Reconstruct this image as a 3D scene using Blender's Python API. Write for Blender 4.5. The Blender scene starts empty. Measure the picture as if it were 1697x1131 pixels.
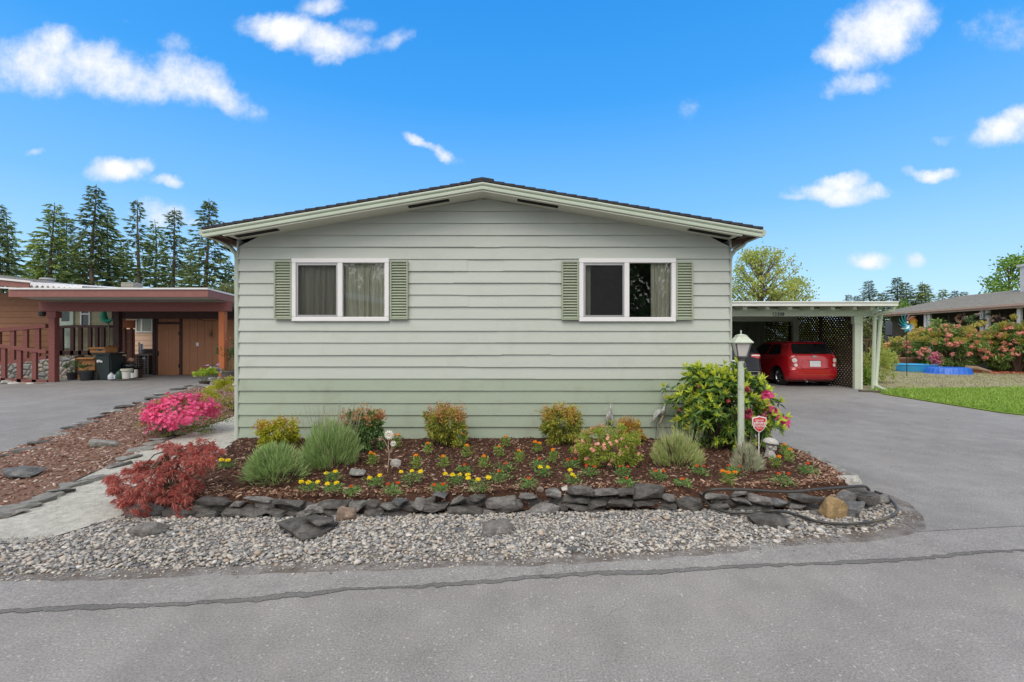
import bpy, bmesh, math, random
import numpy as np
from mathutils import Vector, Matrix, noise as mnoise
from mathutils.geometry import delaunay_2d_cdt
C = bpy.context.scene.collection
SC = bpy.context.scene
R = math.radians
F, CX, CY, H = 760.0, 848.5, 565.5, 1.65        # lens in photo pixels, image centre, eye height

# ------------------------------------------------------------------ camera
cam = bpy.data.cameras.new('camera')
cam.sensor_width = 36.0
cam.lens = 36.0 * F / 1697.0
cam.clip_start = 0.05
cam.clip_end = 3000
camo = bpy.data.objects.new('camera', cam)
C.objects.link(camo)
camo.location = (0, 0, H)
camo.rotation_euler = (R(90), 0, 0)
SC.camera = camo
# ------------------------------------------------------------------ light
SUN_EL, SUN_AZ = 52.0, 200.0                     # compass style, 0 = +Y
sun = bpy.data.lights.new('sun', 'SUN')
sun.energy = 1.4
sun.angle = R(40)
sun.color = (1.0, 0.92, 0.80)
suno = bpy.data.objects.new('sun', sun)
C.objects.link(suno)
suno.rotation_euler = (R(90 - SUN_EL), 0, R(180 - SUN_AZ))
SC.view_settings.view_transform = 'Standard'
SC.view_settings.look = 'None'
SC.view_settings.gamma = 1
SC.view_settings.use_curve_mapping = False
SC.view_settings.exposure = 0.42
SC.cycles.use_denoising = True
SC.cycles.max_bounces = 6
SC.cycles.diffuse_bounces = 3
SC.cycles.glossy_bounces = 3
SC.cycles.transparent_max_bounces = 12
SC.cycles.caustics_reflective = False
SC.cycles.caustics_refractive = False


def world():
    w = bpy.data.worlds.new('World')
    SC.world = w
    w.use_nodes = True
    nt = w.node_tree
    N, L = nt.nodes, nt.links
    N.clear()
    out = N.new('ShaderNodeOutputWorld')
    bg = N.new('ShaderNodeBackground')
    bg.inputs[1].default_value = 0.105
    L.new(bg.outputs[0], out.inputs[0])
    sky = N.new('ShaderNodeTexSky')
    sky.sky_type = 'NISHITA'
    sky.sun_disc = False
    sky.sun_elevation = R(SUN_EL)
    sky.sun_rotation = R(SUN_AZ)
    sky.air_density = 1.0
    sky.dust_density = 0.3
    sky.ozone_density = 2.0

    def val(x):
        return x

    def mth(op, a, b=None, c=None, clamp=False):
        n = N.new('ShaderNodeMath')
        n.operation = op
        n.use_clamp = clamp
        for i, v in enumerate((a, b, c)):
            if v is None:
                continue
            if hasattr(v, 'node'):
                L.new(v, n.inputs[i])
            else:
                n.inputs[i].default_value = v
        return n.outputs[0]

    tc = N.new('ShaderNodeTexCoord')
    nrm = N.new('ShaderNodeVectorMath')
    nrm.operation = 'NORMALIZE'
    L.new(tc.outputs['Generated'], nrm.inputs[0])
    sep = N.new('ShaderNodeSeparateXYZ')
    L.new(nrm.outputs[0], sep.inputs[0])
    X, Y, Z = sep.outputs
    yc = mth('MAXIMUM', Y, 0.08)
    u = mth('DIVIDE', X, yc)
    v = mth('DIVIDE', Z, yc)
    cmb = N.new('ShaderNodeCombineXYZ')
    L.new(u, cmb.inputs[0])
    L.new(v, cmb.inputs[1])

    def noise(scale, detail, rough=0.55, vec=cmb.outputs[0], w4=0.0):
        n = N.new('ShaderNodeTexNoise')
        n.noise_dimensions = '4D'
        n.inputs['W'].default_value = w4
        n.inputs['Scale'].default_value = scale
        n.inputs['Detail'].default_value = detail
        n.inputs['Roughness'].default_value = rough
        L.new(vec, n.inputs['Vector'])
        return n.outputs['Fac']
    n1 = noise(9.0, 6, 0.6)
    n2 = noise(9.0, 6, 0.6, w4=7.3)
    nb = noise(7.5, 12, 0.70, w4=3.1)
    du = mth('MULTIPLY', mth('SUBTRACT', n1, 0.5), 0.11)
    dv = mth('MULTIPLY', mth('SUBTRACT', n2, 0.5), 0.08)
    ud = mth('ADD', u, du)
    vd = mth('ADD', v, dv)
    # heaps of cloud: direction (as photo pixel at infinity), radii, slant, strength
    blobs = [(55, 108, 120, 62, 0, 1), (95, 75, 55, 40, 0, 1), (180, 118, 120, 55, .1, 1), (290, 132, 110, 52, .15, 1), (375, 158, 62, 34, .5, .9),
             (170, 92, 60, 40, 0, .9), (290, 75, 40, 22, 0, .45), (215, 35, 30, 10, 0, .25),
             (470, 50, 85, 36, .1, 1), (545, 72, 85, 36, .15, 1), (535, 10, 45, 22, 0, .7), (545, 95, 30, 20, 0, .7), (650, 70, 42, 17, -.3, .5), (600, 45, 40, 20, 0, .5),
             (695, 238, 38, 11, .25, .9), (735, 256, 34, 13, .4, .85), (195, 283, 68, 26, 0, 1), (240, 275, 26, 18, 0, .9), (277, 301, 28, 14, 0, .9),
             (265, 356, 60, 28, 0, .9), (58, 255, 22, 9, 0, .5), (325, 365, 20, 10, 0, .4),
             (1455, 45, 100, 75, -.3, 1), (1500, 20, 70, 45, 0, .9), (1402, 90, 55, 34, 0, .95), (1425, 140, 60, 20, -.1, .55), (1372, 155, 14, 12, 0, .35),
             (1670, 50, 90, 45, 0, .38), (1660, 218, 62, 30, -.2, 1), (1690, 200, 40, 25, 0, .9), (1562, 228, 24, 10, 0, .4), (1550, 289, 52, 15, .1, .95),
             (1385, 322, 85, 24, 0, 1), (1400, 303, 55, 22, -.1, 1), (1445, 318, 40, 20, 0, .9), (1320, 330, 30, 10, 0, .6), (1440, 428, 46, 17, 0, .85), (1519, 434, 26, 13, 0, .7),
             (1137, 185, 20, 22, 0, .25)]
    best = None
    for (px, py, rx, ry, sl, st) in blobs:
        u0, v0 = (px - CX) / F, (CY - py) / F
        a, b = rx / F, ry / F
        dx = mth('SUBTRACT', ud, u0)
        dy = mth('MULTIPLY_ADD', dx, sl, mth('SUBTRACT', vd, v0))
        e = mth('ADD', mth('POWER', mth('MULTIPLY', dx, 1 / a), 2.0), mth('POWER', mth('MULTIPLY', dy, 1 / b), 2.0))
        f = mth('MULTIPLY', mth('SUBTRACT', 1.0, e), st)
        best = f if best is None else mth('SMOOTH_MAX', best, f, 0.25)
    best = mth('MAXIMUM', best, -1.0)
    dens = mth('ADD', best, mth('MULTIPLY', mth('SUBTRACT', nb, 0.5), 2.4))
    mr = N.new('ShaderNodeMapRange')
    mr.interpolation_type = 'SMOOTHSTEP'
    mr.inputs['From Min'].default_value = 0.0
    mr.inputs['From Max'].default_value = 1.3
    L.new(dens, mr.inputs['Value'])
    front = mth('MULTIPLY', mr.outputs[0], mth('GREATER_THAN', Y, 0.09))
    # broken overcast added out of view, behind and overhead, for soft neutral fill light
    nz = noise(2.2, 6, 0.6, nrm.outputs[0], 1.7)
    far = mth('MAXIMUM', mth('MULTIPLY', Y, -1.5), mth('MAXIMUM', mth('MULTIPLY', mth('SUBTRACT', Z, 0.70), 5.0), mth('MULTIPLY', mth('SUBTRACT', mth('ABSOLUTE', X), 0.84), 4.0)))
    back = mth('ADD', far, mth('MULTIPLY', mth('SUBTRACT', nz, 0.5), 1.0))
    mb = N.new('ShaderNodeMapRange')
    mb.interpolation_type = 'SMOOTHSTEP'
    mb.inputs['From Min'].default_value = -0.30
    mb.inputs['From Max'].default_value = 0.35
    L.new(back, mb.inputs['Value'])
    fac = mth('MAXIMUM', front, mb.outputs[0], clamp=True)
    # shading inside the clouds
    cs = N.new('ShaderNodeMixRGB')
    cs.inputs[1].default_value = (7.6, 7.6, 7.8, 1)
    cs.inputs[2].default_value = (10.4, 10.2, 9.9, 1)
    L.new(mth('MULTIPLY_ADD', dens, 0.7, 0.2, clamp=True), cs.inputs[0])
    hs = N.new('ShaderNodeHueSaturation')
    hs.inputs['Hue'].default_value = 0.488
    hs.inputs['Saturation'].default_value = 1.32
    hs.inputs['Value'].default_value = 1.0
    L.new(sky.outputs[0], hs.inputs['Color'])
    cr = N.new('ShaderNodeValToRGB')
    el = cr.color_ramp.elements
    while len(el) < 5:
        el.new(.5)
    for q, (p_, c_) in zip(el, ((0, (.60, .76, .90)), (.10, (.42, .69, .93)), (.26, (.19, .49, .93)), (.46, (.05, .33, .84)), (.75, (.012, .21, .70)))):
        q.position = p_
        q.color = (*c_, 1)
    L.new(Z, cr.inputs[0])
    sc10 = N.new('ShaderNodeVectorMath')
    sc10.operation = 'SCALE'
    sc10.inputs['Scale'].default_value = 8.8
    L.new(cr.outputs[0], sc10.inputs[0])
    tint = N.new('ShaderNodeMixRGB')
    tint.inputs[0].default_value = .88
    L.new(hs.outputs[0], tint.inputs[1])
    L.new(sc10.outputs[0], tint.inputs[2])
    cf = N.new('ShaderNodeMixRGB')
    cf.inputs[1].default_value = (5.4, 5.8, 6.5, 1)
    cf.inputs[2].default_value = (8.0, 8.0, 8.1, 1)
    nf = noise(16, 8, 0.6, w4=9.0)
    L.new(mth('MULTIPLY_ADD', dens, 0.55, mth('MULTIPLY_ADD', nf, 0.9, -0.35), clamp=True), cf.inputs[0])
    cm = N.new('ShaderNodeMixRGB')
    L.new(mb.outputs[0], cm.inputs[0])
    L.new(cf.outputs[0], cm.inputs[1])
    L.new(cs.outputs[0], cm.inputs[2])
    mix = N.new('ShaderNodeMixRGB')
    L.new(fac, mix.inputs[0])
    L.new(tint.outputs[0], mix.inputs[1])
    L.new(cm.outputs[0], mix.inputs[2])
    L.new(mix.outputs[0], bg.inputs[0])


world()


# ------------------------------------------------------------------ helpers
def lin(r, g, b):
    f = lambda c: (c / 255 / 12.92) if c <= 10 else ((c / 255 + .055) / 1.055) ** 2.4
    return (f(r), f(g), f(b))


def W(px, py, Y):                                # photo pixel at depth Y
    return Vector(((px - CX) / F * Y, Y, H - (py - CY) / F * Y))


def G(px, py, z=0.0):                            # photo pixel on the level z
    Y = (H - z) * F / (py - CY)
    return Vector(((px - CX) / F * Y, Y, z))


def zt(x, y):                                    # the lie of the land
    tl = .28 * min(max((y - 3.9) / 14.5, 0), 1)
    tr = .14 * min(max((y - 4.5) / 10, 0), 1) + .06 * min(max((y - 15) / 10, 0), 1)
    w = min(max((x + 4.2) / 7.5, 0), 1)
    return tl * (1 - w) + tr * w


def tag(o, label=None, cat=None, group=None, kind=None):
    if label: o['label'] = label
    if cat: o['category'] = cat
    if group: o['group'] = group
    if kind: o['kind'] = kind
    return o


def thing(name, label, cat, loc=(0, 0, 0), group=None):
    o = bpy.data.objects.new(name, None)
    o.empty_display_size = .1
    C.objects.link(o)
    o.location = loc
    return tag(o, label, cat, group)


def link(name, me, mats, parent=None, loc=None, smooth=False):
    """a mesh given in world coordinates becomes an object whose origin is its thing's base"""
    org = Vector((0, 0, 0))
    p = parent
    while p is not None:
        org += Vector(p.location)
        p = p.parent
    if parent is None and loc is not None:
        org = Vector(loc)
    if org.length > 0:
        me.transform(Matrix.Translation(-org))
    o = bpy.data.objects.new(name, me)
    C.objects.link(o)
    if parent is None:
        o.location = org
    else:
        o.parent = parent
    for m in (mats if isinstance(mats, (list, tuple)) else [mats]):
        me.materials.append(m)
    if smooth:
        me.polygons.foreach_set('use_smooth', [True] * len(me.polygons))
    return o


def copy_tree(o, parent=None):
    c = o.copy()
    C.objects.link(c)
    if parent is not None:
        c.parent = parent
    for ch in list(o.children):
        copy_tree(ch, c)
    return c


class MB:
    def __init__(s):
        s.v = []
        s.f = []
        s.mi = []
        s.m = 0

    def add(s, vs, fs, M=None):
        n = len(s.v)
        for q in vs:
            q = Vector(q)
            s.v.append(tuple(M @ q) if M is not None else tuple(q))
        for f in fs:
            s.f.append(tuple(i + n for i in f))
            s.mi.append(s.m)
        return s

    def box(s, x0, x1, y0, y1, z0, z1, M=None):
        v = [(x0, y0, z0), (x1, y0, z0), (x1, y1, z0), (x0, y1, z0), (x0, y0, z1), (x1, y0, z1), (x1, y1, z1), (x0, y1, z1)]
        f = [(0, 3, 2, 1), (4, 5, 6, 7), (0, 1, 5, 4), (1, 2, 6, 5), (2, 3, 7, 6), (3, 0, 4, 7)]
        return s.add(v, f, M)

    def bar(s, a, b, w, h, up=(0, 0, 1)):        # box beam from a to b
        a, b = Vector(a), Vector(b)
        d = (b - a).normalized()
        up = Vector(up)
        if abs(d.dot(up)) > .98:
            up = Vector((0, 1, 0))
        sx = d.cross(up).normalized()
        uz = sx.cross(d).normalized()
        v = []
        for p in (a, b):
            for i, j in ((-1, -1), (1, -1), (1, 1), (-1, 1)):
                v.append(p + sx * w / 2 * i + uz * h / 2 * j)
        return s.add(v, [(0, 1, 2, 3), (7, 6, 5, 4), (0, 4, 5, 1), (1, 5, 6, 2), (2, 6, 7, 3), (3, 7, 4, 0)])

    def tube(s, pts, rad, n=8, cap=True):
        pts = [Vector(p) for p in pts]
        if not isinstance(rad, (list, tuple)):
            rad = [rad] * len(pts)
        base = []
        prev = None
        vs = []
        for i, p in enumerate(pts):
            d = (pts[min(i + 1, len(pts) - 1)] - pts[max(i - 1, 0)]).normalized()
            if prev is None:
                a = Vector((0, 0, 1)) if abs(d.z) < .9 else Vector((1, 0, 0))
                prev = d.cross(a).normalized()
            prev = (prev - d * prev.dot(d)).normalized()
            e = d.cross(prev)
            for k in range(n):
                t = 2 * math.pi * k / n
                vs.append(p + (prev * math.cos(t) + e * math.sin(t)) * rad[i])
        fs = []
        for i in range(len(pts) - 1):
            for k in range(n):
                k2 = (k + 1) % n
                fs.append((i * n + k, i * n + k2, (i + 1) * n + k2, (i + 1) * n + k))
        if cap:
            fs.append(tuple(range(n - 1, -1, -1)))
            fs.append(tuple((len(pts) - 1) * n + k for k in range(n)))
        return s.add(vs, fs)

    def lathe(s, prof, n=20, M=None, cap=True):  # profile of (r, z)
        vs, fs = [], []
        for (r, z) in prof:
            for k in range(n):
                t = 2 * math.pi * k / n
                vs.append((r * math.cos(t), r * math.sin(t), z))
        for i in range(len(prof) - 1):
            for k in range(n):
                k2 = (k + 1) % n
                fs.append((i * n + k, i * n + k2, (i + 1) * n + k2, (i + 1) * n + k))
        if cap:
            if prof[0][0] > 1e-6: fs.append(tuple(range(n - 1, -1, -1)))
            if prof[-1][0] > 1e-6: fs.append(tuple((len(prof) - 1) * n + k for k in range(n)))
        return s.add(vs, fs, M)

    def prism(s, poly, t, M=None):               # polygon in xz, thickness t along y
        n = len(poly)
        v = [(x, 0, z) for x, z in poly] + [(x, t, z) for x, z in poly]
        f = [tuple(range(n)), tuple(range(2 * n - 1, n - 1, -1))]
        for i in range(n):
            j = (i + 1) % n
            f.append((i, i + n, j + n, j))
        return s.add(v, f, M)

    def build(s, name, mats, parent=None, loc=None, smooth=False, bevel=0, seg=2):
        me = bpy.data.meshes.new(name)
        me.from_pydata(s.v, [], s.f)
        if isinstance(mats, (list, tuple)) and len(mats) > 1:
            me.polygons.foreach_set('material_index', s.mi)
        if bevel:
            bm = bmesh.new()
            bm.from_mesh(me)
            bmesh.ops.recalc_face_normals(bm, faces=bm.faces[:])
            es = [e for e in bm.edges if len(e.link_faces) == 2 and e.calc_face_angle(0) > .5]
            bmesh.ops.bevel(bm, geom=es, offset=bevel, segments=seg, affect='EDGES', clamp_overlap=True)
            bm.to_mesh(me)
            bm.free()
        o = link(name, me, mats, parent, loc, smooth)
        if smooth:
            try:
                me.set_sharp_from_angle(angle=R(40))
            except Exception:
                pass
        return o


def npmesh(name, V, Fc, mats, parent=None, loc=None, smooth=False):
    """V (n,3) float array, Fc (m,k) int array: all faces alike"""
    V = np.asarray(V, dtype=np.float32)
    Fc = np.asarray(Fc, dtype=np.int32)
    m, k = Fc.shape
    me = bpy.data.meshes.new(name)
    me.vertices.add(len(V))
    me.vertices.foreach_set('co', V.ravel())
    me.loops.add(m * k)
    me.loops.foreach_set('vertex_index', Fc.ravel())
    me.polygons.add(m)
    me.polygons.foreach_set('loop_start', np.arange(0, m * k, k, dtype=np.int32))
    me.polygons.foreach_set('loop_total', np.full(m, k, dtype=np.int32))
    me.update(calc_edges=True)
    me.validate()
    return link(name, me, mats, parent, loc, smooth)


# ------------------------------------------------------------------ materials
MC = {}


class NT:
    def __init__(s, name):
        s.mat = bpy.data.materials.new(name)
        s.mat.use_nodes = True
        s.t = s.mat.node_tree
        s.N, s.L = s.t.nodes, s.t.links
        s.b = s.N['Principled BSDF']
        s.out = s.N['Material Output']
        s.tc = s.N.new('ShaderNodeTexCoord').outputs['Object']

    def new(s, typ, **kw):
        n = s.N.new(typ)
        for k, v in kw.items():
            if k in n.inputs.keys():
                n.inputs[k].default_value = v
            else:
                setattr(n, k, v)
        return n

    def noise(s, scale, detail=4, rough=.6, vec=None, stretch=None):
        n = s.new('ShaderNodeTexNoise', Scale=scale, Detail=detail, Roughness=rough)
        v = vec or s.tc
        if stretch:
            mp = s.new('ShaderNodeMapping')
            mp.inputs['Scale'].default_value = stretch
            s.L.new(v, mp.inputs[0])
            v = mp.outputs[0]
        s.L.new(v, n.inputs['Vector'])
        return n.outputs['Fac']

    def ramp(s, fac, stops, interp='LINEAR'):
        r = s.new('ShaderNodeValToRGB')
        r.color_ramp.interpolation = interp
        e = r.color_ramp.elements
        while len(e) < len(stops):
            e.new(.5)
        for q, (p, c) in zip(e, stops):
            q.position = p
            q.color = (*c[:3], 1)
        s.L.new(fac, r.inputs[0])
        return r.outputs[0]

    def mix(s, fac, a, b, mode='MIX'):
        m = s.new('ShaderNodeMixRGB', blend_type=mode)
        for i, v in ((0, fac), (1, a), (2, b)):
            if hasattr(v, 'node'):
                s.L.new(v, m.inputs[i])
            else:
                m.inputs[i].default_value = v if i == 0 else (*v[:3], 1)
        return m.outputs[0]

    def bump(s, h, strength=.3, dist=.01):
        b = s.new('ShaderNodeBump', Strength=strength, Distance=dist)
        s.L.new(h, b.inputs['Height'])
        s.L.new(b.outputs[0], s.b.inputs['Normal'])

    def col(s, c):
        if hasattr(c, 'node'):
            s.L.new(c, s.b.inputs['Base Color'])
        else:
            s.b.inputs['Base Color'].default_value = (*c[:3], 1)

    def set(s, **kw):
        for k, v in kw.items():
            s.b.inputs[k.replace('_', ' ')].default_value = v


def mul(c, k):
    return tuple(min(x * k, 1) for x in c[:3])


def paint(name, c, rough=.55, var=.1, scale=4, bump=0, bscale=60, metal=0, stretch=None, dirt=None, spec=.5):
    if name in MC: return MC[name]
    n = NT(name)
    f = n.noise(scale, 5, .65, stretch=stretch)
    cc = n.ramp(f, [(.3, mul(c, 1 - var)), (.7, mul(c, 1 + var))])
    if dirt:
        g = n.noise(dirt[1], 6, .7)
        cc = n.mix(n.ramp(g, [(.52, (0, 0, 0)), (.72, (1, 1, 1))]), cc, dirt[0])
    n.col(cc)
    n.set(Roughness=rough, Metallic=metal)
    n.b.inputs['Specular IOR Level'].default_value = spec
    if bump:
        n.bump(n.noise(bscale, 4, .6, stretch=stretch), bump, .01)
    MC[name] = n.mat
    return n.mat


def islands(name, stops, rough=.6, var=.25, transl=0.0, bump=0, vscale=9, spec=.3):
    """each separate piece its own colour: leaves, chips, pebbles"""
    if name in MC: return MC[name]
    n = NT(name)
    g = n.new('ShaderNodeNewGeometry')
    cc = n.ramp(g.outputs['Random Per Island'], stops)
    if var:
        f = n.noise(vscale, 3)
        cc = n.mix(1.0, cc, n.ramp(f, [(.3, (1 - var,) * 3), (.7, (1 + var * .4,) * 3)]), 'MULTIPLY')
    n.col(cc)
    n.set(Roughness=rough)
    n.b.inputs['Specular IOR Level'].default_value = spec
    if bump:
        n.bump(n.noise(120, 4), bump, .01)
    if transl:
        t = n.new('ShaderNodeBsdfTranslucent')
        n.L.new(cc, t.inputs[0])
        m = n.new('ShaderNodeMixShader')
        m.inputs[0].default_value = transl
        n.L.new(n.b.outputs[0], m.inputs[1])
        n.L.new(t.outputs[0], m.inputs[2])
        n.L.new(m.outputs[0], n.out.inputs[0])
    MC[name] = n.mat
    return n.mat


def leafmat(name, cols, rough=.5, transl=.3, var=.2):
    k = len(cols)
    st = [(i / max(k - 1, 1), mul(c, 1.45 if max(c) < .5 else 1.12)) for i, c in enumerate(cols)]
    return islands(name, st, rough, var, transl, vscale=5)


# ------------------------------------------------------------------ foliage
def rng(seed):
    return np.random.default_rng(seed)


def unit(a):
    return a / np.maximum(np.linalg.norm(a, axis=1, keepdims=True), 1e-9)


def leaves(P, D, Ln, Wd, g, fold=.25, curve=0.0, flat=0.0):
    """kite shaped leaves: verts and triangles; flat=1 turns blades to face the sky"""
    n = len(P)
    D = unit(D)
    rv = unit(g.normal(size=(n, 3)) * (1 - flat) + np.array([0, 0, 1.0]) * flat + 1e-3)
    S = unit(np.cross(D, rv))
    U = np.cross(S, D)
    U = np.where(U[:, 2:3] < 0, -U, U)
    Ln = np.broadcast_to(np.asarray(Ln, float), (n,))[:, None]
    Wd = np.broadcast_to(np.asarray(Wd, float), (n,))[:, None]
    mid = P + D * Ln * .45
    A = P
    B = mid + S * Wd / 2 + U * Wd * fold
    T = P + D * Ln - np.array([0, 0, 1.0]) * Ln * curve
    E = mid - S * Wd / 2 + U * Wd * fold
    V = np.stack([A, B, T, E], 1).reshape(-1, 3)
    i = np.arange(n)[:, None] * 4
    Fc = np.concatenate([i + np.array([[0, 1, 2]]), i + np.array([[0, 2, 3]])], 1).reshape(-1, 3)
    return V, Fc


def crown(g, n, c, r, nc, cr, shell=.7, flatbot=.25):
    """points in clumps through an uneven ellipsoid; returns points, outward directions"""
    c, r = np.array(c, float), np.array(r, float)
    d = unit(g.normal(size=(nc, 3)))
    d[:, 2] = np.where(d[:, 2] < -flatbot, -d[:, 2] * .5, d[:, 2])
    rad = g.uniform(shell, 1, nc)[:, None] * (1 + .12 * g.normal(size=(nc, 1)))
    cc = d * rad
    k = g.integers(0, nc, n)
    off = unit(g.normal(size=(n, 3))) * (g.uniform(0, 1, n) ** .5)[:, None] * cr
    q = cc[k] + off
    return c + q * r, unit(q * r + 1e-6)


def concat(*parts):
    V, Fc, n = [], [], 0
    for v, f in parts:
        V.append(v)
        Fc.append(f + n)
        n += len(v)
    return np.concatenate(V), np.concatenate(Fc)


def rock_bm(size, seed, n=26, bev=.012, power=3.0, M=None, rough=.012):
    rd = random.Random(seed)
    bm = bmesh.new()
    for i in range(n):
        while True:
            p = [rd.uniform(-1, 1) for _ in range(3)]
            if sum(abs(t) ** power for t in p) < 1 and sum(abs(t) ** power for t in p) > .35: break
        bm.verts.new((p[0] * size[0] / 2, p[1] * size[1] / 2, p[2] * size[2] / 2))
    bmesh.ops.convex_hull(bm, input=bm.verts[:])
    loose = [v for v in bm.verts if not v.link_faces]
    bmesh.ops.delete(bm, geom=loose, context='VERTS')
    bmesh.ops.dissolve_limit(bm, angle_limit=R(14), verts=bm.verts[:], edges=bm.edges[:])
    if bev:
        bmesh.ops.bevel(bm, geom=bm.edges[:], offset=bev, segments=2, affect='EDGES', clamp_overlap=True)
    bmesh.ops.triangulate(bm, faces=bm.faces[:])
    if rough:
        bmesh.ops.subdivide_edges(bm, edges=[e for e in bm.edges if e.calc_length() > .05], cuts=2, use_grid_fill=True)
        for v in bm.verts:
            nv = mnoise.noise_vector(v.co * 11 + Vector((seed, seed * 2.3, 0)))
            v.co += nv * rough
    if M is not None:
        bm.transform(M)
    return bm


def rock(name, size, loc, rot, mat, seed, label=None, cat=None, group=None, parent=None, **kw):
    Mx = Matrix.Translation(Vector(loc)) @ Matrix.Rotation(rot[2], 4, 'Z') @ Matrix.Rotation(rot[1], 4, 'Y') @ Matrix.Rotation(rot[0], 4, 'X')
    bm = rock_bm(size, seed, M=Mx, **kw)
    me = bpy.data.meshes.new(name)
    bm.to_mesh(me)
    bm.free()
    o = link(name, me, mat, parent, None if parent else loc)
    return tag(o, label, cat, group) if label else o


def sheet(name, poly, z, mat, cell=1.0, off=0.0, smooth=True, **kw):
    """a plan polygon as a sheet over the lie of the land; z(x, y) or zt"""
    poly = [(p[0], p[1]) for p in poly]
    area = sum(p[0] * q[1] - q[0] * p[1] for p, q in zip(poly, poly[1:] + poly[:1]))
    if area < 0: poly.reverse()
    pts, edges = [], []
    n = len(poly)
    for i in range(n):
        p, q = poly[i], poly[(i + 1) % n]
        m = max(1, int(math.hypot(q[0] - p[0], q[1] - p[1]) / cell))
        for j in range(m):
            pts.append(Vector((p[0] + (q[0] - p[0]) * j / m, p[1] + (q[1] - p[1]) * j / m)))
    nb = len(pts)
    xs, ys = [p[0] for p in poly], [p[1] for p in poly]
    gx = np.arange(min(xs) + cell * .37, max(xs), cell)
    gy = np.arange(min(ys) + cell * .41, max(ys), cell)
    GX, GY = np.meshgrid(gx, gy)
    Q = np.stack([GX.ravel(), GY.ravel()], 1)
    if len(Q):
        Q = Q[inpoly(Q, poly)]
        B_ = np.array([p[:] for p in pts])
        for s in range(0, len(Q), 2000):
            q = Q[s:s + 2000]
            dm = np.sqrt(((q[:, None] - B_[None]) ** 2).sum(2)).min(1)
            pts += [Vector(p) for p in q[dm > cell * .35]]
    V, E, Fc = delaunay_2d_cdt(pts, [], [list(range(nb))], 1, 1e-6)[:3]
    me = bpy.data.meshes.new(name)
    vv = [(p.x, p.y, z(p.x, p.y) + off) for p in V]
    ff = []
    for f in Fc:
        s = sum(V[f[i]].x * V[f[(i + 1) % len(f)]].y - V[f[(i + 1) % len(f)]].x * V[f[i]].y for i in range(len(f)))
        ff.append(f if s > 0 else f[::-1])
    me.from_pydata(vv, [], ff)
    o = link(name, me, mat, None, None, smooth)
    return tag(o, **kw)


def inpoly(P, poly):
    x, y = P[:, 0], P[:, 1]
    ins = np.zeros(len(P), bool)
    n = len(poly)
    for i in range(n):
        x0, y0 = poly[i][0], poly[i][1]
        x1, y1 = poly[(i + 1) % n][0], poly[(i + 1) % n][1]
        c = ((y0 > y) != (y1 > y)) & (x < (x1 - x0) * (y - y0) / (y1 - y0 + 1e-12) + x0)
        ins ^= c
    return ins


def polydist(x, y, poly):
    best = 1e9
    n = len(poly)
    for i in range(n):
        ax, ay = poly[i][0], poly[i][1]
        bx, by = poly[(i + 1) % n][0], poly[(i + 1) % n][1]
        dx, dy = bx - ax, by - ay
        t = max(0, min(1, ((x - ax) * dx + (y - ay) * dy) / (dx * dx + dy * dy + 1e-12)))
        best = min(best, math.hypot(x - ax - t * dx, y - ay - t * dy))
    return best


def scatter(poly, n, g):
    a = np.array([p[:2] for p in poly])
    lo, hi = a.min(0), a.max(0)
    out = np.zeros((0, 2))
    while len(out) < n:
        P = g.uniform(lo, hi, (n * 2, 2))
        out = np.concatenate([out, P[inpoly(P, poly)]])
    return out[:n]


# ================================================================== THE SETTING
def asphalt(name, base, warm=0.0, crack=0.0):
    n = NT(name)
    big = n.noise(.35, 5, .6)
    med = n.noise(3.0, 5, .6)
    fine = n.noise(85, 3, .7)
    v = n.new('ShaderNodeTexVoronoi', Scale=95.0)
    n.L.new(n.tc, v.inputs['Vector'])
    c0 = (base * (1 + warm), base, base * (1 - warm * .6))
    cc = n.ramp(fine, [(.25, mul(c0, .55)), (.5, c0), (.75, mul(c0, 1.45))])
    cc = n.mix(.8, cc, n.ramp(big, [(.3, (.74, .73, .73)), (.7, (1.10, 1.10, 1.10))]), 'MULTIPLY')
    cc = n.mix(.7, cc, n.ramp(med, [(.3, (.80, .80, .80)), (.7, (1.10, 1.10, 1.10))]), 'MULTIPLY')
    # pale grit showing through
    sp = n.ramp(v.outputs['Color'], [(.86, (0, 0, 0)), (.93, (1, 1, 1))])
    cc = n.mix(n.mix(1.0, sp, (.32, .32, .32), 'MULTIPLY'), cc, (base * 2.6, base * 2.5, base * 2.35))
    # worn oil and tyre stains along the way
    st = n.noise(.55, 6, .7, stretch=(1, .45, 1))
    cc = n.mix(n.ramp(st, [(.54, (0, 0, 0)), (.72, (.5, .5, .5))]), cc, mul(c0, .55))
    # hairline cracks in patches, dust and lighter worn lanes
    wv = n.new('ShaderNodeVectorMath', operation='ADD')
    ns = n.new('ShaderNodeTexNoise', Scale=2.5, Detail=6)
    n.L.new(n.tc, ns.inputs['Vector'])
    n.L.new(n.tc, wv.inputs[0])
    n.L.new(ns.outputs['Color'], wv.inputs[1])
    ck = n.new('ShaderNodeTexVoronoi', Scale=.75, feature='DISTANCE_TO_EDGE')
    n.L.new(wv.outputs[0], ck.inputs['Vector'])
    line = n.ramp(ck.outputs['Distance'], [(.002, (1, 1, 1)), (.009, (0, 0, 0))])
    where = n.ramp(n.noise(.45, 3), [(.50, (0, 0, 0)), (.62, (.65, .65, .65))])
    cc = n.mix(n.mix(1.0, line, where, 'MULTIPLY'), cc, mul(c0, .38))
    du = n.noise(1.1, 7, .72)
    cc = n.mix(n.ramp(du, [(.55, (0, 0, 0)), (.75, (.5, .5, .5))]), cc, (base * 1.25, base * 1.16, base * 1.05))
    n.col(cc)
    n.set(Roughness=.88)
    n.b.inputs['Specular IOR Level'].default_value = .25
    n.bump(fine, .55, .006)
    return n.mat


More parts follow.
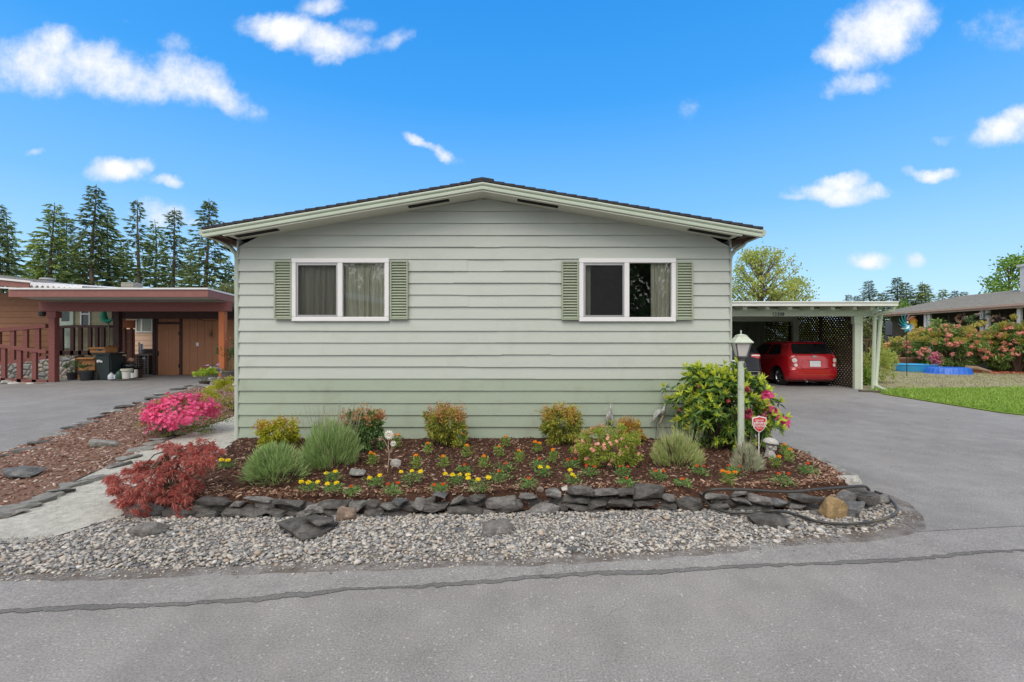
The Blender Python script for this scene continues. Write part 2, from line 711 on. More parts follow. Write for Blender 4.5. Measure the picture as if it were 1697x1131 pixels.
def earth(name, stops, scale=20, bump=.5, fine=90):
    n = NT(name)
    a = n.noise(scale, 8, .7)
    b = n.noise(fine, 4, .7)
    f = n.mix(.5, a, b)
    n.col(n.ramp(f, stops))
    n.set(Roughness=.95)
    n.b.inputs['Specular IOR Level'].default_value = .15
    n.bump(f, bump, .02)
    return n.mat


m_road = asphalt('asphalt_road', .272, .04)
m_patch = asphalt('asphalt_verge', .285, .03)
m_drive = asphalt('asphalt_drive', .265, .02)
m_drive2 = asphalt('asphalt_neighbour', .25, .02)
m_seam = asphalt('tar_seam', .17, .02)
m_soil = earth('soil', [(.3, (.035, .018, .012)), (.55, (.075, .038, .026)), (.75, (.16, .09, .06))])
m_soil2 = earth('soil_pale', [(.3, (.10, .058, .042)), (.55, (.20, .125, .095)), (.75, (.36, .26, .21))])
m_grit = earth('grit', [(.3, (.10, .09, .08)), (.55, (.21, .19, .17)), (.75, (.38, .35, .32))], 40)
m_sand = earth('path_sand', [(.36, (.20, .195, .17)), (.46, (.42, .415, .37)), (.55, (.54, .535, .49)), (.66, (.66, .655, .61))], 14, 1.0, 110)
m_dirt = earth('yard_dirt', [(.3, (.16, .12, .085)), (.46, (.27, .22, .16)), (.55, (.33, .32, .17)), (.68, (.24, .32, .09))], 1.6, .5, 40)
m_turf = earth('turf', [(.3, (.12, .20, .03)), (.6, (.22, .34, .06)), (.8, (.30, .42, .10))], 6, .5, 60)
m_far = earth('far_ground', [(.3, (.05, .07, .03)), (.7, (.09, .11, .05))], .8)

BIG = 700
sheet('ground', [(-BIG, -BIG), (BIG, -BIG), (BIG, BIG), (-BIG, BIG)], lambda x, y: -.12, m_far, 100, kind='structure')
ROAD_FAR = [(-60, 2.3), (-7, 2.65)]
# road sheet runs past the edge of the gravel; the verge strip lies on it
sheet('road', [(-60, -9), (60, -9), (60, 6.0), (11, 4.4), (7.0, 4.6), (3.7, 4.4), (-12, 4.4), (-60, 4.4)], lambda x, y: 0.0, m_road, 2.0, kind='structure')


def ragged(pts, amp, seed, step=.05):
    rd = random.Random(seed)
    out = []
    for (a, b) in zip(pts[:-1], pts[1:]):
        a, b = Vector(a[:2]), Vector(b[:2])
        n = max(1, int((b - a).length / step))
        for i in range(n):
            t = i / n
            p = a.lerp(b, t)
            out.append((p.x, p.y + mnoise.noise(Vector((p.x * 1.3, seed, 0))) * amp + mnoise.noise(Vector((p.x * 5, seed + 9, 0))) * amp * .6 + rd.uniform(-amp, amp) * .10))
    out.append((pts[-1][0], pts[-1][1]))
    return out


seam = [G(px, py) for px, py in ((-700, 1060), (0, 1013), (250, 1001), (500, 984), (700, 970), (850, 958), (1000, 948), (1100, 944), (1250, 936), (1400, 932), (1500, 926), (1697, 910), (2300, 880))]
up = [(x, y + .012 * mnoise.noise(Vector((x * 14, 2, 8))) + .008 * mnoise.noise(Vector((x * 31, 5, 8)))) for x, y in ragged(seam, .035, 3, .02)]
verge_far = [(7.5, 4.75), (5.2, 4.5), (3.9, 4.3), (3.3, 4.3), (-4.2, 4.3), (-9, 4.4)]
vf = sorted(verge_far)
rows = [[(x, y + (np.interp(x, [p[0] for p in vf], [p[1] for p in vf]) - y) * s / 5, .006) for x, y in up] for s in range(6)]
nu = len(up)
tag(npmesh('verge', sum(rows, []), [(s * nu + i, s * nu + i + 1, (s + 1) * nu + i + 1, (s + 1) * nu + i) for s in range(5) for i in range(nu - 1)], m_patch), kind='structure')
lo = [(x, y - .040 - .035 * mnoise.noise(Vector((x * 1.7, 5, 2))) + .025 * mnoise.noise(Vector((x * .6, 1, 2))) + .02 * mnoise.noise(Vector((x * 11, 1, 2))) + .012 * mnoise.noise(Vector((x * 27, 3, 2)))) for x, y in up]
sv = [(x, y + .01, .004) for x, y in up] + [(x, y, .0042) for x, y in lo]
nu = len(up)
tag(npmesh('tar_seam', sv, [(i, nu + i, nu + i + 1, i + 1) for i in range(nu - 1)], m_seam), kind='structure')
# driveways
drv = [(3.5, 3.95), (5.2, 4.15), (7.6, 4.4), (12, 4.9), (24, 5.2), (24, 6.6), (13.5, 7.2), (11.2, 8.6), (10.55, 10), (10.5, 13), (10.85, 14.3), (10.85, 20), (3.3, 20), (3.3, 7.2), (3.85, 6.4), (3.7, 4.9)]
sheet('driveway', drv, lambda x, y: zt(x, y) + .010 + .0 * x, m_drive, .8, kind='structure')
drv2 = [(-30, 3.6), (-6.4, 3.6), (-6.75, 5.2), (-7.2, 6.45), (-7.8, 8.05), (-8.7, 10.3), (-9.7, 13.9), (-9.7, 21), (-17.5, 21), (-18, 14.5), (-30, 13)]
sheet('neighbour_driveway', drv2, lambda x, y: zt(x, y) + .010, m_drive2, 1.0, kind='structure')
# sandy path
path = [(-9, 3.55), (-4.75, 3.62), (-3.88, 3.72), (-3.68, 4.15), (-3.62, 4.4), (-3.9, 5.6), (-4.03, 6.9), (-4.03, 22), (-5.9, 22), (-5.6, 9.1), (-5.5, 7.9), (-5.25, 6.2), (-4.95, 4.95), (-4.85, 4.3), (-6, 4.0), (-9, 3.9)]
sheet('path', path, lambda x, y: zt(x, y) + .022 + .01 * mnoise.noise(Vector((x * 2, y * 2, 0))), m_sand, .25, kind='structure')
# mulched wedge between the neighbour's drive and the path
wedge = [(-6.4, 4.05), (-4.95, 4.28), (-4.92, 4.95), (-5.24, 6.2), (-5.5, 7.9), (-5.59, 9.1), (-5.9, 12), (-6.2, 16), (-9.75, 16), (-9.7, 13.9), (-8.7, 10.3), (-7.8, 8.05), (-7.2, 6.45), (-6.75, 5.2)]


def z_wedge(x, y):
    d = polydist(x, y, wedge)
    return zt(x, y) + .024 + .03 * min(d / .5, 1) + .02 * mnoise.noise(Vector((x * 1.5, y * 1.5, 3)))


sheet('mulch_wedge', wedge, z_wedge, m_soil2, .18, kind='structure')
# flower bed before the house
bed = [(-3.55, 4.28), (-2.6, 4.30), (-1.4, 4.33), (-.4, 4.38), (.6, 4.44), (1.6, 4.46), (2.6, 4.46), (3.2, 4.50), (3.62, 4.75), (3.78, 5.36), (3.88, 5.95), (3.9, 6.5), (3.6, 7.4), (3.26, 7.6), (3.26, 6.87), (-4.06, 6.87), (-4.02, 6.6), (-3.85, 5.5)]


def z_bed(x, y):
    d = polydist(x, y, bed) if y < 6.5 or x > 3.2 else 1
    f_ = min(max((y - 4.4) / .8, 0), 1)
    top = (.145 + .012 * (x + 3.5)) * (1 - f_) + .20 * f_ + .012 * mnoise.noise(Vector((x * 1.2, y * 1.2, 7)))
    return zt(x, y) + (top - zt(x, y)) * min(1, d / .10 + .12)


sheet('garden_bed', bed, z_bed, m_soil, .11, kind='structure')
# gravel
gravel = [G(px, py) for px, py in ((-420, 975), (-60, 960), (0, 957), (150, 950), (300, 946), (450, 941), (650, 936), (850, 930), (1050, 920), (1250, 905), (1400, 892), (1470, 880), (1500, 864), (1494, 848), (1462, 828), (1430, 816))]
gravel = [(p.x, p.y) for p in gravel] + [(3.2, 4.5), (2.6, 4.47), (1.6, 4.47), (.6, 4.45), (-.4, 4.4), (-1.4, 4.35), (-2.6, 4.31), (-3.6, 4.3), (-3.7, 4.1), (-3.9, 3.72), (-4.75, 3.62), (-7, 3.56)]


def z_gravel(x, y):
    d = polydist(x, y, gravel)
    return .002 + .024 * min(1, d / .15) + .008 * mnoise.noise(Vector((x * 2, y * 2, 5)))


sheet('gravel_base', ragged([(p[0], p[1]) for p in gravel[:13]], .015, 4) + gravel[13:], z_gravel, m_grit, .2, kind='structure')
# soil spilt where the gravel meets the drive
spill = [G(px, py) for px, py in ((1436, 818), (1470, 822), (1505, 835), (1530, 858), (1535, 880), (1500, 890), (1440, 900), (1380, 902), (1300, 908), (1300, 895), (1400, 880), (1480, 870))]
def spill_mat():
    n = NT('spilt_soil')
    f = n.noise(30, 6, .7)
    n.col(n.ramp(f, [(.3, (.07, .05, .038)), (.7, (.20, .155, .12))]))
    n.set(Roughness=.95)
    e = n.noise(5, 7, .75)
    n.L.new(n.ramp(e, [(.36, (0, 0, 0)), (.70, (.75, .75, .75))]), n.b.inputs['Alpha'])
    n.bump(f, .5, .01)
    return n.mat


m_spill = spill_mat()
sheet('spilt_soil', [(p.x, p.y) for p in spill], lambda x, y: zt(x, y) + .014, m_spill, .3, kind='structure')
rim = [G(px, py) for px, py in ((-60, 960), (0, 957), (150, 950), (300, 946), (450, 941), (650, 936), (850, 930), (1050, 920), (1250, 905))]
sheet('edge_dirt', ragged([(p.x, p.y - .10) for p in rim], .05, 8) + [(p.x, p.y + .08) for p in rim[::-1]], lambda x, y: .0085, m_spill, .1, kind='structure')
# the yard on the far side of the drive
yard = [(24, 6.6), (13.5, 7.2), (11.2, 8.6), (10.55, 10), (10.5, 13), (10.9, 14.4), (10.9, 24), (40, 40), (60, 40), (60, 6)]
sheet('yard', yard, lambda x, y: zt(x, y) + .002, m_dirt, 2.5, kind='structure')
lawn = [(30, 6.75), (13.6, 7.3), (11.3, 8.65), (10.65, 10), (10.6, 13), (11.0, 14.2), (12.2, 14.4), (15, 14.6), (19, 15.0), (24, 15.2), (30, 15.2)]
sheet('lawn', lawn, lambda x, y: zt(x, y) + .02, m_turf, 1.0, kind='structure')

# ------------------------------------------------------------------ pebbles, chips, grass (nobody could count them)
g = rng(1)


def ico(n=0):
    bm = bmesh.new()
    bmesh.ops.create_icosphere(bm, subdivisions=1, radius=1)
    v = np.array([p.co[:] for p in bm.verts])
    f = np.array([[q.index for q in fc.verts] for fc in bm.faces])
    bm.free()
    return v, f


IV, IF = ico()
Pg = scatter(gravel, 25000, g)
Pg = Pg[(Pg[:, 0] > -5.4)]
s = np.clip(g.lognormal(math.log(.0108), .36, len(Pg)), .005, .034)
edge_ = [G(px, py) for px, py in ((0, 957), (300, 946), (650, 936), (850, 930), (1050, 920), (1250, 905), (1400, 892), (1500, 864), (1494, 848), (1455, 822))]
stray = []
for k in range(700):
    i = g.integers(0, len(edge_) - 1)
    p = edge_[i].lerp(edge_[i + 1], g.random())
    stray.append((p.x + abs(g.normal(0, .04)) * (1 if i > 6 else 0), p.y - abs(g.normal(0, .05))))
for k in range(420):
    q = [G(0, 901, .02), G(95, 899, .02), G(178, 870, .02), G(203, 858, .02), G(-60, 905, .02)]
    i = g.choice([4, 0, 1, 2])
    p = q[4].lerp(q[0], g.random()) if i == 4 else q[i].lerp(q[i + 1], g.random())
    stray.append((p.x + g.normal(0, .03), p.y + abs(g.normal(0, .06)) - .02))
stray = np.array(stray)
inner = np.array([polydist(p[0], p[1], gravel) for p in Pg])
keep = inner > s * .5
Pg, s = Pg[keep], s[keep]
zz = np.concatenate([np.array([z_gravel(p[0], p[1]) for p in Pg]) + s * g.uniform(-.1, .75, len(Pg)), np.concatenate([np.full(700, .010), np.full(420, .034)])])
Pg = np.concatenate([Pg, stray])
s = np.concatenate([s, g.uniform(.003, .011, len(stray))])
n = len(Pg)
V = IV[None] * (1 + .26 * g.normal(size=(n, 12, 1))) if len(IV) == 12 else IV[None] * (1 + .13 * g.normal(size=(n, len(IV), 1)))
sc3 = np.stack([s * g.uniform(.8, 1.5, n), s * g.uniform(.65, 1.1, n), s * g.uniform(.32, .68, n)], 1)
V = V * sc3[:, None, :]
# tilt and turn
th = g.uniform(0, 2 * np.pi, n)
tl = g.normal(0, .35, n)
ct, st_ = np.cos(tl), np.sin(tl)
x, y, z = V[..., 0], V[..., 1], V[..., 2]
y, z = y * ct[:, None] - z * st_[:, None], y * st_[:, None] + z * ct[:, None]
c_, s_ = np.cos(th), np.sin(th)
x, y = x * c_[:, None] - y * s_[:, None], x * s_[:, None] + y * c_[:, None]
V = np.stack([x + Pg[:, :1], y + Pg[:, 1:], z + zz[:, None]], -1).reshape(-1, 3)
Fc = (IF[None] + (np.arange(n) * len(IV))[:, None, None]).reshape(-1, 3)
m_peb = islands('pebbles', [(0, (.14, .145, .155)), (.14, (.24, .245, .255)), (.3, (.36, .36, .355)), (.45, (.47, .44, .40)), (.6, (.36, .35, .335)), (.72, (.54, .48, .40)), (.84, (.60, .58, .55)), (.93, (.42, .33, .25)), (1, (.74, .72, .69))], .75, .25, 0, .25, 60)
tag(npmesh('gravel', V, Fc, m_peb, smooth=False), 'grey and tan river pebbles strewn along the roadside', 'gravel', kind='stuff')


def chips(name, poly, n, zf, mat, seed, smin, smax, label, lift=.012):
    g = rng(seed)
    P = scatter(poly, n, g)
    ln = g.uniform(smin, smax, n) * g.uniform(.5, 1.2, n)
    wd = ln * g.uniform(.22, .5, n)
    th = g.uniform(0, 2 * np.pi, n)
    D = np.stack([np.cos(th), np.sin(th), g.normal(0, .30, n)], 1)
    z = np.array([zf(p[0], p[1]) for p in P]) + g.uniform(0.0, lift, n)
    B = np.stack([P[:, 0], P[:, 1], z], 1)
    S = unit(np.cross(D, np.array([0, 0, 1.0]) + g.normal(0, .35, (n, 3))))
    U = np.cross(S, unit(D)) * (ln * .10)[:, None]
    D = unit(D) * ln[:, None] / 2
    S = S * wd[:, None] / 2
    c8 = [B + D * a + S * b * (1 if a < 0 else .6) + U * c for c in (-1, 1) for a, b in ((-1, -1), (1, -1), (1, 1), (-1, 1))]
    V = np.stack(c8, 1).reshape(-1, 3)
    q = np.array([[4, 5, 6, 7], [0, 1, 5, 4], [1, 2, 6, 5], [2, 3, 7, 6], [3, 0, 4, 7]])
    Fc = (q[None] + (np.arange(n) * 8)[:, None, None]).reshape(-1, 4)
    return tag(npmesh(name, V, Fc, mat), label, 'bark mulch', kind='stuff')


m_chip = islands('bark_dark', [(0, (.045, .02, .014)), (.4, (.085, .038, .027)), (.72, (.14, .07, .048)), (.88, (.26, .15, .10)), (.97, (.48, .36, .27))], .85, .2)
m_chip2 = islands('bark_pale', [(0, (.12, .05, .032)), (.3, (.22, .11, .075)), (.6, (.32, .19, .145)), (.85, (.45, .32, .27)), (1, (.62, .52, .46))], .85, .2)
m_chip3 = islands('bark_fresh', [(0, (.11, .05, .032)), (.35, (.24, .12, .075)), (.7, (.38, .23, .15)), (1, (.58, .42, .32))], .85, .2)
chips('bark_mulch', bed, 17000, z_bed, m_chip, 5, .018, .05, 'dark brown bark mulch on the flower bed before the house')
front_strip = [(-3.5, 4.3), (-.4, 4.4), (3.2, 4.5), (3.7, 4.9), (3.85, 6.3), (3.7, 6.4), (3.5, 5.2), (3.0, 4.75), (-.4, 4.62), (-3.4, 4.62)]
chips('pale_bark_mulch', front_strip, 2600, z_bed, m_chip3, 6, .018, .045, 'paler bark chips along the rim of the stone wall', .016)
chips('reddish_bark_mulch', wedge, 15000, z_wedge, m_chip2, 7, .02, .06, 'reddish brown bark chips between the drive and the sandy path')
g = rng(8)


def blades(poly, n, zf, h0, h1, w, g, lean=.5):
    P = scatter(poly, n, g)
    z = np.array([zf(p[0], p[1]) for p in P])
    B = np.stack([P[:, 0], P[:, 1], z], 1)
    D = np.stack([g.normal(0, lean, n), g.normal(0, lean, n), np.ones(n)], 1)
    return leaves(B, D, g.uniform(h0, h1, n), w, g, 0)


m_grass = leafmat('grass', [(.12, .21, .03), (.20, .32, .05), (.28, .40, .08), (.34, .42, .12)], .6, .35)
lawn_in = [(18, 8.0), (13.8, 7.55), (11.5, 8.8), (10.72, 10), (10.66, 13), (11.1, 14.1), (15, 14.3), (18, 14.8)]
V, Fc = blades(lawn_in, 42000, lambda x, y: zt(x, y) + .015, .05, .13, .022, g)
tag(npmesh('grass', V, Fc, m_grass), 'bright green unmown grass beside the driveway', 'grass', kind='stuff')
yard_in = [(11.0, 14.6), (20, 15.2), (24, 15.4), (26, 22), (17, 23), (11.6, 18)]
V, Fc = blades(yard_in, 5000, lambda x, y: zt(x, y), .03, .07, .03, g, .8)
m_dry = leafmat('dry_grass', [(.20, .17, .09), (.26, .24, .12), (.18, .24, .06), (.30, .27, .17)], .7, .3)
tag(npmesh('dry_grass', V, Fc, m_dry), 'thin dry grass on the bare yard', 'grass', kind='stuff')

# ================================================================== THE HOUSE
YF = 6.85
XL, XR, XC = -4.07, 3.24, -.415
ZB, ROWH = .194, .1786
ZPEAK, SL = 3.785, .167
m_side = paint('siding_pale', lin(188, 195, 188), .42, .035, 1.1, .05, 3, stretch=(1, 1, 6), dirt=(lin(182, 188, 179), 1.6))
m_skirt = paint('siding_sage', lin(160, 174, 157), .45, .04, 1.1, .05, 3, stretch=(1, 1, 6), dirt=(lin(152, 162, 143), 2.4))
m_trim = paint('trim_sage', lin(182, 193, 177), .45, .04, 3)
m_shut = paint('shutter_sage', lin(157, 167, 147), .5, .05, 5)
m_white = paint('vinyl_white', lin(236, 236, 238), .35, .02, 3)
m_shingle = paint('shingle_dark', (.040, .040, .048), .9, .35, 14, .6, 60)
m_soffit = paint('soffit', lin(214, 216, 202), .6, .06, 2)
m_dark = paint('dark_void', (.02, .02, .02), .9, .1)
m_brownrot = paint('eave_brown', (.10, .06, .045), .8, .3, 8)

house = thing('mobile_home', 'pale green lap-sided double-wide home with white windows behind the flower bed', 'house', (XC, YF, ZB))
wins = [dict(x0=485.5, x1=646, y0=429.5, y1=533), dict(x0=959, x1=1118.5, y0=429.5, y1=533.5)]
holes = []
for w in wins:
    a, b = W(w['x0'], w['y0'], YF), W(w['x1'], w['y1'], YF)
    w.update(X0=a.x, X1=b.x, Z1=a.z, Z0=b.z)
    holes.append((a.x + .05, b.x - .05, b.z + .05, a.z - .05))


def lap_wall(mb, k0, k1, xl, xr, gable, joints, seed, hs=()):
    rd = random.Random(seed)
    for k in range(k0, k1):
        z0 = ZB + k * ROWH
        z1 = z0 + ROWH
        cuts = [xl] + sorted(j + rd.uniform(-.25, .25) for j in joints if rd.random() < .8) + [xr]
        for a, b in zip(cuts[:-1], cuts[1:]):
            dy = rd.uniform(-.0035, .0025)
            dz = rd.uniform(-.0045, .0045)

            def q(xa, xb, za, zb, lip):
                def yy(z): return YF - .023 + .020 * (z - z0) / ROWH + dy
                xa0 = xa1 = xa
                xb0 = xb1 = xb
                if gable:
                    xa0, xa1 = max(xa, XC - (ZPEAK - za) / SL), max(xa, XC - (ZPEAK - zb) / SL)
                    xb0, xb1 = min(xb, XC + (ZPEAK - za) / SL), min(xb, XC + (ZPEAK - zb) / SL)
                    if xb0 <= xa0: return
                    if xb1 < xa1: xa1 = xb1 = XC
                m = 14 if xb - xa > 1.5 else 3
                for i in range(m):
                    t0, t1 = i / m, (i + 1) / m

                    def wob(x, z): return .0035 * mnoise.noise(Vector((x * 1.1, z * 4, seed)))
                    pa0, pb0 = xa0 + (xb0 - xa0) * t0, xa0 + (xb0 - xa0) * t1
                    pa1, pb1 = xa1 + (xb1 - xa1) * t0, xa1 + (xb1 - xa1) * t1
                    zl0 = dz + wob(pa0, k) if lip else 0
                    zl1 = dz + wob(pb0, k) if lip else 0
                    mb.add([(pa0, yy(za), za + zl0), (pb0, yy(za), za + zl1), (pb1, yy(zb), zb), (pa1, yy(zb), zb)], [(0, 1, 2, 3)])
                    if lip:
                        mb.add([(pa0, yy(za), za + zl0), (pb0, yy(za), za + zl1), (pb0, YF, za + .002), (pa0, YF, za + .002)], [(3, 2, 1, 0)])
            segs = [(a, b)]
            done = []
            for (hx0, hx1, hz0, hz1) in hs:
                if hz1 <= z0 or hz0 >= z1: continue
                nxt = []
                for (sa, sb) in segs:
                    if hx1 <= sa or hx0 >= sb:
                        nxt.append((sa, sb))
                        continue
                    if sa < hx0: nxt.append((sa, hx0))
                    if sb > hx1: nxt.append((hx1, sb))
                    c, d = max(sa, hx0), min(sb, hx1)
                    if hz0 > z0 + .004: done.append((c, d, z0, hz0, True))
                    if hz1 < z1 - .004: done.append((c, d, hz1, z1, False))
                segs = nxt
            for (sa, sb) in segs: q(sa, sb, z0, z1, True)
            for e in done: q(*e)


mb = MB()
lap_wall(mb, 0, 5, XL, XR, False, [-.3, 2.2], 1)
mb.box(XL + .01, XR - .01, YF + .002, YF + .03, ZB - .2, ZB + 5 * ROWH - .005)
mb.build('skirting', m_skirt, house)
mb = MB()
lap_wall(mb, 5, 20, XL, XR, True, [-.75, -.35, .55], 2, holes)
mb.build('siding', m_side, house)
# body behind the cladding: side and back walls, saw-toothed like the front
ZW = 3.16
DEP = 14.0
mb = MB()
for k in range(5, 17):
    z0 = ZB + k * ROWH
    for xs, sg in ((XL, -1), (XR, 1)):
        z1 = min(z0 + ROWH, ZW)
        xo, xi = xs + sg * .022, xs + sg * .003
        for f in ([(xo, YF - .02, z0), (xo, YF + DEP, z0), (xi, YF + DEP, z1), (xi, YF - .02, z1)], [(xo, YF - .02, z0), (xo, YF + DEP, z0), (xs, YF + DEP, z0), (xs, YF - .02, z0)], [(xo, YF - .02, z0), (xi, YF - .02, z1), (xs, YF - .02, z1), (xs, YF - .02, z0)]):
            mb.add(f, [(0, 1, 2, 3)])
mb.add([(XL, YF + DEP, ZB), (XR, YF + DEP, ZB), (XR, YF + DEP, ZW), (XC, YF + DEP, ZPEAK), (XL, YF + DEP, ZW)], [(0, 1, 2, 3, 4)])
mb.build('side_wall', m_side, house)
for xs, sg in ((XL, -1), (XR, 1)):
    mb = MB()
    for k in range(0, 5):
        z0 = ZB + k * ROWH
        xo, xi = xs + sg * .022, xs + sg * .003
        mb.add([(xo, YF - .02, z0), (xo, YF + DEP, z0), (xi, YF + DEP, z0 + ROWH), (xi, YF - .02, z0 + ROWH)], [(0, 1, 2, 3)])
        mb.add([(xo, YF - .02, z0), (xi, YF - .02, z0 + ROWH), (xs, YF - .02, z0 + ROWH), (xs, YF - .02, z0)], [(0, 1, 2, 3)])
    mb.build('side_skirting', m_skirt, house)
# corner caps
for xs in (XL, XR):
    mb = MB()
    mb.box(xs - .026, xs - .012, YF - .028, YF + .05, ZB, ZW) if xs < 0 else mb.box(xs + .012, xs + .026, YF - .028, YF + .05, ZB, ZW)
    mb.build('corner_trim', m_side, house)
# roof
YR0, YR1 = 6.46, YF + DEP + .3
RX = 3.925                                        # half width at the eaves
ZR = 3.885                                        # top of deck at the ridge, front
SR = .172


def zr(x): return ZR - SR * abs(x - XC)


mb = MB()
nc = 27
for sgn in (-1, 1):
    for i in range(nc):
        a0, a1 = RX * i / nc, RX * (i + 1) / nc + .02
        xa, xb = XC + sgn * a0, XC + sgn * a1
        t = .034
        jit = random.Random(i * 2 + sgn).uniform(-.008, .006)
        p = [(xa, zr(xa) + .004), (xb, zr(xb) + .016), (xb, zr(xb) + .016 + t), (xa, zr(xa) + .004 + t)]
        v = [(px, YR0 - .02 + jit, pz) for px, pz in p] + [(px, YR1, pz) for px, pz in p]
        f = [(0, 1, 2, 3), (7, 6, 5, 4), (0, 4, 5, 1), (1, 5, 6, 2), (2, 6, 7, 3), (3, 7, 4, 0)]
        mb.add(v, f)
    # ridge cap
    xa, xb = XC, XC + sgn * .16
    v = [(xa, YR0 - .028, ZR + .035), (xb, YR0 - .028, zr(xb) + .042), (xb, YR0 - .028, zr(xb) + .066), (xa, YR0 - .028, ZR + .066)]
    mb.add(v + [(q[0], YR1, q[2]) for q in v], [(0, 1, 2, 3), (0, 4, 5, 1), (1, 5, 6, 2), (2, 6, 7, 3)])
mb.build('roof', m_shingle, house)
# rake fascia: a rounded metal profile following both slopes
prof = [(.0, .000), (-.022, -.002), (-.030, -.018), (-.026, -.034), (-.008, -.044), (-.012, -.060), (-.024, -.072), (-.024, -.098), (-.012, -.108), (.0, -.108)]
mb = MB()
for sgn in (-1, 1):
    xs = [XC, XC + sgn * (RX + .01)]
    v = []
    for xx in xs:
        for dy, dz in prof:
            v.append((xx, YR0 + dy, zr(xx) + dz))
    k = len(prof)
    mb.add(v, [(i, i + 1, k + i + 1, k + i) for i in range(k - 1)])
    mb.add([v[k + i] for i in range(k)], [tuple(range(k))])
mb.build('fascia', m_trim, house)
# soffit under the rake and under the eaves
mb = MB()
for sgn in (-1, 1):
    xe = XC + sgn * 3.66
    mb.add([(XC, YR0, zr(XC) - .107), (xe, YR0, zr(xe) - .107), (xe, YF + .01, zr(xe) - .107 + .012), (XC, YF + .01, ZPEAK - .005)], [(0, 1, 2, 3)])
    mb.bar((XC, YR0 + .02, zr(XC) - .118), (xe, YR0 + .02, zr(xe) - .118), .05, .012)
mb.build('soffit', m_soffit, house)
for a in ((215, 332, 450, 320), (1180, 186, 1408, 150)):
    for sgn in (-1, 1):
        for q in range(1):
            mb = MB()
            xs = []
            for (px) in (330 + a[0] / 3.394, 330 + a[2] / 3.394):
                X = (px - CX) / F * 6.66
                X = XC + (X - XC) * (1 if sgn < 0 else -1)
                xs.append(X)
            z0, z1 = [zr(t) - .108 for t in xs]
            for s_ in range(3):
                mb.bar((xs[0], 6.60 + s_ * .035, z0 - .004), (xs[1], 6.60 + s_ * .035, z1 - .004), .022, .01)
            mb.build('soffit_vent', m_dark, house)
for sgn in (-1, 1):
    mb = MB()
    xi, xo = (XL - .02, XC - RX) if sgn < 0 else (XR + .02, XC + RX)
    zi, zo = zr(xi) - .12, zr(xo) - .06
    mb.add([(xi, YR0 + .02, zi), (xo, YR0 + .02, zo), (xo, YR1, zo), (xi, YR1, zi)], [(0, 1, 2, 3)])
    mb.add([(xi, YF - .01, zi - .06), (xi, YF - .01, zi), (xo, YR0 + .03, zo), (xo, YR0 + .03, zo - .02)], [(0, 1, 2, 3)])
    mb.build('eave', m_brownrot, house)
# gutters along the side eaves
for sgn in (-1, 1):
    mb = MB()
    xo = XC + sgn * RX
    gp = [(-.0, .03), (.06, .03), (.075, -.01), (.055, -.055), (0, -.055)]
    v = [(xo + sgn * a, YR0 + .0, zr(xo) + b - .02) for a, b in gp] + [(xo + sgn * a, YR1, zr(xo) + b - .02) for a, b in gp]
    mb.add(v, [(0, 1, 2, 3, 4), (5, 6, 7, 8, 9)] + [(i, i + 1, i + 6, i + 5) for i in range(4)] + [(4, 0, 5, 9)])
    mb.build('gutter', m_trim, house)
# downspouts at both front corners
for pts in ([W(359, 397, 6.95), W(368, 402, 6.93), W(382, 410, 6.9), W(391, 421, 6.88), W(392.5, 430, 6.88), W(392.5, 735, 6.88)],
            [W(1236, 401, 6.95), W(1231, 407, 6.93), W(1219, 414, 6.9), W(1211, 424, 6.88), W(1209.5, 434, 6.88), W(1209.5, 735, 6.88)]):
    mb = MB()
    mb.tube(pts, .032, 10)
    for zc in (1.0, 2.6):
        mb.bar((pts[-1].x - .045, pts[-1].y, zc), (pts[-1].x + .045, pts[-1].y, zc), .075, .022)
    mb.tube([pts[-1] + Vector((0, 0, .42)), pts[-1] + Vector((0, 0, .40))], .037, 10)
    d = mb.build('downspout', m_trim, house, smooth=True)

# windows
m_alu = paint('window_alu', (.45, .45, .46), .4, .05, 4, metal=.6)
m_curt = paint('curtain', lin(242, 240, 222), .85, .06, 6, stretch=(6, 6, .4))
m_room = paint('room_wall', (.20, .18, .16), .8, .1)


def glass_mat(name, tint=(1, 1, 1), refl=.12):
    m = bpy.data.materials.new(name)
    m.use_nodes = True
    t = m.node_tree
    t.nodes.clear()
    o = t.nodes.new('ShaderNodeOutputMaterial')
    mix = t.nodes.new('ShaderNodeMixShader')
    tr = t.nodes.new('ShaderNodeBsdfTransparent')
    gl = t.nodes.new('ShaderNodeBsdfGlossy')
    fr = t.nodes.new('ShaderNodeFresnel')
    fr.inputs[0].default_value = 1.5
    ad = t.nodes.new('ShaderNodeMath')
    ad.operation = 'ADD'
    ad.inputs[1].default_value = refl
    ad.use_clamp = True
    tr.inputs[0].default_value = (*tint, 1)
    gl.inputs['Roughness'].default_value = .01
    t.links.new(fr.outputs[0], ad.inputs[0])
    t.links.new(ad.outputs[0], mix.inputs[0])
    t.links.new(tr.outputs[0], mix.inputs[1])
    t.links.new(gl.outputs[0], mix.inputs[2])
    t.links.new(mix.outputs[0], o.inputs[0])
    return m


def screen_mat():
    m = bpy.data.materials.new('insect_screen')
    m.use_nodes = True
    t = m.node_tree
    t.nodes.clear()
    o = t.nodes.new('ShaderNodeOutputMaterial')
    mix = t.nodes.new('ShaderNodeMixShader')
    mix.inputs[0].default_value = .44
    tr = t.nodes.new('ShaderNodeBsdfTransparent')
    df = t.nodes.new('ShaderNodeBsdfDiffuse')
    df.inputs[0].default_value = (.055, .055, .06, 1)
    t.links.new(tr.outputs[0], mix.inputs[1])
    t.links.new(df.outputs[0], mix.inputs[2])
    t.links.new(mix.outputs[0], o.inputs[0])
    return m


m_glass = glass_mat('window_glass', (.93, .96, .94), .10)
m_glass2 = glass_mat('screened_glass', (.9, .93, .91), -.02)
m_screen = screen_mat()


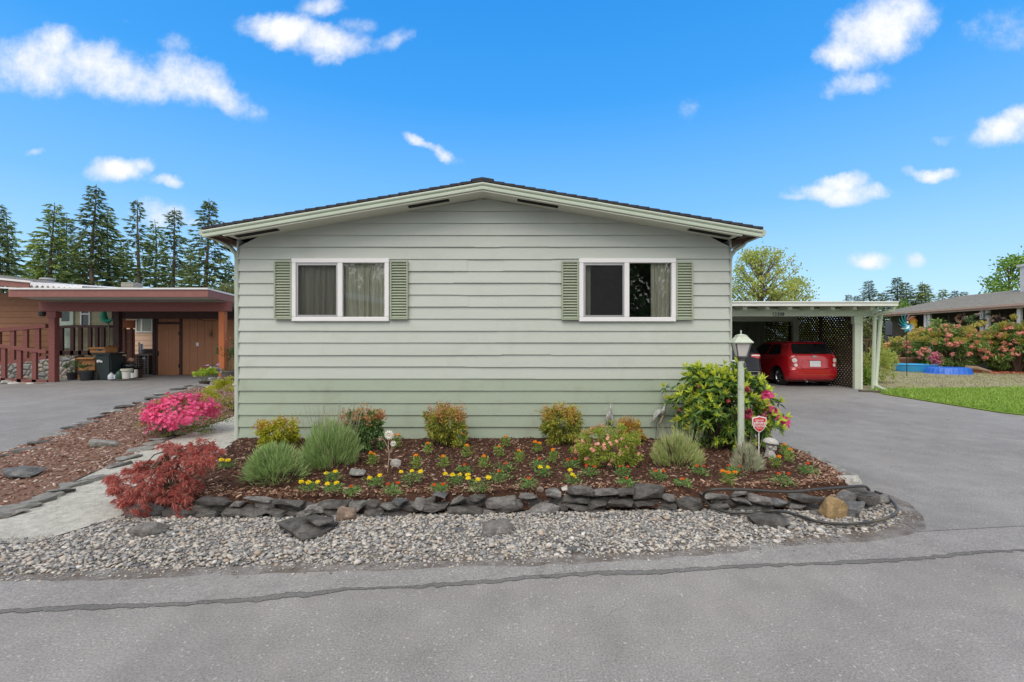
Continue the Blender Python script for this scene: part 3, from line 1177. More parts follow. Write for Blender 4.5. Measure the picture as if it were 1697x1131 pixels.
def curtain_mb(x0, x1, z0, z1, Y, seed, amp=.035, pl=.11):
    rd = random.Random(seed)
    mb = MB()
    nx = max(8, int((x1 - x0) / .012))
    ph = rd.uniform(0, 6)
    rows = 5
    v = []
    for j in range(rows + 1):
        t = j / rows
        z = z1 + (z0 - z1) * t
        for i in range(nx + 1):
            x = x0 + (x1 - x0) * i / nx
            wv = mnoise.noise(Vector((x * 4, seed, t * .6))) * 2.2
            y = Y + amp * math.sin(2 * math.pi * x / pl + ph + wv) * (.55 + .45 * t) + .012 * math.sin(2 * math.pi * x / (pl * .43) + wv * 3)
            v.append((x, y, z))
    f = [(j * (nx + 1) + i, j * (nx + 1) + i + 1, (j + 1) * (nx + 1) + i + 1, (j + 1) * (nx + 1) + i) for j in range(rows) for i in range(nx)]
    return mb.add(v, f)


for wi, w in enumerate(wins):
    X0, X1, Z0, Z1 = w['X0'], w['X1'], w['Z0'], w['Z1']
    XM = W((565.5, 1037.5)[wi], 0, YF).x
    T = .066
    yo, yi = YF - .055, YF + .03
    mb = MB()
    for (a, b, c, d) in ((X0, X1, Z1 - T, Z1), (X0, X1, Z0, Z0 + T), (X0, X0 + T, Z0 + T, Z1 - T), (X1 - T, X1, Z0 + T, Z1 - T), (XM - .037, XM + .037, Z0 + T, Z1 - T)):
        mb.box(a, b, yo, yi, c, d)
    fr = mb.build('window', m_white, house, bevel=.006)
    mb = MB()
    a, b, c, d = X0 + T + .004, XM - .041, Z0 + T + .004, Z1 - T - .004
    for q in ((a, b, d - .03, d), (a, b, c, c + .025), (a, a + .025, c + .025, d - .03), (b - .02, b, c + .025, d - .03)):
        mb.box(q[0], q[1], yo + .014, yo + .036, q[2], q[3])
    mb.build('screen_frame', m_alu, fr)
    mb = MB()
    mb.add([(a + .025, yo + .025, c + .025), (b - .02, yo + .025, c + .025), (b - .02, yo + .025, d - .03), (a + .025, yo + .025, d - .03)], [(0, 1, 2, 3)])
    mb.build('insect_screen', m_screen, fr)
    for k, (p0, p1) in enumerate(((X0 + T, XM - .037), (XM + .037, X1 - T))):
        tl = .0025 if k else -.001
        mb = MB()
        yg = YF - .012 if k else YF + .004
        mb.add([(p0, yg, Z0 + T), (p1, yg + tl, Z0 + T), (p1, yg + tl, Z1 - T), (p0, yg, Z1 - T)], [(0, 1, 2, 3)])
        mb.build('pane', m_glass if k else m_glass2, fr)
    # what the glass shows: curtains and a dim room
    if wi == 0:
        curtain_mb(X0 - .05, X1 + .05, Z0 - .1, Z1 + .1, YF + .06, 3).build('curtain', m_curt, house, smooth=True)
    else:
        curtain_mb(X0 - .05, X0 + .19, Z0 - .1, Z1 + .1, YF + .06, 5).build('curtain', m_curt, house, smooth=True)
        curtain_mb(W(1080, 0, YF).x, X1 + .05, Z0 - .1, Z1 + .1, YF + .05, 6, .022, .055).build('curtain', m_curt, house, smooth=True)
mb = MB()
mb.add([(XL + .1, YF + 3.5, .8), (XR - .1, YF + 3.5, .8), (XR - .1, YF + 3.5, 3.1), (XL + .1, YF + 3.5, 3.1)], [(0, 1, 2, 3)])
mb.add([(XL + .1, YF + .06, .8), (XR - .1, YF + .06, .8), (XR - .1, YF + 3.5, .8), (XL + .1, YF + 3.5, .8)], [(0, 1, 2, 3)])
mb.add([(XL + .1, YF + .06, 3.1), (XR - .1, YF + .06, 3.1), (XR - .1, YF + 3.5, 3.1), (XL + .1, YF + 3.5, 3.1)], [(0, 1, 2, 3)])
mb.build('room', m_room, house)
# louvred shutters
for (px0, px1, py0, py1) in ((455.5, 484.5, 433, 529.5), (647, 676.5, 433, 529.5), (930.5, 958.5, 433.5, 530.5), (1119.5, 1147.5, 434.5, 530.5)):
    a, b = W(px0, py0, YF - .03), W(px1, py1, YF - .03)
    mb = MB()
    y0, y1 = YF - .062, YF - .02
    fw = .022
    for q in ((a.x, b.x, a.z - fw, a.z), (a.x, b.x, b.z, b.z + fw), (a.x, a.x + fw, b.z + fw, a.z - fw), (b.x - fw, b.x, b.z + fw, a.z - fw)):
        mb.box(q[0], q[1], y0, y1, q[2], q[3])
    mb.box(a.x + fw, b.x - fw, y1 - .008, y1, b.z + fw, a.z - fw)
    sh = mb.build('shutter', m_shut, house)
    n = 20
    zz0, zz1 = b.z + fw, a.z - fw
    mb = MB()
    for i in range(n):
        z0 = zz0 + (zz1 - zz0) * i / n
        dz = (zz1 - zz0) / n
        x0, x1 = a.x + fw, b.x - fw
        mb.add([(x0, y0 + .002, z0 + dz * .18), (x1, y0 + .002, z0 + dz * .18), (x1, y1 - .012, z0 + dz * 1.0), (x0, y1 - .012, z0 + dz * 1.0),
                (x0, y0 + .006, z0 + dz * .02), (x1, y0 + .006, z0 + dz * .02)], [(0, 1, 2, 3), (4, 5, 1, 0)])
    mb.build('louvre', m_shut, sh)


# ================================================================== STONES
def slate(name, dark, light, scale=7):
    n = NT(name)
    a = n.noise(scale * 1.5, 10, .75, stretch=(1, 1, 4))
    b = n.noise(85, 5, .75)
    cc = n.ramp(n.mix(.35, a, b), [(.36, dark), (.50, tuple((p + q) / 2 for p, q in zip(dark, light))), (.64, light)])
    pale = n.noise(5, 6, .75)
    cc = n.mix(n.ramp(pale, [(.54, (0, 0, 0)), (.68, (.7, .7, .7))]), cc, tuple(min(1, q * 1.5) for q in light))
    rust = n.noise(3.2, 5, .7)
    cc = n.mix(n.ramp(rust, [(.64, (0, 0, 0)), (.78, (.5, .5, .5))]), cc, (.13, .085, .055))
    n.col(cc)
    n.set(Roughness=.8)
    n.b.inputs['Specular IOR Level'].default_value = .3
    n.bump(n.mix(.5, a, b), 1.0, .035)
    return n.mat


m_slate = slate('slate_dark', (.030, .028, .027), (.20, .19, .18))
m_slate2 = slate('slate_grey', (.080, .077, .073), (.34, .325, .31))
m_slate3 = slate('slate_blue', (.055, .057, .060), (.27, .275, .28))
m_flag = slate('flagstone', (.17, .17, .16), (.38, .38, .36))
m_tan = slate('tan_stone', (.30, .19, .09), (.52, .38, .20))
m_pink = slate('pinkish_stone', (.20, .14, .105), (.40, .31, .25))
m_pale = slate('pale_stone', (.42, .41, .38), (.66, .64, .6))

wall = thing('stone_border', 'low dry-laid border of dark slate stones between flower bed and gravel', 'stone border', (0, 4.35, 0))


def wall_y(x):
    pts = [(-3.6, 4.24), (-2.6, 4.25), (-1.4, 4.28), (-.4, 4.33), (.6, 4.39), (1.6, 4.41), (2.6, 4.41), (3.3, 4.46)]
    for (a, b) in zip(pts[:-1], pts[1:]):
        if x <= b[0]:
            t = (x - a[0]) / (b[0] - a[0])
            return a[1] + (b[1] - a[1]) * t
    return pts[-1][1]


# stones as seen: (x0, x1, y0, y1) in photo pixels, tone
STN = [(196, 268, 828, 860, 2), (262, 330, 836, 862, 0), (300, 362, 838, 862, 0), (318, 374, 825, 841, 0), (372, 398, 829, 842, 1), (396, 442, 823, 839, 1), (362, 444, 837, 856, 0), (395, 432, 850, 861, 0),
       (443, 500, 827, 840, 0), (445, 474, 839, 856, 0), (470, 490, 840, 856, 0), (487, 520, 843, 858, 1), (502, 536, 833, 851, 1), (522, 574, 826, 843, 0), (535, 565, 839, 852, 0), (574, 604, 828, 848, 1),
       (602, 636, 839, 857, 0), (630, 660, 834, 845, 1), (646, 673, 827, 839, 2), (634, 684, 844, 857, 0), (680, 704, 825, 844, 1), (700, 720, 826, 838, 0), (690, 745, 828, 852, 0), (716, 746, 811, 828, 2),
       (733, 755, 846, 857, 1), (745, 773, 820, 840, 0), (742, 800, 834, 855, 0), (774, 806, 817, 834, 0), (796, 820, 840, 854, 1), (803, 857, 820, 842, 1), (818, 868, 828, 854, 0),
       (858, 892, 816, 829, 1), (866, 928, 827, 850, 1), (905, 930, 812, 824, 1), (924, 945, 826, 846, 0), (926, 978, 822, 834, 0), (926, 978, 831, 845, 0), (938, 988, 806, 824, 0), (974, 1006, 824, 840, 0), (970, 1004, 836, 846, 0), (985, 1026, 807, 824, 1), (1008, 1052, 823, 840, 0), (1024, 1056, 808, 823, 0), (1048, 1110, 805, 829, 0),
       (1050, 1086, 826, 838, 0), (1084, 1124, 831, 847, 0), (1098, 1126, 818, 832, 1), (1122, 1170, 820, 847, 0), (1165, 1216, 816, 833, 1), (1180, 1212, 832, 846, 1),
       (1216, 1250, 815, 825, 1), (1216, 1246, 824, 835, 1), (1243, 1280, 816, 839, 1), (1214, 1290, 834, 849, 0), (1276, 1308, 824, 842, 2), (1300, 1338, 830, 847, 1), (1312, 1372, 815, 833, 0), (1334, 1370, 832, 848, 0)]
rd = random.Random(11)
for i, (x0, x1, y0, y1, tone) in enumerate(STN):
    xm = (x0 + x1) / 2
    Xw = (xm - CX) / F * 4.33
    Yw = wall_y(Xw) - .02
    X0, X1 = (x0 - CX) / F * Yw, (x1 - CX) / F * Yw
    Zt, Zb = H - (y0 - CY) / F * (Yw + .13), H - (y1 - CY) / F * Yw
    dep = rd.uniform(.14, .20)
    sz = ((X1 - X0) * 1.06, dep, max(.05, Zt - Zb) * 1.12)
    mt = [m_slate, m_slate2, m_slate3][tone] if tone < 2 or rd.random() < .99 else m_slate2
    back = .05 + (.035 if Zb > .1 else 0) + rd.uniform(-.02, .02)
    rock('stone', sz, ((X0 + X1) / 2, Yw + back, (Zt + Zb) / 2), (rd.uniform(-.15, .15), rd.uniform(-.10, .10), rd.uniform(-.16, .16)), mt, 100 + i, parent=wall, n=17, bev=.004, power=8, rough=.013)
# dark rubble packed behind and between the courses
for i in range(36):
    Xw = -3.5 + 6.8 * i / 35
    rock('stone', (.26, .12, rd.uniform(.10, .13)), (Xw, wall_y(Xw) + .10, .065 + rd.uniform(-.01, .02)), (0, 0, rd.uniform(-.2, .2)), m_slate if i % 3 else m_slate2, 300 + i, parent=wall, n=18, bev=.01, power=5, rough=.005)

# the bed's edge along the drive: flat pale slabs
edge = thing('slab_edging', 'curving row of flat grey slabs along the right-hand edge of the flower bed', 'stone edging', (3.8, 5.6, .1))
for i, (px, py, w, h, m) in enumerate([(1288, 735, 24, 6, 1), (1306, 741, 26, 8, 0), (1330, 748, 32, 10, 0), (1352, 757, 30, 9, 0), (1358, 764, 24, 6, 1), (1372, 772, 34, 11, 0), (1392, 781, 36, 10, 0), (1388, 791, 44, 10, 1), (1408, 786, 30, 11, 0), (1424, 812, 46, 12, 2), (1438, 822, 34, 10, 2), (1398, 818, 36, 12, 1)]):
    p = G(px, py + h / 2, .12)
    k = p.y / F
    rock('slab', (w * k * 1.1, .20, h * k * 1.1 + .03), (p.x, p.y, .12), (rd.uniform(-.08, .08), rd.uniform(-.1, .1), rd.uniform(.3, .9)), [m_flag, m_slate2, m_slate][m], 60 + i, parent=edge, n=24, bev=.008, power=6)

ED = [(8, 842, 46, 16), (30, 832, 50, 14), (58, 824, 50, 13), (82, 814, 34, 12), (104, 808, 36, 10), (128, 797, 36, 8), (150, 790, 40, 9), (214, 756, 34, 9), (196, 768, 30, 7), (232, 744, 34, 10), (252, 735, 30, 8), (268, 728, 36, 9), (290, 722, 26, 7)]
pe = thing('flagstone_edging', 'row of flat pale flagstones between the bark mulch and the sandy path', 'stone edging', (-5, 6, .1))
for i, (px, py, w, h) in enumerate(ED):
    p = G(px, py + h * .4, .07)
    k = p.y / F
    rock('flagstone', (w * k * 1.2, .17, .05 + h * k * .12), (p.x, p.y, zt(p.x, p.y) + .038), (rd.uniform(-.1, .1), rd.uniform(-.06, .06), rd.uniform(.7, 1.3)), m_flag if i % 4 else m_slate2, 80 + i, parent=pe, n=15, bev=.004, power=9)
ED2 = [(16, 746, 40, 8), (44, 738, 44, 9), (72, 727, 40, 8), (96, 716, 38, 8), (120, 706, 32, 7), (142, 699, 34, 7), (164, 690, 30, 7), (188, 682, 34, 7), (212, 673, 36, 8), (238, 667, 30, 7), (255, 661, 26, 8), (274, 655, 34, 6), (296, 648, 26, 5), (318, 643, 22, 4)]
de = thing('slate_edging', 'row of dark flat slates along the edge of the neighbouring drive', 'stone edging', (-7.5, 8, .1))
for i, (px, py, w, h) in enumerate(ED2):
    p = G(px, py + h * .4, .13)
    k = p.y / F
    rock('slate', (w * k * 1.05, .20, .05 + h * k * .15), (p.x, p.y, zt(p.x, p.y) + .04), (rd.uniform(-.1, .1), rd.uniform(-.06, .06), rd.uniform(.5, 1.1)), [m_slate, m_slate2, m_slate, m_flag][i % 4], 110 + i, parent=de, n=15, bev=.005, power=9)

# loose stones: px centre, bottom, width, height (pixels), base level, material, label
LOOSE = [
    ('boulder', 491, 893, 94, 38, .0, m_slate, .40, 'large flat-topped dark slate boulder at the foot of the stone border'),
    ('slate_slab', 521, 872, 52, 17, .10, m_slate, .2, 'wedge of dark slate lying on the large flat-topped boulder'),
    ('stone', 573, 866, 31, 28, .0, m_pink, .13, 'pinkish tan stone leaning on the dark border wall'),
    ('boulder', 824, 891, 56, 28, .0, m_slate2, .2, 'long grey-brown stone with a slanted face standing in the middle of the gravel'),
    ('stone', 758, 886, 24, 15, .0, m_slate3, .1, 'small bluish slate chunk half sunk in the gravel beside a larger slanted stone'),
    ('boulder', 1096, 886, 76, 34, -.04, m_flag, .3, 'flat pale grey stone sunk level with the gravel'),
    ('boulder', 1281, 877, 64, 28, .0, m_slate, .22, 'dark angular stone under the garden hose'),
    ('boulder', 1387, 862, 54, 40, .0, m_tan, .16, 'yellow-tan boulder inside the loop of the garden hose'),
    ('boulder', 1420, 860, 54, 32, .0, m_slate3, .2, 'sloping blue-grey slate behind the yellow-tan boulder'),
    ('stone', 1356, 858, 18, 14, .0, m_slate2, .1, 'small grey stone just beside the yellow-tan boulder'),
    ('stone', 1412, 806, 42, 20, .14, m_pale, .16, 'smooth whitish rock on the corner of the slab edging'),
    ('stone', 1458, 838, 42, 18, .01, m_slate2, .16, 'grey stone at the corner of the bed where the hose bends'),
    ('boulder', 236, 891, 52, 30, .0, m_slate2, .2, 'dark pointed stone in the gravel below the red maple'),
    ('boulder', 22, 797, 46, 20, .06, m_slate3, .3, 'dark blue-grey rock in the reddish bark near the drive'),
    ('stone', 166, 742, 42, 13, .10, m_flag, .2, 'long pale grey stone lying alone in the reddish bark'),
    ('stone', 590, 791, 28, 13, .20, m_flag, .12, 'thin greenish grey flat stone lying in the dark mulch'),
    ('shell', 655, 774, 15, 12, .21, m_pale, .05, 'white shell lying beside the rusty metal flower'),
    ('stone', 340, 645, 34, 9, .2, m_slate2, .3, 'grey stone at the end of the drive below the potted hosta'),
    ('stone', 1088, 752, 10, 8, .20, m_slate2, .08, 'small grey stone beside the grey-green lavender by the tall heron'),
    ('stone', 935, 814, 10, 9, .27, m_pale, .06, 'little cream pebble set on top of the stone border'),
    ('stone', 897, 817, 13, 9, .26, m_pink, .06, 'little brown pebble set on top of the stone border'),
    ('stone', 909, 819, 12, 7, .25, m_slate2, .06, 'little grey pebble set on top of the stone border'),
    ('stone', 950, 915, 24, 9, -.01, m_slate3, .12, 'flat blue-grey stone flush with the gravel near the road'),
]
for i, (nm, px, py, w, h, zb, m, dep, lab) in enumerate(LOOSE):
    p = G(px, py, max(zb, 0) if zb > .03 else .012)
    k = p.y / F
    hh = h * k
    if zb < 0: hh = .07
    flat = nm in ('shell',)
    cy = p.y + dep * .35
    # the top face is seen foreshortened: the height in the picture is part depth, part height
    see = (H - zb) / p.y
    hz = max(.03, (hh - dep * .55 * see / math.sqrt(1 + see * see)) * 1.15) if zb >= 0 else .07
    rock(nm, (w * k * 1.14, dep * 1.15, hz * 1.15), (p.x, cy, max(zb, 0) + hz * .42 + (zt(p.x, p.y) if zb < .1 else 0) + (-.03 if zb < 0 else 0)), (rd.uniform(-.12, .12), rd.uniform(-.1, .1), rd.uniform(-.25, .25)), m, 400 + i, lab, 'shell' if flat else 'stone', 'loose stones in the beds and gravel' if not flat else None, n=17 if nm != 'shell' else 24, bev=.005, power=5, rough=.014)

# ================================================================== THE HOSE
hp = [(1440, 812, .16), (1431, 806, .23), (1400, 808, .24), (1360, 811, .25), (1306, 815.5, .25), (1233, 812, .26), (1195, 811, .26), (1176, 813, .24), (1166, 820, .17), (1168, 830, .10), (1183, 842, .04), (1210, 849.5, .04), (1247, 850.5, .05), (1281, 847, .11), (1300, 849, .08), (1318, 853, .04), (1352, 864, .04), (1394, 869, .04), (1430, 867, .04), (1458, 862, .04), (1480, 854, .035), (1487, 846, .03), (1480, 833, .04), (1466, 821, .07), (1450, 815, .10)]
hw = [G(a, b, c + .022) for a, b, c in hp]


def spline(P, n=8):
    out = []
    for i in range(len(P) - 1):
        p0, p1, p2, p3 = P[max(i - 1, 0)], P[i], P[i + 1], P[min(i + 2, len(P) - 1)]
        for k in range(n):
            t = k / n
            out.append(.5 * ((2 * p1) + (p2 - p0) * t + (2 * p0 - 5 * p1 + 4 * p2 - p3) * t * t + (3 * p1 - p0 - 3 * p2 + p3) * t ** 3))
    out.append(P[-1])
    return out


m_hose = paint('hose_rubber', (.040, .038, .033), .4, .25, 2.2, dirt=((.20, .15, .07), 1.2))
mb = MB()
mb.tube(spline(hw), .0130, 10)
tag(mb.build('garden_hose', m_hose, None, hw[0], smooth=True), 'grey-brown garden hose looped over the stone border and gravel', 'hose')

# ================================================================== PLANTS
g = rng(21)


def base(px, py, z=.2):
    p = G(px, py, z)
    return p, p.y / F


m_stem = paint('woody_stem', (.10, .065, .045), .85, .3, 20)
m_gstem = paint('green_stem', (.09, .14, .04), .7, .2, 20)


def stems(root, c, r, h, n, seed, mat, rad=.006, name='stem'):
    rd = random.Random(seed)
    mb = MB()
    for i in range(n):
        a = rd.uniform(0, 6.28)
        q = rd.uniform(.2, .8)
        e = Vector((c[0] + math.cos(a) * r[0] * q, c[1] + math.sin(a) * r[1] * q, c[2] + h * rd.uniform(.45, .85)))
        s = Vector((c[0] + math.cos(a) * r[0] * .12, c[1] + math.sin(a) * r[1] * .12, c[2] - .02))
        m = s.lerp(e, .5) + Vector((rd.uniform(-.03, .03), rd.uniform(-.03, .03), .03))
        mb.tube([s, m, e], [rad, rad * .8, rad * .4], 5)
    return mb.build(name, mat, root)


# --- lavender and santolina cushions: fine upright shoots
def cushion(px, py, wpx, hpx, seed, mat, n, label, cat='shrub', name='lavender_bush', tall=.0, shoot=(.06, .13), wood=False, z=.2, spikes=0, thin=.006):
    c, k = base(px, py, z)
    w, h = wpx * k, hpx * k
    c = Vector((c.x, c.y + w * .3, c.z))
    g = rng(seed)
    t = thing(name, label, cat, c, 'lavender cushions in the flower bed')
    d = unit(g.normal(size=(n, 3)))
    d[:, 2] = np.abs(d[:, 2]) * 1.0 + .05
    # shoots in tufts around the cushion
    nt = 60
    td = unit(g.normal(size=(nt, 3)))
    td[:, 2] = np.abs(td[:, 2])
    tr_ = g.uniform(.72, 1.0, nt)
    kk = g.integers(0, nt, n)
    q = unit(td[kk] + g.normal(0, .20, (n, 3)))
    q[:, 2] = np.abs(q[:, 2])
    rr = (tr_[kk] * g.uniform(.35, 1, n) ** .45)[:, None]
    L = g.uniform(shoot[0], shoot[1], n)
    P = np.array(c) + q * rr * np.array([w / 2 - L.mean() * .3, w / 2 * .85, h * .80])
    D = unit(q * np.array([.75, .75, .55]) + np.array([0, 0, .6 + tall]) + g.normal(0, .22, (n, 3)))
    V, Fc = leaves(P, D, L, thin, g, .2)
    npmesh('foliage', V, Fc, mat, t)
    if spikes:
        m = spikes
        a = g.uniform(0, 6.28, m)
        r_ = np.sqrt(g.uniform(0, .8, m))
        P = np.stack([c.x + np.cos(a) * r_ * w * .42, c.y + np.sin(a) * r_ * w * .36, np.full(m, c.z + h * .55)], 1)
        D = np.stack([np.cos(a) * r_ * .35, np.sin(a) * r_ * .3, np.ones(m)], 1) + g.normal(0, .08, (m, 3))
        V, Fc = leaves(P, D, g.uniform(h * .4, h * .75, m), .005, g, 0)
        npmesh('flower_spike', V, Fc, m_spike, t)
    stems(t, (c.x, c.y, c.z), (w * .45, w * .4), h, 22 if wood else 12, seed, m_stem, .005)
    return t


m_lav = leafmat('lavender_green', [(.12, .20, .07), (.20, .31, .10), (.29, .40, .15), (.38, .46, .22)], .6, .25)
m_lav2 = leafmat('lavender_grey', [(.22, .30, .09), (.33, .41, .14), (.42, .46, .20), (.42, .38, .24)], .65, .25)
m_lav3 = leafmat('lavender_pale', [(.28, .35, .20), (.38, .43, .28), (.48, .48, .36), (.40, .34, .27)], .7, .25)
m_spike = leafmat('lavender_spike', [(.20, .17, .14), (.30, .28, .20), (.22, .25, .14)], .7, .2)
cushion(437, 806, 118, 78, 31, m_lav, 5200, 'rounded grey-green lavender cushion nearest the red maple', shoot=(.05, .11))
cushion(535, 782, 116, 98, 32, m_lav, 5000, 'tall loose grey-green lavender with wispy shoots against the siding', tall=.5, shoot=(.08, .17), wood=True, spikes=90)
cushion(1133, 778, 96, 66, 33, m_lav2, 4200, 'wispy grey lavender in front of the rhododendron beside the tall heron', tall=.35, shoot=(.05, .12), wood=True, spikes=70)
cushion(1247, 784, 54, 54, 34, m_lav3, 2200, 'small pale woody lavender at the foot of the lamp post', tall=.3, shoot=(.04, .09), wood=True, spikes=30, thin=.005)


# --- nandina mounds: fine leaflets, reddish new growth
def nandina(px, py, wpx, hpx, seed, mat, mat2, n, n2, label, split=.60, z=.2, lsz=.046):
    c, k = base(px, py, z)
    w, h = wpx * k, hpx * k
    g = rng(seed)
    t = thing('nandina_shrub', label, 'shrub', c, 'nandina mounds along the siding')
    cc = (c.x, c.y + w * .12, c.z + h * .45)
    P, D = crown(g, n, cc, (w * .45, w * .42, h * .50), 75, .22, .55, 1.1)
    P[:, 2] = np.maximum(P[:, 2], c.z + .01)
    D = unit((P - np.array(cc)) * np.array([1, 1, .6]) + g.normal(0, .35 * w, P.shape) * .5 + np.array([0, 0, .02]))
    V, Fc = leaves(P, D, g.uniform(lsz * .7, lsz * 1.4, len(P)), lsz * .42, g, .2, .25)
    npmesh('foliage', V, Fc, mat, t)
    # sprays of new growth standing above the mound
    ns = 26
    a = g.uniform(0, 6.28, ns)
    r_ = np.sqrt(g.uniform(0, 1, ns))
    sx = np.stack([c.x + np.cos(a) * r_ * w * .46, cc[1] + np.sin(a) * r_ * w * .4, c.z + h * (split + (1.0 - split) * g.uniform(.1, 1.0, ns) * (1.1 - .55 * r_))], 1)
    kk = g.integers(0, ns, n2)
    P = sx[kk] + g.normal(0, 1, (n2, 3)) * np.array([.032, .032, .042])
    D = g.normal(0, .6, (n2, 3)) + np.array([0, 0, .75])
    V, Fc = leaves(P, D, g.uniform(lsz * .7, lsz * 1.3, n2), lsz * .32, g, .2, .1)
    npmesh('young_leaves', V, Fc, mat2, t)
    stems(t, tuple(c), (w * .35, w * .3), h, 14, seed, m_stem, .004)
    return t


NY = [(.36, .37, .03), (.28, .33, .025), (.46, .43, .04), (.18, .25, .025)]
m_nan_y = leafmat('nandina_yellow', NY, .5, .35)
m_nan_g = leafmat('nandina_green', [(.045, .095, .03), (.08, .155, .045), (.13, .22, .07), (.18, .26, .09)], .5, .3)
m_nan_m = leafmat('nandina_mixed', [(.07, .13, .03), (.22, .28, .04), (.40, .42, .07), (.44, .30, .08), (.12, .19, .04), (.34, .36, .05)], .5, .35)
m_nan_r = leafmat('nandina_red', [(.42, .14, .08), (.48, .24, .11), (.34, .12, .07), (.46, .33, .12), (.34, .22, .09)], .5, .35)
m_nan_o = leafmat('nandina_orange', [(.50, .17, .06), (.58, .32, .06), (.50, .40, .07), (.40, .13, .06)], .5, .35)
m_nan_yr = leafmat('nandina_gold', [(.48, .40, .05), (.42, .37, .05), (.50, .25, .10), (.46, .20, .10), (.36, .36, .05)], .5, .35)
nandina(456, 742, 72, 46, 41, m_nan_y, m_nan_yr, 3000, 700, 'low golden-yellow nandina mound behind the lavender cushions')
nandina(598, 748, 70, 70, 42, m_nan_g, m_nan_r, 3600, 800, 'dark green nandina with orange-red tips beside the metal flower')
nandina(737, 740, 72, 68, 43, m_nan_m, m_nan_r, 3600, 900, 'yellow-green nandina with rust-red crown standing alone at mid wall')
nandina(930, 738, 72, 66, 44, m_nan_m, m_nan_yr, 3600, 900, 'pinkish orange and green nandina beside the pink azalea')
nandina(1046, 735, 42, 38, 45, m_nan_yr, m_nan_o, 2200, 600, 'small orange and yellow nandina between the two metal herons', lsz=.038)


# --- small blossoms
def blossoms(P, size, g, petals=5, up=.4, out=None):
    n = len(P)
    N_ = unit((out if out is not None else g.normal(size=(n, 3))) + g.normal(0, .35, (n, 3)) + np.array([0, 0, up]))
    a = unit(np.cross(N_, g.normal(size=(n, 3))))
    b = np.cross(N_, a)
    Vs, Fs = [], []
    cnt = 0
    for k in range(petals):
        t = 2 * math.pi * k / petals
        d = a * math.cos(t) + b * math.sin(t)
        e = -a * math.sin(t) + b * math.cos(t)
        s = (size * g.uniform(.8, 1.15, n))[:, None]
        A = P
        B = P + d * s * .6 + e * s * .38 + N_ * s * .22
        T = P + d * s * 1.0 + N_ * s * .18
        E = P + d * s * .6 - e * s * .38 + N_ * s * .22
        Vs.append(np.stack([A, B, T, E], 1).reshape(-1, 3))
        i = np.arange(n)[:, None] * 4 + cnt
        Fs.append(np.concatenate([i + np.array([[0, 1, 2]]), i + np.array([[0, 2, 3]])], 1).reshape(-1, 3))
        cnt += n * 4
    return np.concatenate(Vs), np.concatenate(Fs)


def azalea(px, py, wpx, hpx, seed, leafm, flm, n, nf, label, fs, z, top=None, ntop=0, depth=.85, lsz=.03):
    c, k = base(px, py, z)
    w, h = wpx * k, hpx * k
    g = rng(seed)
    t = thing('azalea_bush', label, 'shrub', (c.x, c.y, c.z))
    cc = np.array([c.x, c.y + w * depth * .33, c.z + h * .36])
    R3 = np.array([w * .46, w * depth * .46, h * .60])
    P, D = crown(g, n, cc, R3, 110, .17, .72, .9)
    P[:, 2] = np.maximum(P[:, 2], c.z + .02)
    D = unit(P - cc + g.normal(0, .3 * h, P.shape))
    V, Fc = leaves(P, D, g.uniform(lsz * .6, lsz * 1.3, n), lsz * .42, g, .25, .1)
    npmesh('foliage', V, Fc, leafm, t)
    # trusses of flowers
    nc_ = max(12, nf // (14 if nf > 600 else 2))
    d = unit(g.normal(size=(nc_, 3)))
    d[:, 2] = np.where(d[:, 2] < -.25, -d[:, 2], d[:, 2])
    ctr = cc + d * R3 * (1.0 + .05 * g.normal(size=(nc_, 1)))
    kk = g.integers(0, nc_, nf)
    P = ctr[kk] + g.normal(0, 1, (nf, 3)) * np.array([1, 1, .8]) * fs * (1.5 if nf > 600 else .8)
    P[:, 2] = np.maximum(P[:, 2], c.z + .03)
    V, Fc = blossoms(P, fs, g, 5, .15, unit(P - cc))
    npmesh('blossom', V, Fc, flm, t)
    if ntop:
        P, D = crown(g, ntop, cc + np.array([0, 0, h * .12]), R3 * np.array([.95, .9, .95]), 16, .14, .95, -.2)
        V, Fc = leaves(P, D + np.array([0, 0, .5]), g.uniform(lsz * .8, lsz * 1.5, ntop), lsz * .4, g, .2)
        npmesh('young_leaves', V, Fc, top, t)
    stems(t, tuple(c), (w * .3, w * .25), h * .7, 12, seed, m_stem, .006)
    return t


m_az_leaf = leafmat('azalea_leaf', [(.04, .09, .02), (.09, .16, .03), (.16, .23, .04), (.24, .30, .05)], .45, .3)
m_az_leaf2 = leafmat('azalea_leaf_lime', [(.12, .18, .03), (.22, .29, .04), (.32, .38, .06), (.38, .42, .09)], .45, .35)
m_az_hot = leafmat('azalea_hot_pink', [(.80, .08, .25), (.86, .16, .36), (.74, .05, .19), (.88, .28, .46)], .5, .35, .1)
m_az_pink = leafmat('azalea_salmon', [(.80, .32, .27), (.85, .45, .38), (.75, .25, .22), (.86, .55, .48)], .5, .35, .1)
azalea(280, 722, 122, 62, 51, m_az_leaf, m_az_hot, 3800, 1700, 'hot pink azalea in full flower on the bark beside the sandy path', .030, .14, m_az_leaf2, 500)
azalea(1012, 779, 118, 68, 52, m_az_leaf2, m_az_pink, 8000, 190, 'lime green azalea dotted with salmon pink flowers in the flower bed', .022, .2, m_az_leaf2, 400, lsz=.028)

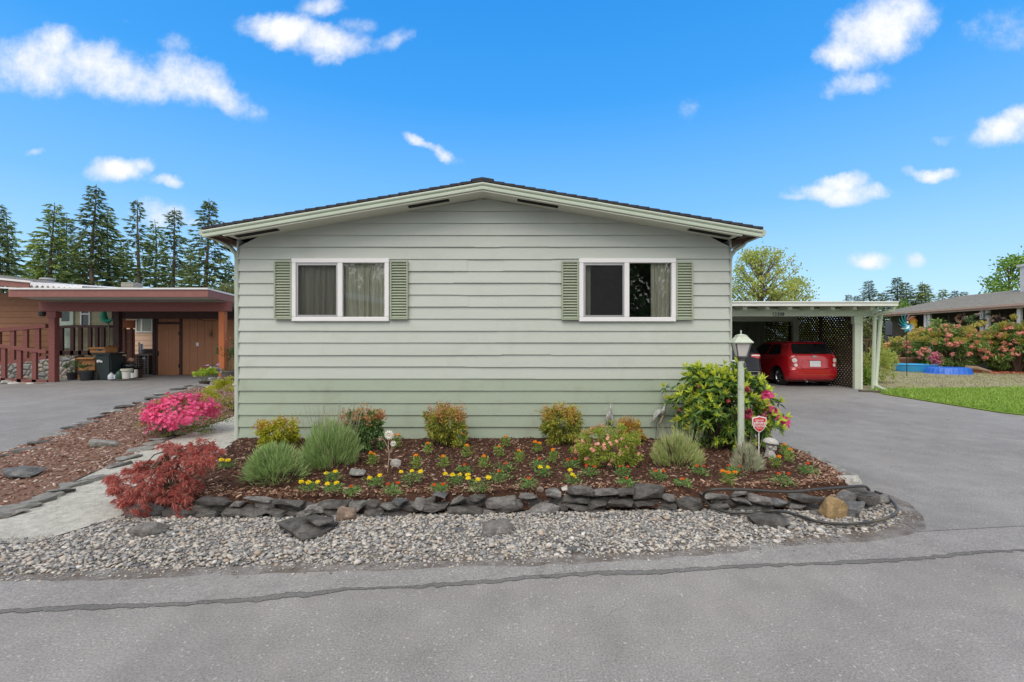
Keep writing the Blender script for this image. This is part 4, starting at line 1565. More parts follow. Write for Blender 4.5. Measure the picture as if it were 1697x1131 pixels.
# --- clipped golden shrub beyond the azalea
c, k = base(384, 680, .17)
t = thing('golden_shrub', 'rounded golden-green shrub half hidden by the downspout', 'shrub', c)
P, D = crown(rng(53), 9000, (c.x - .08, c.y + .3, c.z + .29), (.74, .5, .38), 100, .15, .85, .9)
P[:, 2] = np.maximum(P[:, 2], c.z + .01)
m_gold = leafmat('golden_leaf', [(.13, .17, .025), (.28, .32, .03), (.44, .44, .04), (.46, .40, .05)], .5, .3)
V, Fc = leaves(P, D, rng(54).uniform(.02, .05, len(P)), .016, rng(55), .2)
npmesh('foliage', V, Fc, m_gold, t)
stems(t, tuple(c), (.3, .25), .3, 10, 3, m_stem, .008)


# --- laceleaf maple
c, k = base(268, 846, .06)
t = thing('laceleaf_maple', 'weeping red laceleaf maple at the corner of the stone border', 'tree', c)
rd = random.Random(61)
g = rng(61)
mb = MB()
trunk = [c + Vector((0.02, .02, -.03)), c + Vector((.03, .03, .18)), c + Vector((-.02, .05, .38)), c + Vector((.02, .05, .55))]
mb.tube(trunk, [.026, .022, .017, .012], 8)
mb.build('trunk', m_stem, t, smooth=True)
pads = []
Ypl = c.y + .05
for (px, py, rx, ry) in [(330, 736, 20, 9), (345, 744, 14, 10), (310, 748, 24, 12), (286, 748, 18, 9), (340, 760, 14, 10), (262, 765, 22, 12), (238, 772, 20, 10), (290, 770, 26, 15), (318, 775, 24, 14), (222, 778, 14, 8), (258, 788, 26, 14), (232, 800, 20, 12), (205, 796, 20, 8), (188, 792, 12, 5),
                         (285, 796, 26, 15), (312, 796, 20, 13), (262, 812, 26, 14), (236, 822, 22, 13), (216, 818, 18, 11), (288, 820, 26, 14), (308, 822, 18, 12), (226, 842, 18, 11), (256, 838, 22, 13), (284, 843, 24, 13), (310, 838, 14, 11), (270, 858, 20, 9), (240, 856, 16, 8), (194, 812, 9, 6), (276, 738, 10, 6), (322, 758, 18, 12), (262, 832, 24, 14), (300, 852, 18, 10), (252, 866, 14, 6), (286, 862, 16, 8), (244, 806, 22, 14), (300, 812, 24, 14), (318, 838, 12, 10), (272, 780, 26, 14), (246, 852, 20, 12), (212, 832, 16, 10)]:
    p = W(px, py, Ypl + rd.uniform(-.16, .22))
    kk = p.y / F
    pads.append((p, rx * kk, ry * kk))
mb = MB()
Ps, Ds = [], []
for (p, rx, ry) in pads:
    s = trunk[rd.choice((1, 2, 3))]
    mid = s.lerp(p, .55) + Vector((0, 0, .04))
    mb.tube([s, mid, p], [.009, .006, .003], 5)
    # a pad is a handful of tufts, each a fan of thread-like leaflets hanging from a twig end
    for q_ in range(17):
        o_ = np.array([g.normal() * rx * .55, g.normal() * rx * .45, 0])
        o_[2] = g.normal() * ry * .40 - (o_[0] ** 2 + o_[1] ** 2) / rx ** 2 * ry * .5
        n = 30
        out_ = o_ / rx + np.array([0, -.1, -.05])
        Ps.append(np.array(p) + o_ + g.normal(0, .010, (n, 3)))
        Ds.append(out_ * .7 + g.normal(0, .55, (n, 3)) + np.array([0, 0, -.15]))
mb.build('branch', m_stem, t)
m_maple = leafmat('maple_red', [(.40, .07, .07), (.50, .13, .115), (.58, .23, .19), (.62, .32, .26), (.46, .10, .09)], .55, .35)
m_maple2 = leafmat('maple_bronze', [(.24, .10, .05), (.30, .07, .04), (.20, .12, .05)], .55, .35)
P, D = np.concatenate(Ps), np.concatenate(Ds)
V, Fc = leaves(P, D, g.uniform(.022, .052, len(P)), .0065, g, .2, .30)
npmesh('foliage', V, Fc, m_maple, t)
sel = g.choice(len(P), 900, replace=False)
Q = P[sel]
Q = Q[Q[:, 2] < c.z + .42]
V, Fc = leaves(Q, g.normal(0, .6, Q.shape) + np.array([0, 0, -.2]), .045, .008, g, .2, .2)
npmesh('bronze_foliage', V, Fc, m_maple2, t)

# --- rhododendron
c, k = base(1208, 748, .2)
t = thing('rhododendron', 'big yellow-green rhododendron with pink blooms at the corner of the house behind the lamp post', 'shrub', c)
g = rng(71)
rd = random.Random(71)
wh = []
w, h = 188 * k, 140 * k
cc = Vector((c.x + .07, c.y + .30, c.z + h * .47))
for i in range(520):
    d = Vector((rd.gauss(0, 1), rd.gauss(0, 1), rd.gauss(0, 1))).normalized()
    if d.z < -.85: d.z *= -1
    rr = rd.uniform(.62, 1.03)
    wob = 1 + .34 * mnoise.noise(d * 2.6 + Vector((4, 1, 0)))
    p = cc + Vector((d.x * w * .47, d.y * .48, d.z * h * .53)) * rr * wob
    p.x += .10 * (h * .5 - abs(p.z - cc.z)) * 0
    # the crown leans out to the right low down and to the left high up
    p.x += (cc.z - p.z) * .12
    if p.z < c.z + .03: continue
    wh.append((p, d, rr))
Po, Do, Lo, Pn, Dn, Ln_ = [], [], [], [], [], []
for (p, d, rr) in wh:
    axis = (d + Vector((0, 0, .7))).normalized()
    a = axis.orthogonal().normalized()
    b = axis.cross(a)
    new = (rr > .66 and rd.random() < .72 + .5 * max(0, (p.z - c.z) / h - .25))
    for j in range(rd.randint(8, 11)):
        th = rd.uniform(0, 6.28)
        dd = (a * math.cos(th) + b * math.sin(th)) * 1.0 + axis * rd.uniform(-.25, .35)
        Po.append(p[:])
        Do.append(dd[:])
        Lo.append(rd.uniform(.075, .125))
    if new:
        for j in range(rd.randint(7, 11)):
            th = rd.uniform(0, 6.28)
            dd = (a * math.cos(th) + b * math.sin(th)) * .6 + axis * rd.uniform(.5, 1.2)
            Pn.append((p + axis * .025)[:])
            Dn.append(dd[:])
            Ln_.append(rd.uniform(.06, .115))
m_rh_old = leafmat('rhododendron_leaf', [(.04, .095, .025), (.07, .145, .035), (.12, .21, .045), (.19, .28, .055)], .32, .2)
m_rh_new = leafmat('rhododendron_new', [(.52, .66, .06), (.66, .74, .09), (.74, .76, .13), (.56, .70, .08)], .4, .4)
m_rh_fl = leafmat('rhododendron_bloom', [(.72, .06, .25), (.80, .16, .36), (.62, .03, .18), (.85, .33, .48)], .5, .35, .1)
m_rh_bud = leafmat('rhododendron_bud', [(.50, .06, .07), (.60, .14, .12), (.45, .03, .08)], .5, .3, .1)
V, Fc = leaves(np.array(Po), np.array(Do), np.array(Lo), .036, g, .12, .12, .55)
npmesh('foliage', V, Fc, m_rh_old, t)
V, Fc = leaves(np.array(Pn), np.array(Dn), np.array(Ln_), .026, g, .2, .0)
npmesh('young_leaves', V, Fc, m_rh_new, t)
for (px, py, r_, m) in [(1262, 690, 10, 0), (1281, 682, 9, 0), (1250, 703, 8, 0), (1270, 657, 13, 0), (1238, 685, 11, 0), (1266, 672, 10, 0), (1287, 694, 9, 0), (1298, 699, 12, 0), (1252, 664, 7, 1), (1238, 645, 9, 1), (1207, 665, 6, 1), (1157, 641, 3.5, 1), (1126, 680, 3.5, 1), (1275, 678, 8, 0), (1256, 672, 7, 1)]:
    p = W(px, py, c.y - .12 if px < 1250 else c.y + .05)
    kk = p.y / F * r_ * (.88 if m == 0 else .62)
    n = 26 if m == 0 else 14
    q = unit(g.normal(size=(n, 3)))
    V, Fc = blossoms(np.array(p) + q * kk * .62, kk * .62, g, 5, .1, q)
    npmesh('bloom', V, Fc, m_rh_fl if m == 0 else m_rh_bud, t)
mb = MB()
for i in range(16):
    p = rd.choice(wh)[0]
    s = Vector((c.x + rd.uniform(-.1, .1), c.y + .3 + rd.uniform(-.1, .1), c.z - .03))
    mb.tube([s, s.lerp(p, .5) + Vector((0, 0, .03)), p], [.014, .010, .005], 5)
mb.build('branch', m_stem, t)

# --- marigolds
m_mg_leaf = leafmat('marigold_leaf', [(.09, .20, .05), (.14, .28, .07), (.20, .33, .10), (.06, .15, .04)], .55, .3)
m_mg_lime = leafmat('marigold_lime', [(.20, .32, .06), (.27, .38, .09), (.16, .28, .05)], .55, .35)
m_mg = {'o': leafmat('marigold_orange', [(.85, .28, .01), (.90, .38, .015), (.75, .20, .01)], .55, .25, .1),
        'y': leafmat('marigold_yellow', [(.88, .68, .02), (.92, .76, .04), (.80, .56, .01)], .55, .25, .1),
        'r': leafmat('marigold_red', [(.60, .08, .01), (.75, .16, .015), (.45, .035, .01)], .55, .25, .1)}
MG = [  # foot x, foot y, colour, blooms, height px, label
    (658, 742, 'o', 2, 26, 'orange marigold behind the metal flower, close to the siding'),
    (710, 752, 'o', 1, 22, 'orange marigold directly before the left edge of the lone mid-wall nandina'),
    (767, 739, 'o', 1, 22, 'thin orange marigold at the siding just to the right of the lone mid-wall nandina'),
    (774, 758, 'o', 1, 22, 'orange marigold one step nearer than the thin one right of the mid-wall nandina'),
    (827, 756, 'o', 1, 20, 'orange marigold midway between the two mid-wall nandinas, second row'),
    (838, 739, 'o', 1, 18, 'orange marigold closest to the siding between the two mid-wall nandinas'),
    (860, 766, 'o', 1, 22, 'orange marigold third row, below and left of the nandina beside the pink azalea'),
    (890, 750, 'o', 2, 20, 'flat-headed orange marigold at the left foot of the nandina beside the pink azalea'),
    (916, 765, 'o', 1, 22, 'orange marigold in front of the nandina beside the pink azalea'),
    (617, 770, 'o', 2, 22, 'orange marigold with two stacked blooms left of the metal flower'),
    (689, 777, 'o', 1, 26, 'tall pale-leaved orange marigold to the right of the white shell'),
    (735, 775, 'o', 1, 22, 'orange marigold in front of the lone mid-wall nandina'),
    (802, 776, 'o', 1, 24, 'orange marigold with a bare pale foot in the middle of the bed'),
    (770, 783, 'r', 1, 14, 'small red-budded marigold in the middle of the bed, left of the bare-footed orange one'),
    (838, 781, 'r', 1, 17, 'red-budded marigold just behind the broad bushy one in the middle of the bed'),
    (827, 797, 'r', 1, 19, 'broad bushy marigold with one rusty bud in the middle of the bed'),
    (894, 776, 'r', 1, 18, 'single red marigold directly behind a bright yellow one'),
    (901, 788, 'y', 2, 17, 'bright yellow marigold directly in front of a single red one'),
    (947, 776, 'r', 2, 17, 'red marigold at the left foot of the salmon-flowered azalea'),
    (948, 802, 'y', 3, 24, 'tall yellow marigold with blooms stacked one above another near the stone border'),
    (978, 788, 'r', 2, 18, 'marigold with two side-by-side deep red blooms under the salmon-flowered azalea'),
    (876, 809, 'r', 1, 20, 'marigold with one orange-red bloom closest to the stone border at mid bed'),
    (757, 801, 'y', 4, 18, 'marigold with a cluster of four yellow blooms left of the taller yellow pair'),
    (793, 815, 'y', 3, 26, 'bushy yellow marigold at the stone border with blooms reaching to one side'),
    (728, 814, 'r', 2, 14, 'low dark red marigold tucked behind the round blue-grey border stone'),
    (682, 799, 'y', 3, 20, 'spreading yellow marigold with blooms on both sides and one above'),
    (652, 820, 'r', 2, 22, 'orange-red marigold against the stone border below the metal flower'),
    (513, 814, 'y', 3, 18, 'yellow marigold furthest towards the lavender cushion in the front row'),
    (551, 797, 'y', 2, 18, 'yellow marigold directly in front of the tall loose lavender'),
    (551, 815, 'y', 2, 16, 'low yellow marigold with two separate blooms by the stone border'),
    (584, 819, 'r', 1, 16, 'small dark red marigold by the stone border left of the tan stone'),
    (621, 806, 'y', 2, 18, 'yellow marigold right of the flat greenish stone in the mulch'),
    (375, 776, 'y', 2, 16, 'yellow marigold peeping out behind the rounded lavender near the red maple'),
    (1033, 789, 'r', 2, 20, 'orange-red marigold at the right foot of the salmon-flowered azalea'),
    (1039, 805, 'r', 1, 14, 'low leafy marigold with one red bloom at the stone border below the salmon azalea'),
    (1091, 795, 'r', 2, 19, 'orange-red marigold between the salmon azalea and the wispy lavender'),
    (1131, 806, 'r', 1, 14, 'low marigold with one reddish bloom at the stone border below the wispy lavender'),
    (1159, 787, 'r', 2, 18, 'red-orange marigold at the right foot of the wispy lavender'),
    (1206, 801, 'o', 3, 22, 'three-bloomed orange marigold left of the small pale lavender'),
    (1216, 788, 'r', 2, 18, 'red-orange marigold just behind the three-bloomed orange one'),
    (1223, 752, 'o', 1, 16, 'orange marigold hidden at the foot of the lamp post'),
    (1286, 775, 'o', 1, 22, 'orange marigold with pale leaves right below the stone mushroom'),
    (1300, 752, 'o', 1, 18, 'orange marigold furthest back by the drive edge, right of the stone mushroom'),
    (1308, 766, 'o', 1, 24, 'orange marigold on the drive side of the bed, one step nearer than the furthest'),
    (1337, 786, 'r', 1, 20, 'red-budded marigold nearest the slab edging by the drive'),
    (1295, 804, 'r', 2, 23, 'round bushy marigold with two small orange blooms above the hose'),
]
for i, (px, py, colr, nb, hp_, lab) in enumerate(MG):
    g = rng(500 + i)
    c, k = base(px, py, .215)
    h = hp_ * k
    lime = colr == 'o' and hp_ > 17
    t = thing('marigold', lab, 'marigold', c, 'marigolds planted across the flower bed')
    w = (.048 if lime else .07) * (1.1 if colr == 'r' else 1) * (1.25 if 'ushy' in lab or 'spread' in lab else 1)
    n = 150
    P = np.array(c) + np.stack([g.normal(0, w * .5, n), g.normal(0, w * .5, n), h * (.72 if lime else .62) * g.uniform(.02, 1, n)], 1)
    D = (P - np.array(c)) * np.array([1, 1, .3]) / w + g.normal(0, .35, (n, 3)) + np.array([0, 0, .35])
    V, Fc = leaves(P, D, g.uniform(.020, .042, n), .011, g, .2, .1)
    npmesh('foliage', V, Fc, m_mg_lime if lime else m_mg_leaf, t)
    for b in range(nb):
        ox = 0 if nb == 1 else (b - (nb - 1) / 2) * w * (1.1 if 'stack' not in lab else .25)
        oz = h * (.93 - (.22 * b if 'stack' in lab else .10 * g.random()))
        r_ = (.025 if colr != 'r' else .019) * g.uniform(.9, 1.2)
        p = np.array([c.x + ox, c.y - .02 + .02 * g.normal(), c.z + oz])
        m = 34
        q = unit(g.normal(size=(m, 3)))
        q[:, 2] = np.abs(q[:, 2]) * .9
        V, Fc = blossoms(p + q * np.array([r_, r_, r_ * .6]) * .55, r_ * .62, g, 3, .5, q)
        V[:, 2] = np.minimum(V[:, 2], p[2] + r_)
        npmesh('bloom', V, Fc, m_mg[colr], t)
        mb = MB()
        mb.tube([c + Vector((ox * .2, 0, 0)), c + Vector((ox * .7, -.01, oz * .6)), Vector(p)], .0022, 4)
        mb.build('stem', m_gstem, t)


# ================================================================== GARDEN ORNAMENTS, LAMP AND SIGN
m_zinc = paint('weathered_zinc', (.46, .46, .46), .5, .45, 26, .4, 60, metal=.25)
m_zinc_d = paint('dark_zinc', (.13, .13, .13), .5, .35, 26, metal=.5)
m_rustw = paint('rusty_cream_metal', (.46, .36, .26), .6, .3, 30, dirt=((.30, .11, .05), 20))
m_cream = paint('chipped_white_metal', (.66, .64, .56), .6, .15, 30, dirt=((.40, .20, .12), 24))
m_conc = paint('cast_stone', (.46, .45, .43), .85, .35, 28, .5, 60)

# metal heron, looking up and away
c, k = base(1010, 728, .2)
Yh = c.y
t = thing('heron_statue', 'short grey metal heron seen from behind with its beak pointing up', 'garden statue', c)


def HP(px, py, dy=0.0):
    p = W(px, py, Yh)
    p.y += dy
    return p


mb = MB()
mb.tube([HP(1009.5, 705, .03), HP(1009.5, 699, .02), HP(1009.5, 690, 0), HP(1010, 683, -.02), HP(1010.5, 678, -.03), HP(1011, 674, -.035), HP(1012, 668, -.02)], [.012, .034, .045, .030, .016, .012, .003], 12)
mb.build('body', m_zinc, t, smooth=True)
for s_ in (-1, 1):
    mb = MB()
    mb.tube([HP(1009.5 + s_ * 3.2, 685, -.02), HP(1009.5 + s_ * 4.6, 692, -.03), HP(1009.5 + s_ * 4.0, 699, -.025), HP(1009.5 + s_ * 1.5, 704.5, -.02)], [.008, .018, .015, .003], 8)
    mb.build('wing', m_zinc, t, smooth=True)
    mb = MB()
    mb.tube([HP(1009.5 + s_ * 4.2, 701, 0), HP(1009.5 + s_ * 4.8, 729, 0)], .0035, 6)
    mb.build('leg', m_zinc_d, t)
mb = MB()
mb.tube([HP(1009.5, 698, -.045), HP(1007.5, 704.5, -.04)], [.012, .004], 6)
mb.tube([HP(1009.5, 698, -.045), HP(1011.5, 704.5, -.04)], [.012, .004], 6)
mb.build('tail', m_zinc_d, t)

c, k = base(1095, 729, .2)
Yh = c.y
t = thing('heron_statue', 'tall grey metal heron in profile with curved neck beside the lavender', 'garden statue', c)
mb = MB()
mb.tube(spline([HP(1082, 697), HP(1086, 689), HP(1091, 684), HP(1096, 684), HP(1100, 680), HP(1102.5, 672), HP(1102.5, 666), HP(1100, 659), HP(1097.6, 652), HP(1097.8, 648), HP(1101, 645.2), HP(1104.5, 645.6), HP(1111, 648.4)], 4),
        [.008 + 0 * i for i in range(0)] or [r for r in np.interp(np.linspace(0, 1, 49), [0, .08, .17, .25, .33, .42, .55, .70, .78, .84, .90, 1], [.006, .030, .048, .052, .032, .018, .013, .011, .012, .016, .010, .002])], 12)
mb.build('body', m_zinc, t, smooth=True)
mb = MB()
mb.tube(spline([HP(1099, 687, -.03), HP(1092, 683, -.045), HP(1086, 688, -.045), HP(1082, 697, -.035), HP(1081, 700, -.03)], 4), [float(r) for r in np.interp(np.linspace(0, 1, 17), [0, .3, .6, 1], [.008, .030, .026, .004])], 8)
mb.build('wing', m_zinc, t, smooth=True)
mb = MB()
mb.tube([HP(1098, 688, -.02), HP(1095, 697, -.02), HP(1091, 702, -.01)], [.016, .014, .005], 8)
mb.build('belly', m_rustw, t, smooth=True)
mb = MB()
mb.tube([HP(1083, 697), HP(1077.5, 704)], [.008, .002], 6)
mb.build('tail', m_zinc_d, t)
for a, b_ in ((1088, 1086.5), (1091.3, 1089.5)):
    mb = MB()
    mb.tube([HP(a, 700, 0), HP(a - .3, 710, 0), HP(b_, 730, 0)], .004, 6)
    mb.build('leg', m_zinc_d, t)

# rusty metal flower on a stake
c, k = base(642, 783, .2)
Yh = c.y - .0
t = thing('metal_flower', 'rusty cream metal flower stake with a large and a small round bloom', 'garden ornament', c)
mb = MB()
mb.tube([HP(642, 785), HP(644, 765), HP(645, 752), HP(643.5, 738), HP(644, 722)], .0042, 6)
mb.tube([HP(645, 751), HP(641, 738), HP(636, 729), HP(632, 727)], .0032, 6)
mb.tube([HP(645, 751), HP(649, 742), HP(651.5, 737)], .0032, 6)
mb.build('stem', m_rustw, t)
for sx in (-1, 1):
    mb = MB()
    b0 = HP(645, 752, -.004)
    tip = HP(645 + sx * 6.5, 742 if sx > 0 else 743, -.02)
    mid = b0.lerp(tip, .5)
    mb.add([b0, mid + Vector((sx * .014, .004, -.012)), tip, mid + Vector((-sx * .010, -.008, .006)), ], [(0, 1, 2), (0, 2, 3)])
    mb.build('leaf', m_rustw, t)


def metal_bloom(px, py, r, petals, name, two):
    hub = HP(px, py, -.012)
    for ring, (rr, ln, off) in enumerate(((.35, 1.0, 0), (.25, .72, .5))[:2 if two else 1]):
        for q in range(petals):
            th = 2 * math.pi * (q + off) / petals
            d = Vector((math.cos(th), 0, math.sin(th)))
            e = Vector((-math.sin(th), 0, math.cos(th)))
            a = hub + d * r * rr * .5 + Vector((0, -.004 * ring, 0))
            m_ = hub + d * r * .72 * ln + Vector((0, -.014 - .004 * ring, 0))
            z_ = hub + d * r * ln + Vector((0, -.004 * ring - .004, 0))
            w_ = r * .18
            mb.add([a - e * w_ * .4, a + e * w_ * .4, m_ + e * w_, z_ + e * w_ * .5, z_ - e * w_ * .5, m_ - e * w_], [(0, 1, 2, 5), (5, 2, 3, 4)])
    mb.lathe([(r * .22, 0), (r * .2, .006), (r * .08, .010)], 10, Matrix.Translation(hub + Vector((0, -.012, 0))) @ Matrix.Rotation(R(90), 4, 'X'))
    return mb


mb = MB()
metal_bloom(645.5, 721, 8.2 * k, 13, 'bloom', True).build('bloom', m_cream, t)
mb = MB()
metal_bloom(652.5, 735.5, 5.4 * k, 11, 'bloom', True).build('bloom', m_cream, t)
mb = MB()
metal_bloom(631, 726.5, 4.2 * k, 6, 'bloom', False).build('bloom', m_rustw, t)

# stone mushroom gnome
c, k = base(1276, 758, .2)
t = thing('stone_mushroom', 'small cast stone mushroom ornament with a domed cap beside the drive', 'garden ornament', c)
mb = MB()
mb.lathe([(.062, 0), (.066, .03), (.052, .06), (.046, .12), (.050, .165), (.040, .19)], 16, Matrix.Translation(c))
mb.lathe([(.018, 0), (.034, .03), (.030, .07), (.016, .09)], 10, Matrix.Translation(c + Vector((-.02, -.045, .0))))
mb.lathe([(.012, 0), (.030, .02), (.024, .055), (.012, .07)], 10, Matrix.Translation(c + Vector((.028, -.040, .085))))
mb.build('stalk', m_conc, t, smooth=True)
mb = MB()
M_ = Matrix.Translation(c + Vector((.006, 0, .172))) @ Matrix.Rotation(R(8), 4, 'Y')
mb.lathe([(.03, .0), (.078, -.005), (.092, .008), (.088, .026), (.066, .052), (.034, .068), (.0, .073)], 20, M_)
mb.build('cap', m_conc, t, smooth=True)
mb = MB()
for q in (-.028, .028):
    mb.lathe([(.0, -.024), (.016, -.018), (.024, 0), (.018, .018), (.0, .024)], 10, Matrix.Translation(c + Vector((.004 + q, -.048, .135))))
mb.build('gill', m_conc, t, smooth=True)

# lamp post
Yl = 5.6
lx = W(1228, 600, Yl).x
zl0 = .19
t = thing('lamp_post', 'pale sage lamp post with a four-sided lantern in front of the rhododendron', 'lamp post', (lx, Yl, zl0))
m_lamp = paint('lamp_sage', lin(188, 199, 182), .45, .08, 8, dirt=(lin(150, 160, 130), 18))
m_lampd = paint('lamp_grey', (.10, .105, .105), .5, .15, 12)
kz = Yl / F
ZL = lambda py: H - (py - CY) * kz
mb = MB()
mb.lathe([(.040, zl0 - .05), (.038, zl0 + .3), (.036, ZL(599))], 16, Matrix.Translation((lx, Yl, 0)))
mb.build('post', m_lamp, t, smooth=True)
ang = R(38)


def lantern(mb, prof, n=4):                       # square cross sections turned on the post
    v = []
    for (r, z) in prof:
        for q in range(n):
            a = ang + q * math.pi * 2 / n
            v.append((lx + r * math.cos(a), Yl + r * math.sin(a), z))
    f = []
    for i in range(len(prof) - 1):
        for q in range(n):
            q2 = (q + 1) % n
            f.append((i * n + q, i * n + q2, (i + 1) * n + q2, (i + 1) * n + q))
    f.append(tuple(range(n - 1, -1, -1)))
    f.append(tuple((len(prof) - 1) * n + q for q in range(n)))
    return mb.add(v, f)


mb = lantern(MB(), [(.150, ZL(569.0)), (.154, ZL(567.8)), (.082, ZL(558.5)), (.078, ZL(557.5))])
rf = mb.build('roof', m_lamp, t)
mb = lantern(MB(), [(.076, ZL(557.3)), (.078, ZL(556.4)), (.034, ZL(554.4)), (.012, ZL(554.0))])
mb.tube([(lx, Yl, ZL(554.3)), (lx, Yl, ZL(549)), (lx, Yl, ZL(547.6))], [.008, .008, .004], 8)
mb.build('finial', m_lamp, rf)
m_milk = paint('milk_glass', (.62, .60, .58), .35, .04, 6)
mb = lantern(MB(), [(.070, ZL(590.5)), (.118, ZL(569.2))])
mb.build('pane', m_milk, t)
mb = MB()
for q in range(4):
    a = ang + q * math.pi / 2
    r0, r1 = .073, .121
    mb.bar((lx + r0 * math.cos(a), Yl + r0 * math.sin(a), ZL(591)), (lx + r1 * math.cos(a), Yl + r1 * math.sin(a), ZL(569)), .012, .012)
lantern(mb, [(.074, ZL(592.5)), (.078, ZL(590.4))])
mb.lathe([(.034, ZL(599.5)), (.036, ZL(597)), (.050, ZL(592.4))], 14, Matrix.Translation((lx, Yl, 0)))
mb.build('cage', m_lampd, t)
mb = MB()
mb.box(lx + .014, lx + .042, Yl - .046, Yl - .030, ZL(607.5), ZL(601.5))
mb.build('photocell', m_lampd, t, bevel=.003)

# security sign
m_red = paint('sign_red', (.62, .045, .05), .4, .05, 10)
m_signw = paint('sign_white', (.80, .80, .80), .4, .03, 10)
Ys = 5.45
sx, sz = W(1258.4, 703.5, Ys).x, W(1258.4, 703.5, Ys).z
ks = Ys / F
t = thing('yard_sign', 'red shield-shaped yard sign with white border and lettering on a thin stake', 'sign', (sx, Ys, .2))
shield = [(-11.6, 10.5), (-8, 11.8), (-4, 12.4), (0, 14.0), (4, 12.6), (8, 12.2), (11.8, 11.0), (11.9, 4), (11.2, -1), (9.4, -5.5), (6.3, -9.4), (3, -12), (0, -13.6), (-3, -12), (-6.3, -9.4), (-9.4, -5.5), (-11.2, -1), (-11.8, 4)]
mb = MB()
mb.prism([(a * ks, b * ks) for a, b in shield], .006, Matrix.Translation((sx, Ys, sz)))
mb.build('plate', m_signw, t)
mb = MB()
mb.prism([(a * ks * .87, (b - .2) * ks * .88 + .0) for a, b in shield], .003, Matrix.Translation((sx, Ys - .0035, sz)))
mb.build('red_field', m_red, t)
mb = MB()
mb.tube([(sx, Ys + .010, .15), (sx, Ys + .010, sz + .05)], .0055, 8)
mb.build('stake', m_signw, t)


def text(s, size, loc, mat, parent, name='lettering', extrude=.001, rot=(R(90), 0, 0), align='CENTER', sp=1.0, off=0.0):
    cu = bpy.data.curves.new(name, 'FONT')
    cu.body = s
    cu.size = size
    cu.extrude = extrude
    cu.offset = off
    cu.align_x = align
    cu.align_y = 'CENTER'
    cu.space_character = sp
    o = bpy.data.objects.new(name, cu)
    C.objects.link(o)
    o.rotation_euler = rot
    o.location = loc
    bpy.context.view_layer.update()
    me = bpy.data.meshes.new_from_object(o.evaluated_get(bpy.context.evaluated_depsgraph_get()))
    me.transform(o.matrix_world)
    bpy.data.objects.remove(o)
    return link(name, me, mat, parent)


text('xfinity', .058, (sx, Ys - .006, sz + .018), m_signw, t, off=.0006)
text('home', .058, (sx, Ys - .006, sz - .016), m_signw, t)
mb = MB()                                         # two lines of print too small to read
for (zc, w_, n_, h_) in ((.050, .052, 11, .009), (-.046, .030, 8, .005)):
    for q in range(n_):
        x0 = sx - w_ + 2 * w_ * q / n_
        mb.box(x0, x0 + 2 * w_ / n_ * .7, Ys - .0055, Ys - .0035, sz + zc - h_ / 2, sz + zc + h_ / 2)
mb.build('small_print', m_signw, t)

# ================================================================== CARPORT ON THE RIGHT
m_cpt = paint('carport_sage', lin(192, 202, 184), .5, .05, 4)
m_cpw = paint('carport_white', lin(226, 228, 222), .5, .05, 4)
m_latt = paint('lattice_brown', (.055, .038, .033), .8, .3, 14)
m_under = paint('carport_ceiling', lin(190, 195, 175), .7, .06, 3)
t = thing('carport', 'pale sage flat-roofed carport with house number on its beam beside the house', 'carport', (7, 14.35, .13))
Yb = 14.35
P_ = lambda px, py, Y=Yb: W(px, py, Y)
xr_roof = P_(1486, 500, 13.75).x
zt_, zb_ = P_(0, 500, 13.75).z, P_(0, 507.5, 13.75).z
mb = MB()
mb.box(3.3, xr_roof - .03, 13.80, 20.4, zb_ + .02, zt_ - .02)
mb.build('roof', m_under, t)
mb = MB()
mb.box(3.3, xr_roof, 13.66, 13.80, zt_ - .035, zt_)
mb.box(3.3, xr_roof, 13.69, 13.80, zb_, zt_ - .035)
mb.box(xr_roof - .03, xr_roof, 13.802, 20.4, zb_, zt_)
mb.build('fascia', m_cpw, t)
mb = MB()
for px in (1231, 1268, 1305, 1341, 1375, 1411, 1440):
    x = P_(px, 510, 14.0).x
    mb.box(x - .06, x + .06, 13.86, 20.2, zb_ - .10, zb_ + .018)
mb.build('rafter', m_under, t)
mb = MB()
ztb, zbb = P_(0, 511.5).z, P_(0, 524.5).z
mb.box(3.3, P_(1457, 0).x, Yb, Yb + .12, zbb, ztb)
mb.build('beam', m_cpt, t, bevel=.008)
text('12308', .150, (P_(1289.5, 0).x, Yb - .004, P_(0, 521.2).z), paint('number_black', (.015, .016, .02), .5, .05), t, 'house_number', .004, off=.001, sp=1.04)
xp = P_(1421.5, 0).x
mb = MB()
mb.box(xp - .09, xp + .09, Yb + .0, Yb + .10, .10, zbb)
mb.box(xp - .12, xp + .13, Yb - .02, Yb + .13, zbb - .24, zbb - .002)
mb.build('post', m_cpt, t, bevel=.006)
mb = MB()
mb.box(xp + .13, xp + .20, Yb + .05, Yb + .11, .12, zbb + .02)
mb.build('post', m_cpw, t, bevel=.006)
# inner beam and post
mb = MB()
Yi = 17.0
mb.box(3.3, P_(1322, 0, Yi).x, Yi, Yi + .12, P_(0, 533, Yi).z, P_(0, 524, Yi).z + .1)
mb.build('beam', m_cpt, t)
mb = MB()
xi = P_(1319.5, 0, Yi).x
mb.box(xi - .10, xi + .10, Yi + .0, Yi + .12, .12, P_(0, 532, Yi).z)
mb.box(xi - .13, xi + .13, Yi - .02, Yi + .14, P_(0, 540, Yi).z, P_(0, 531, Yi).z)
mb.build('post', m_cpt, t)
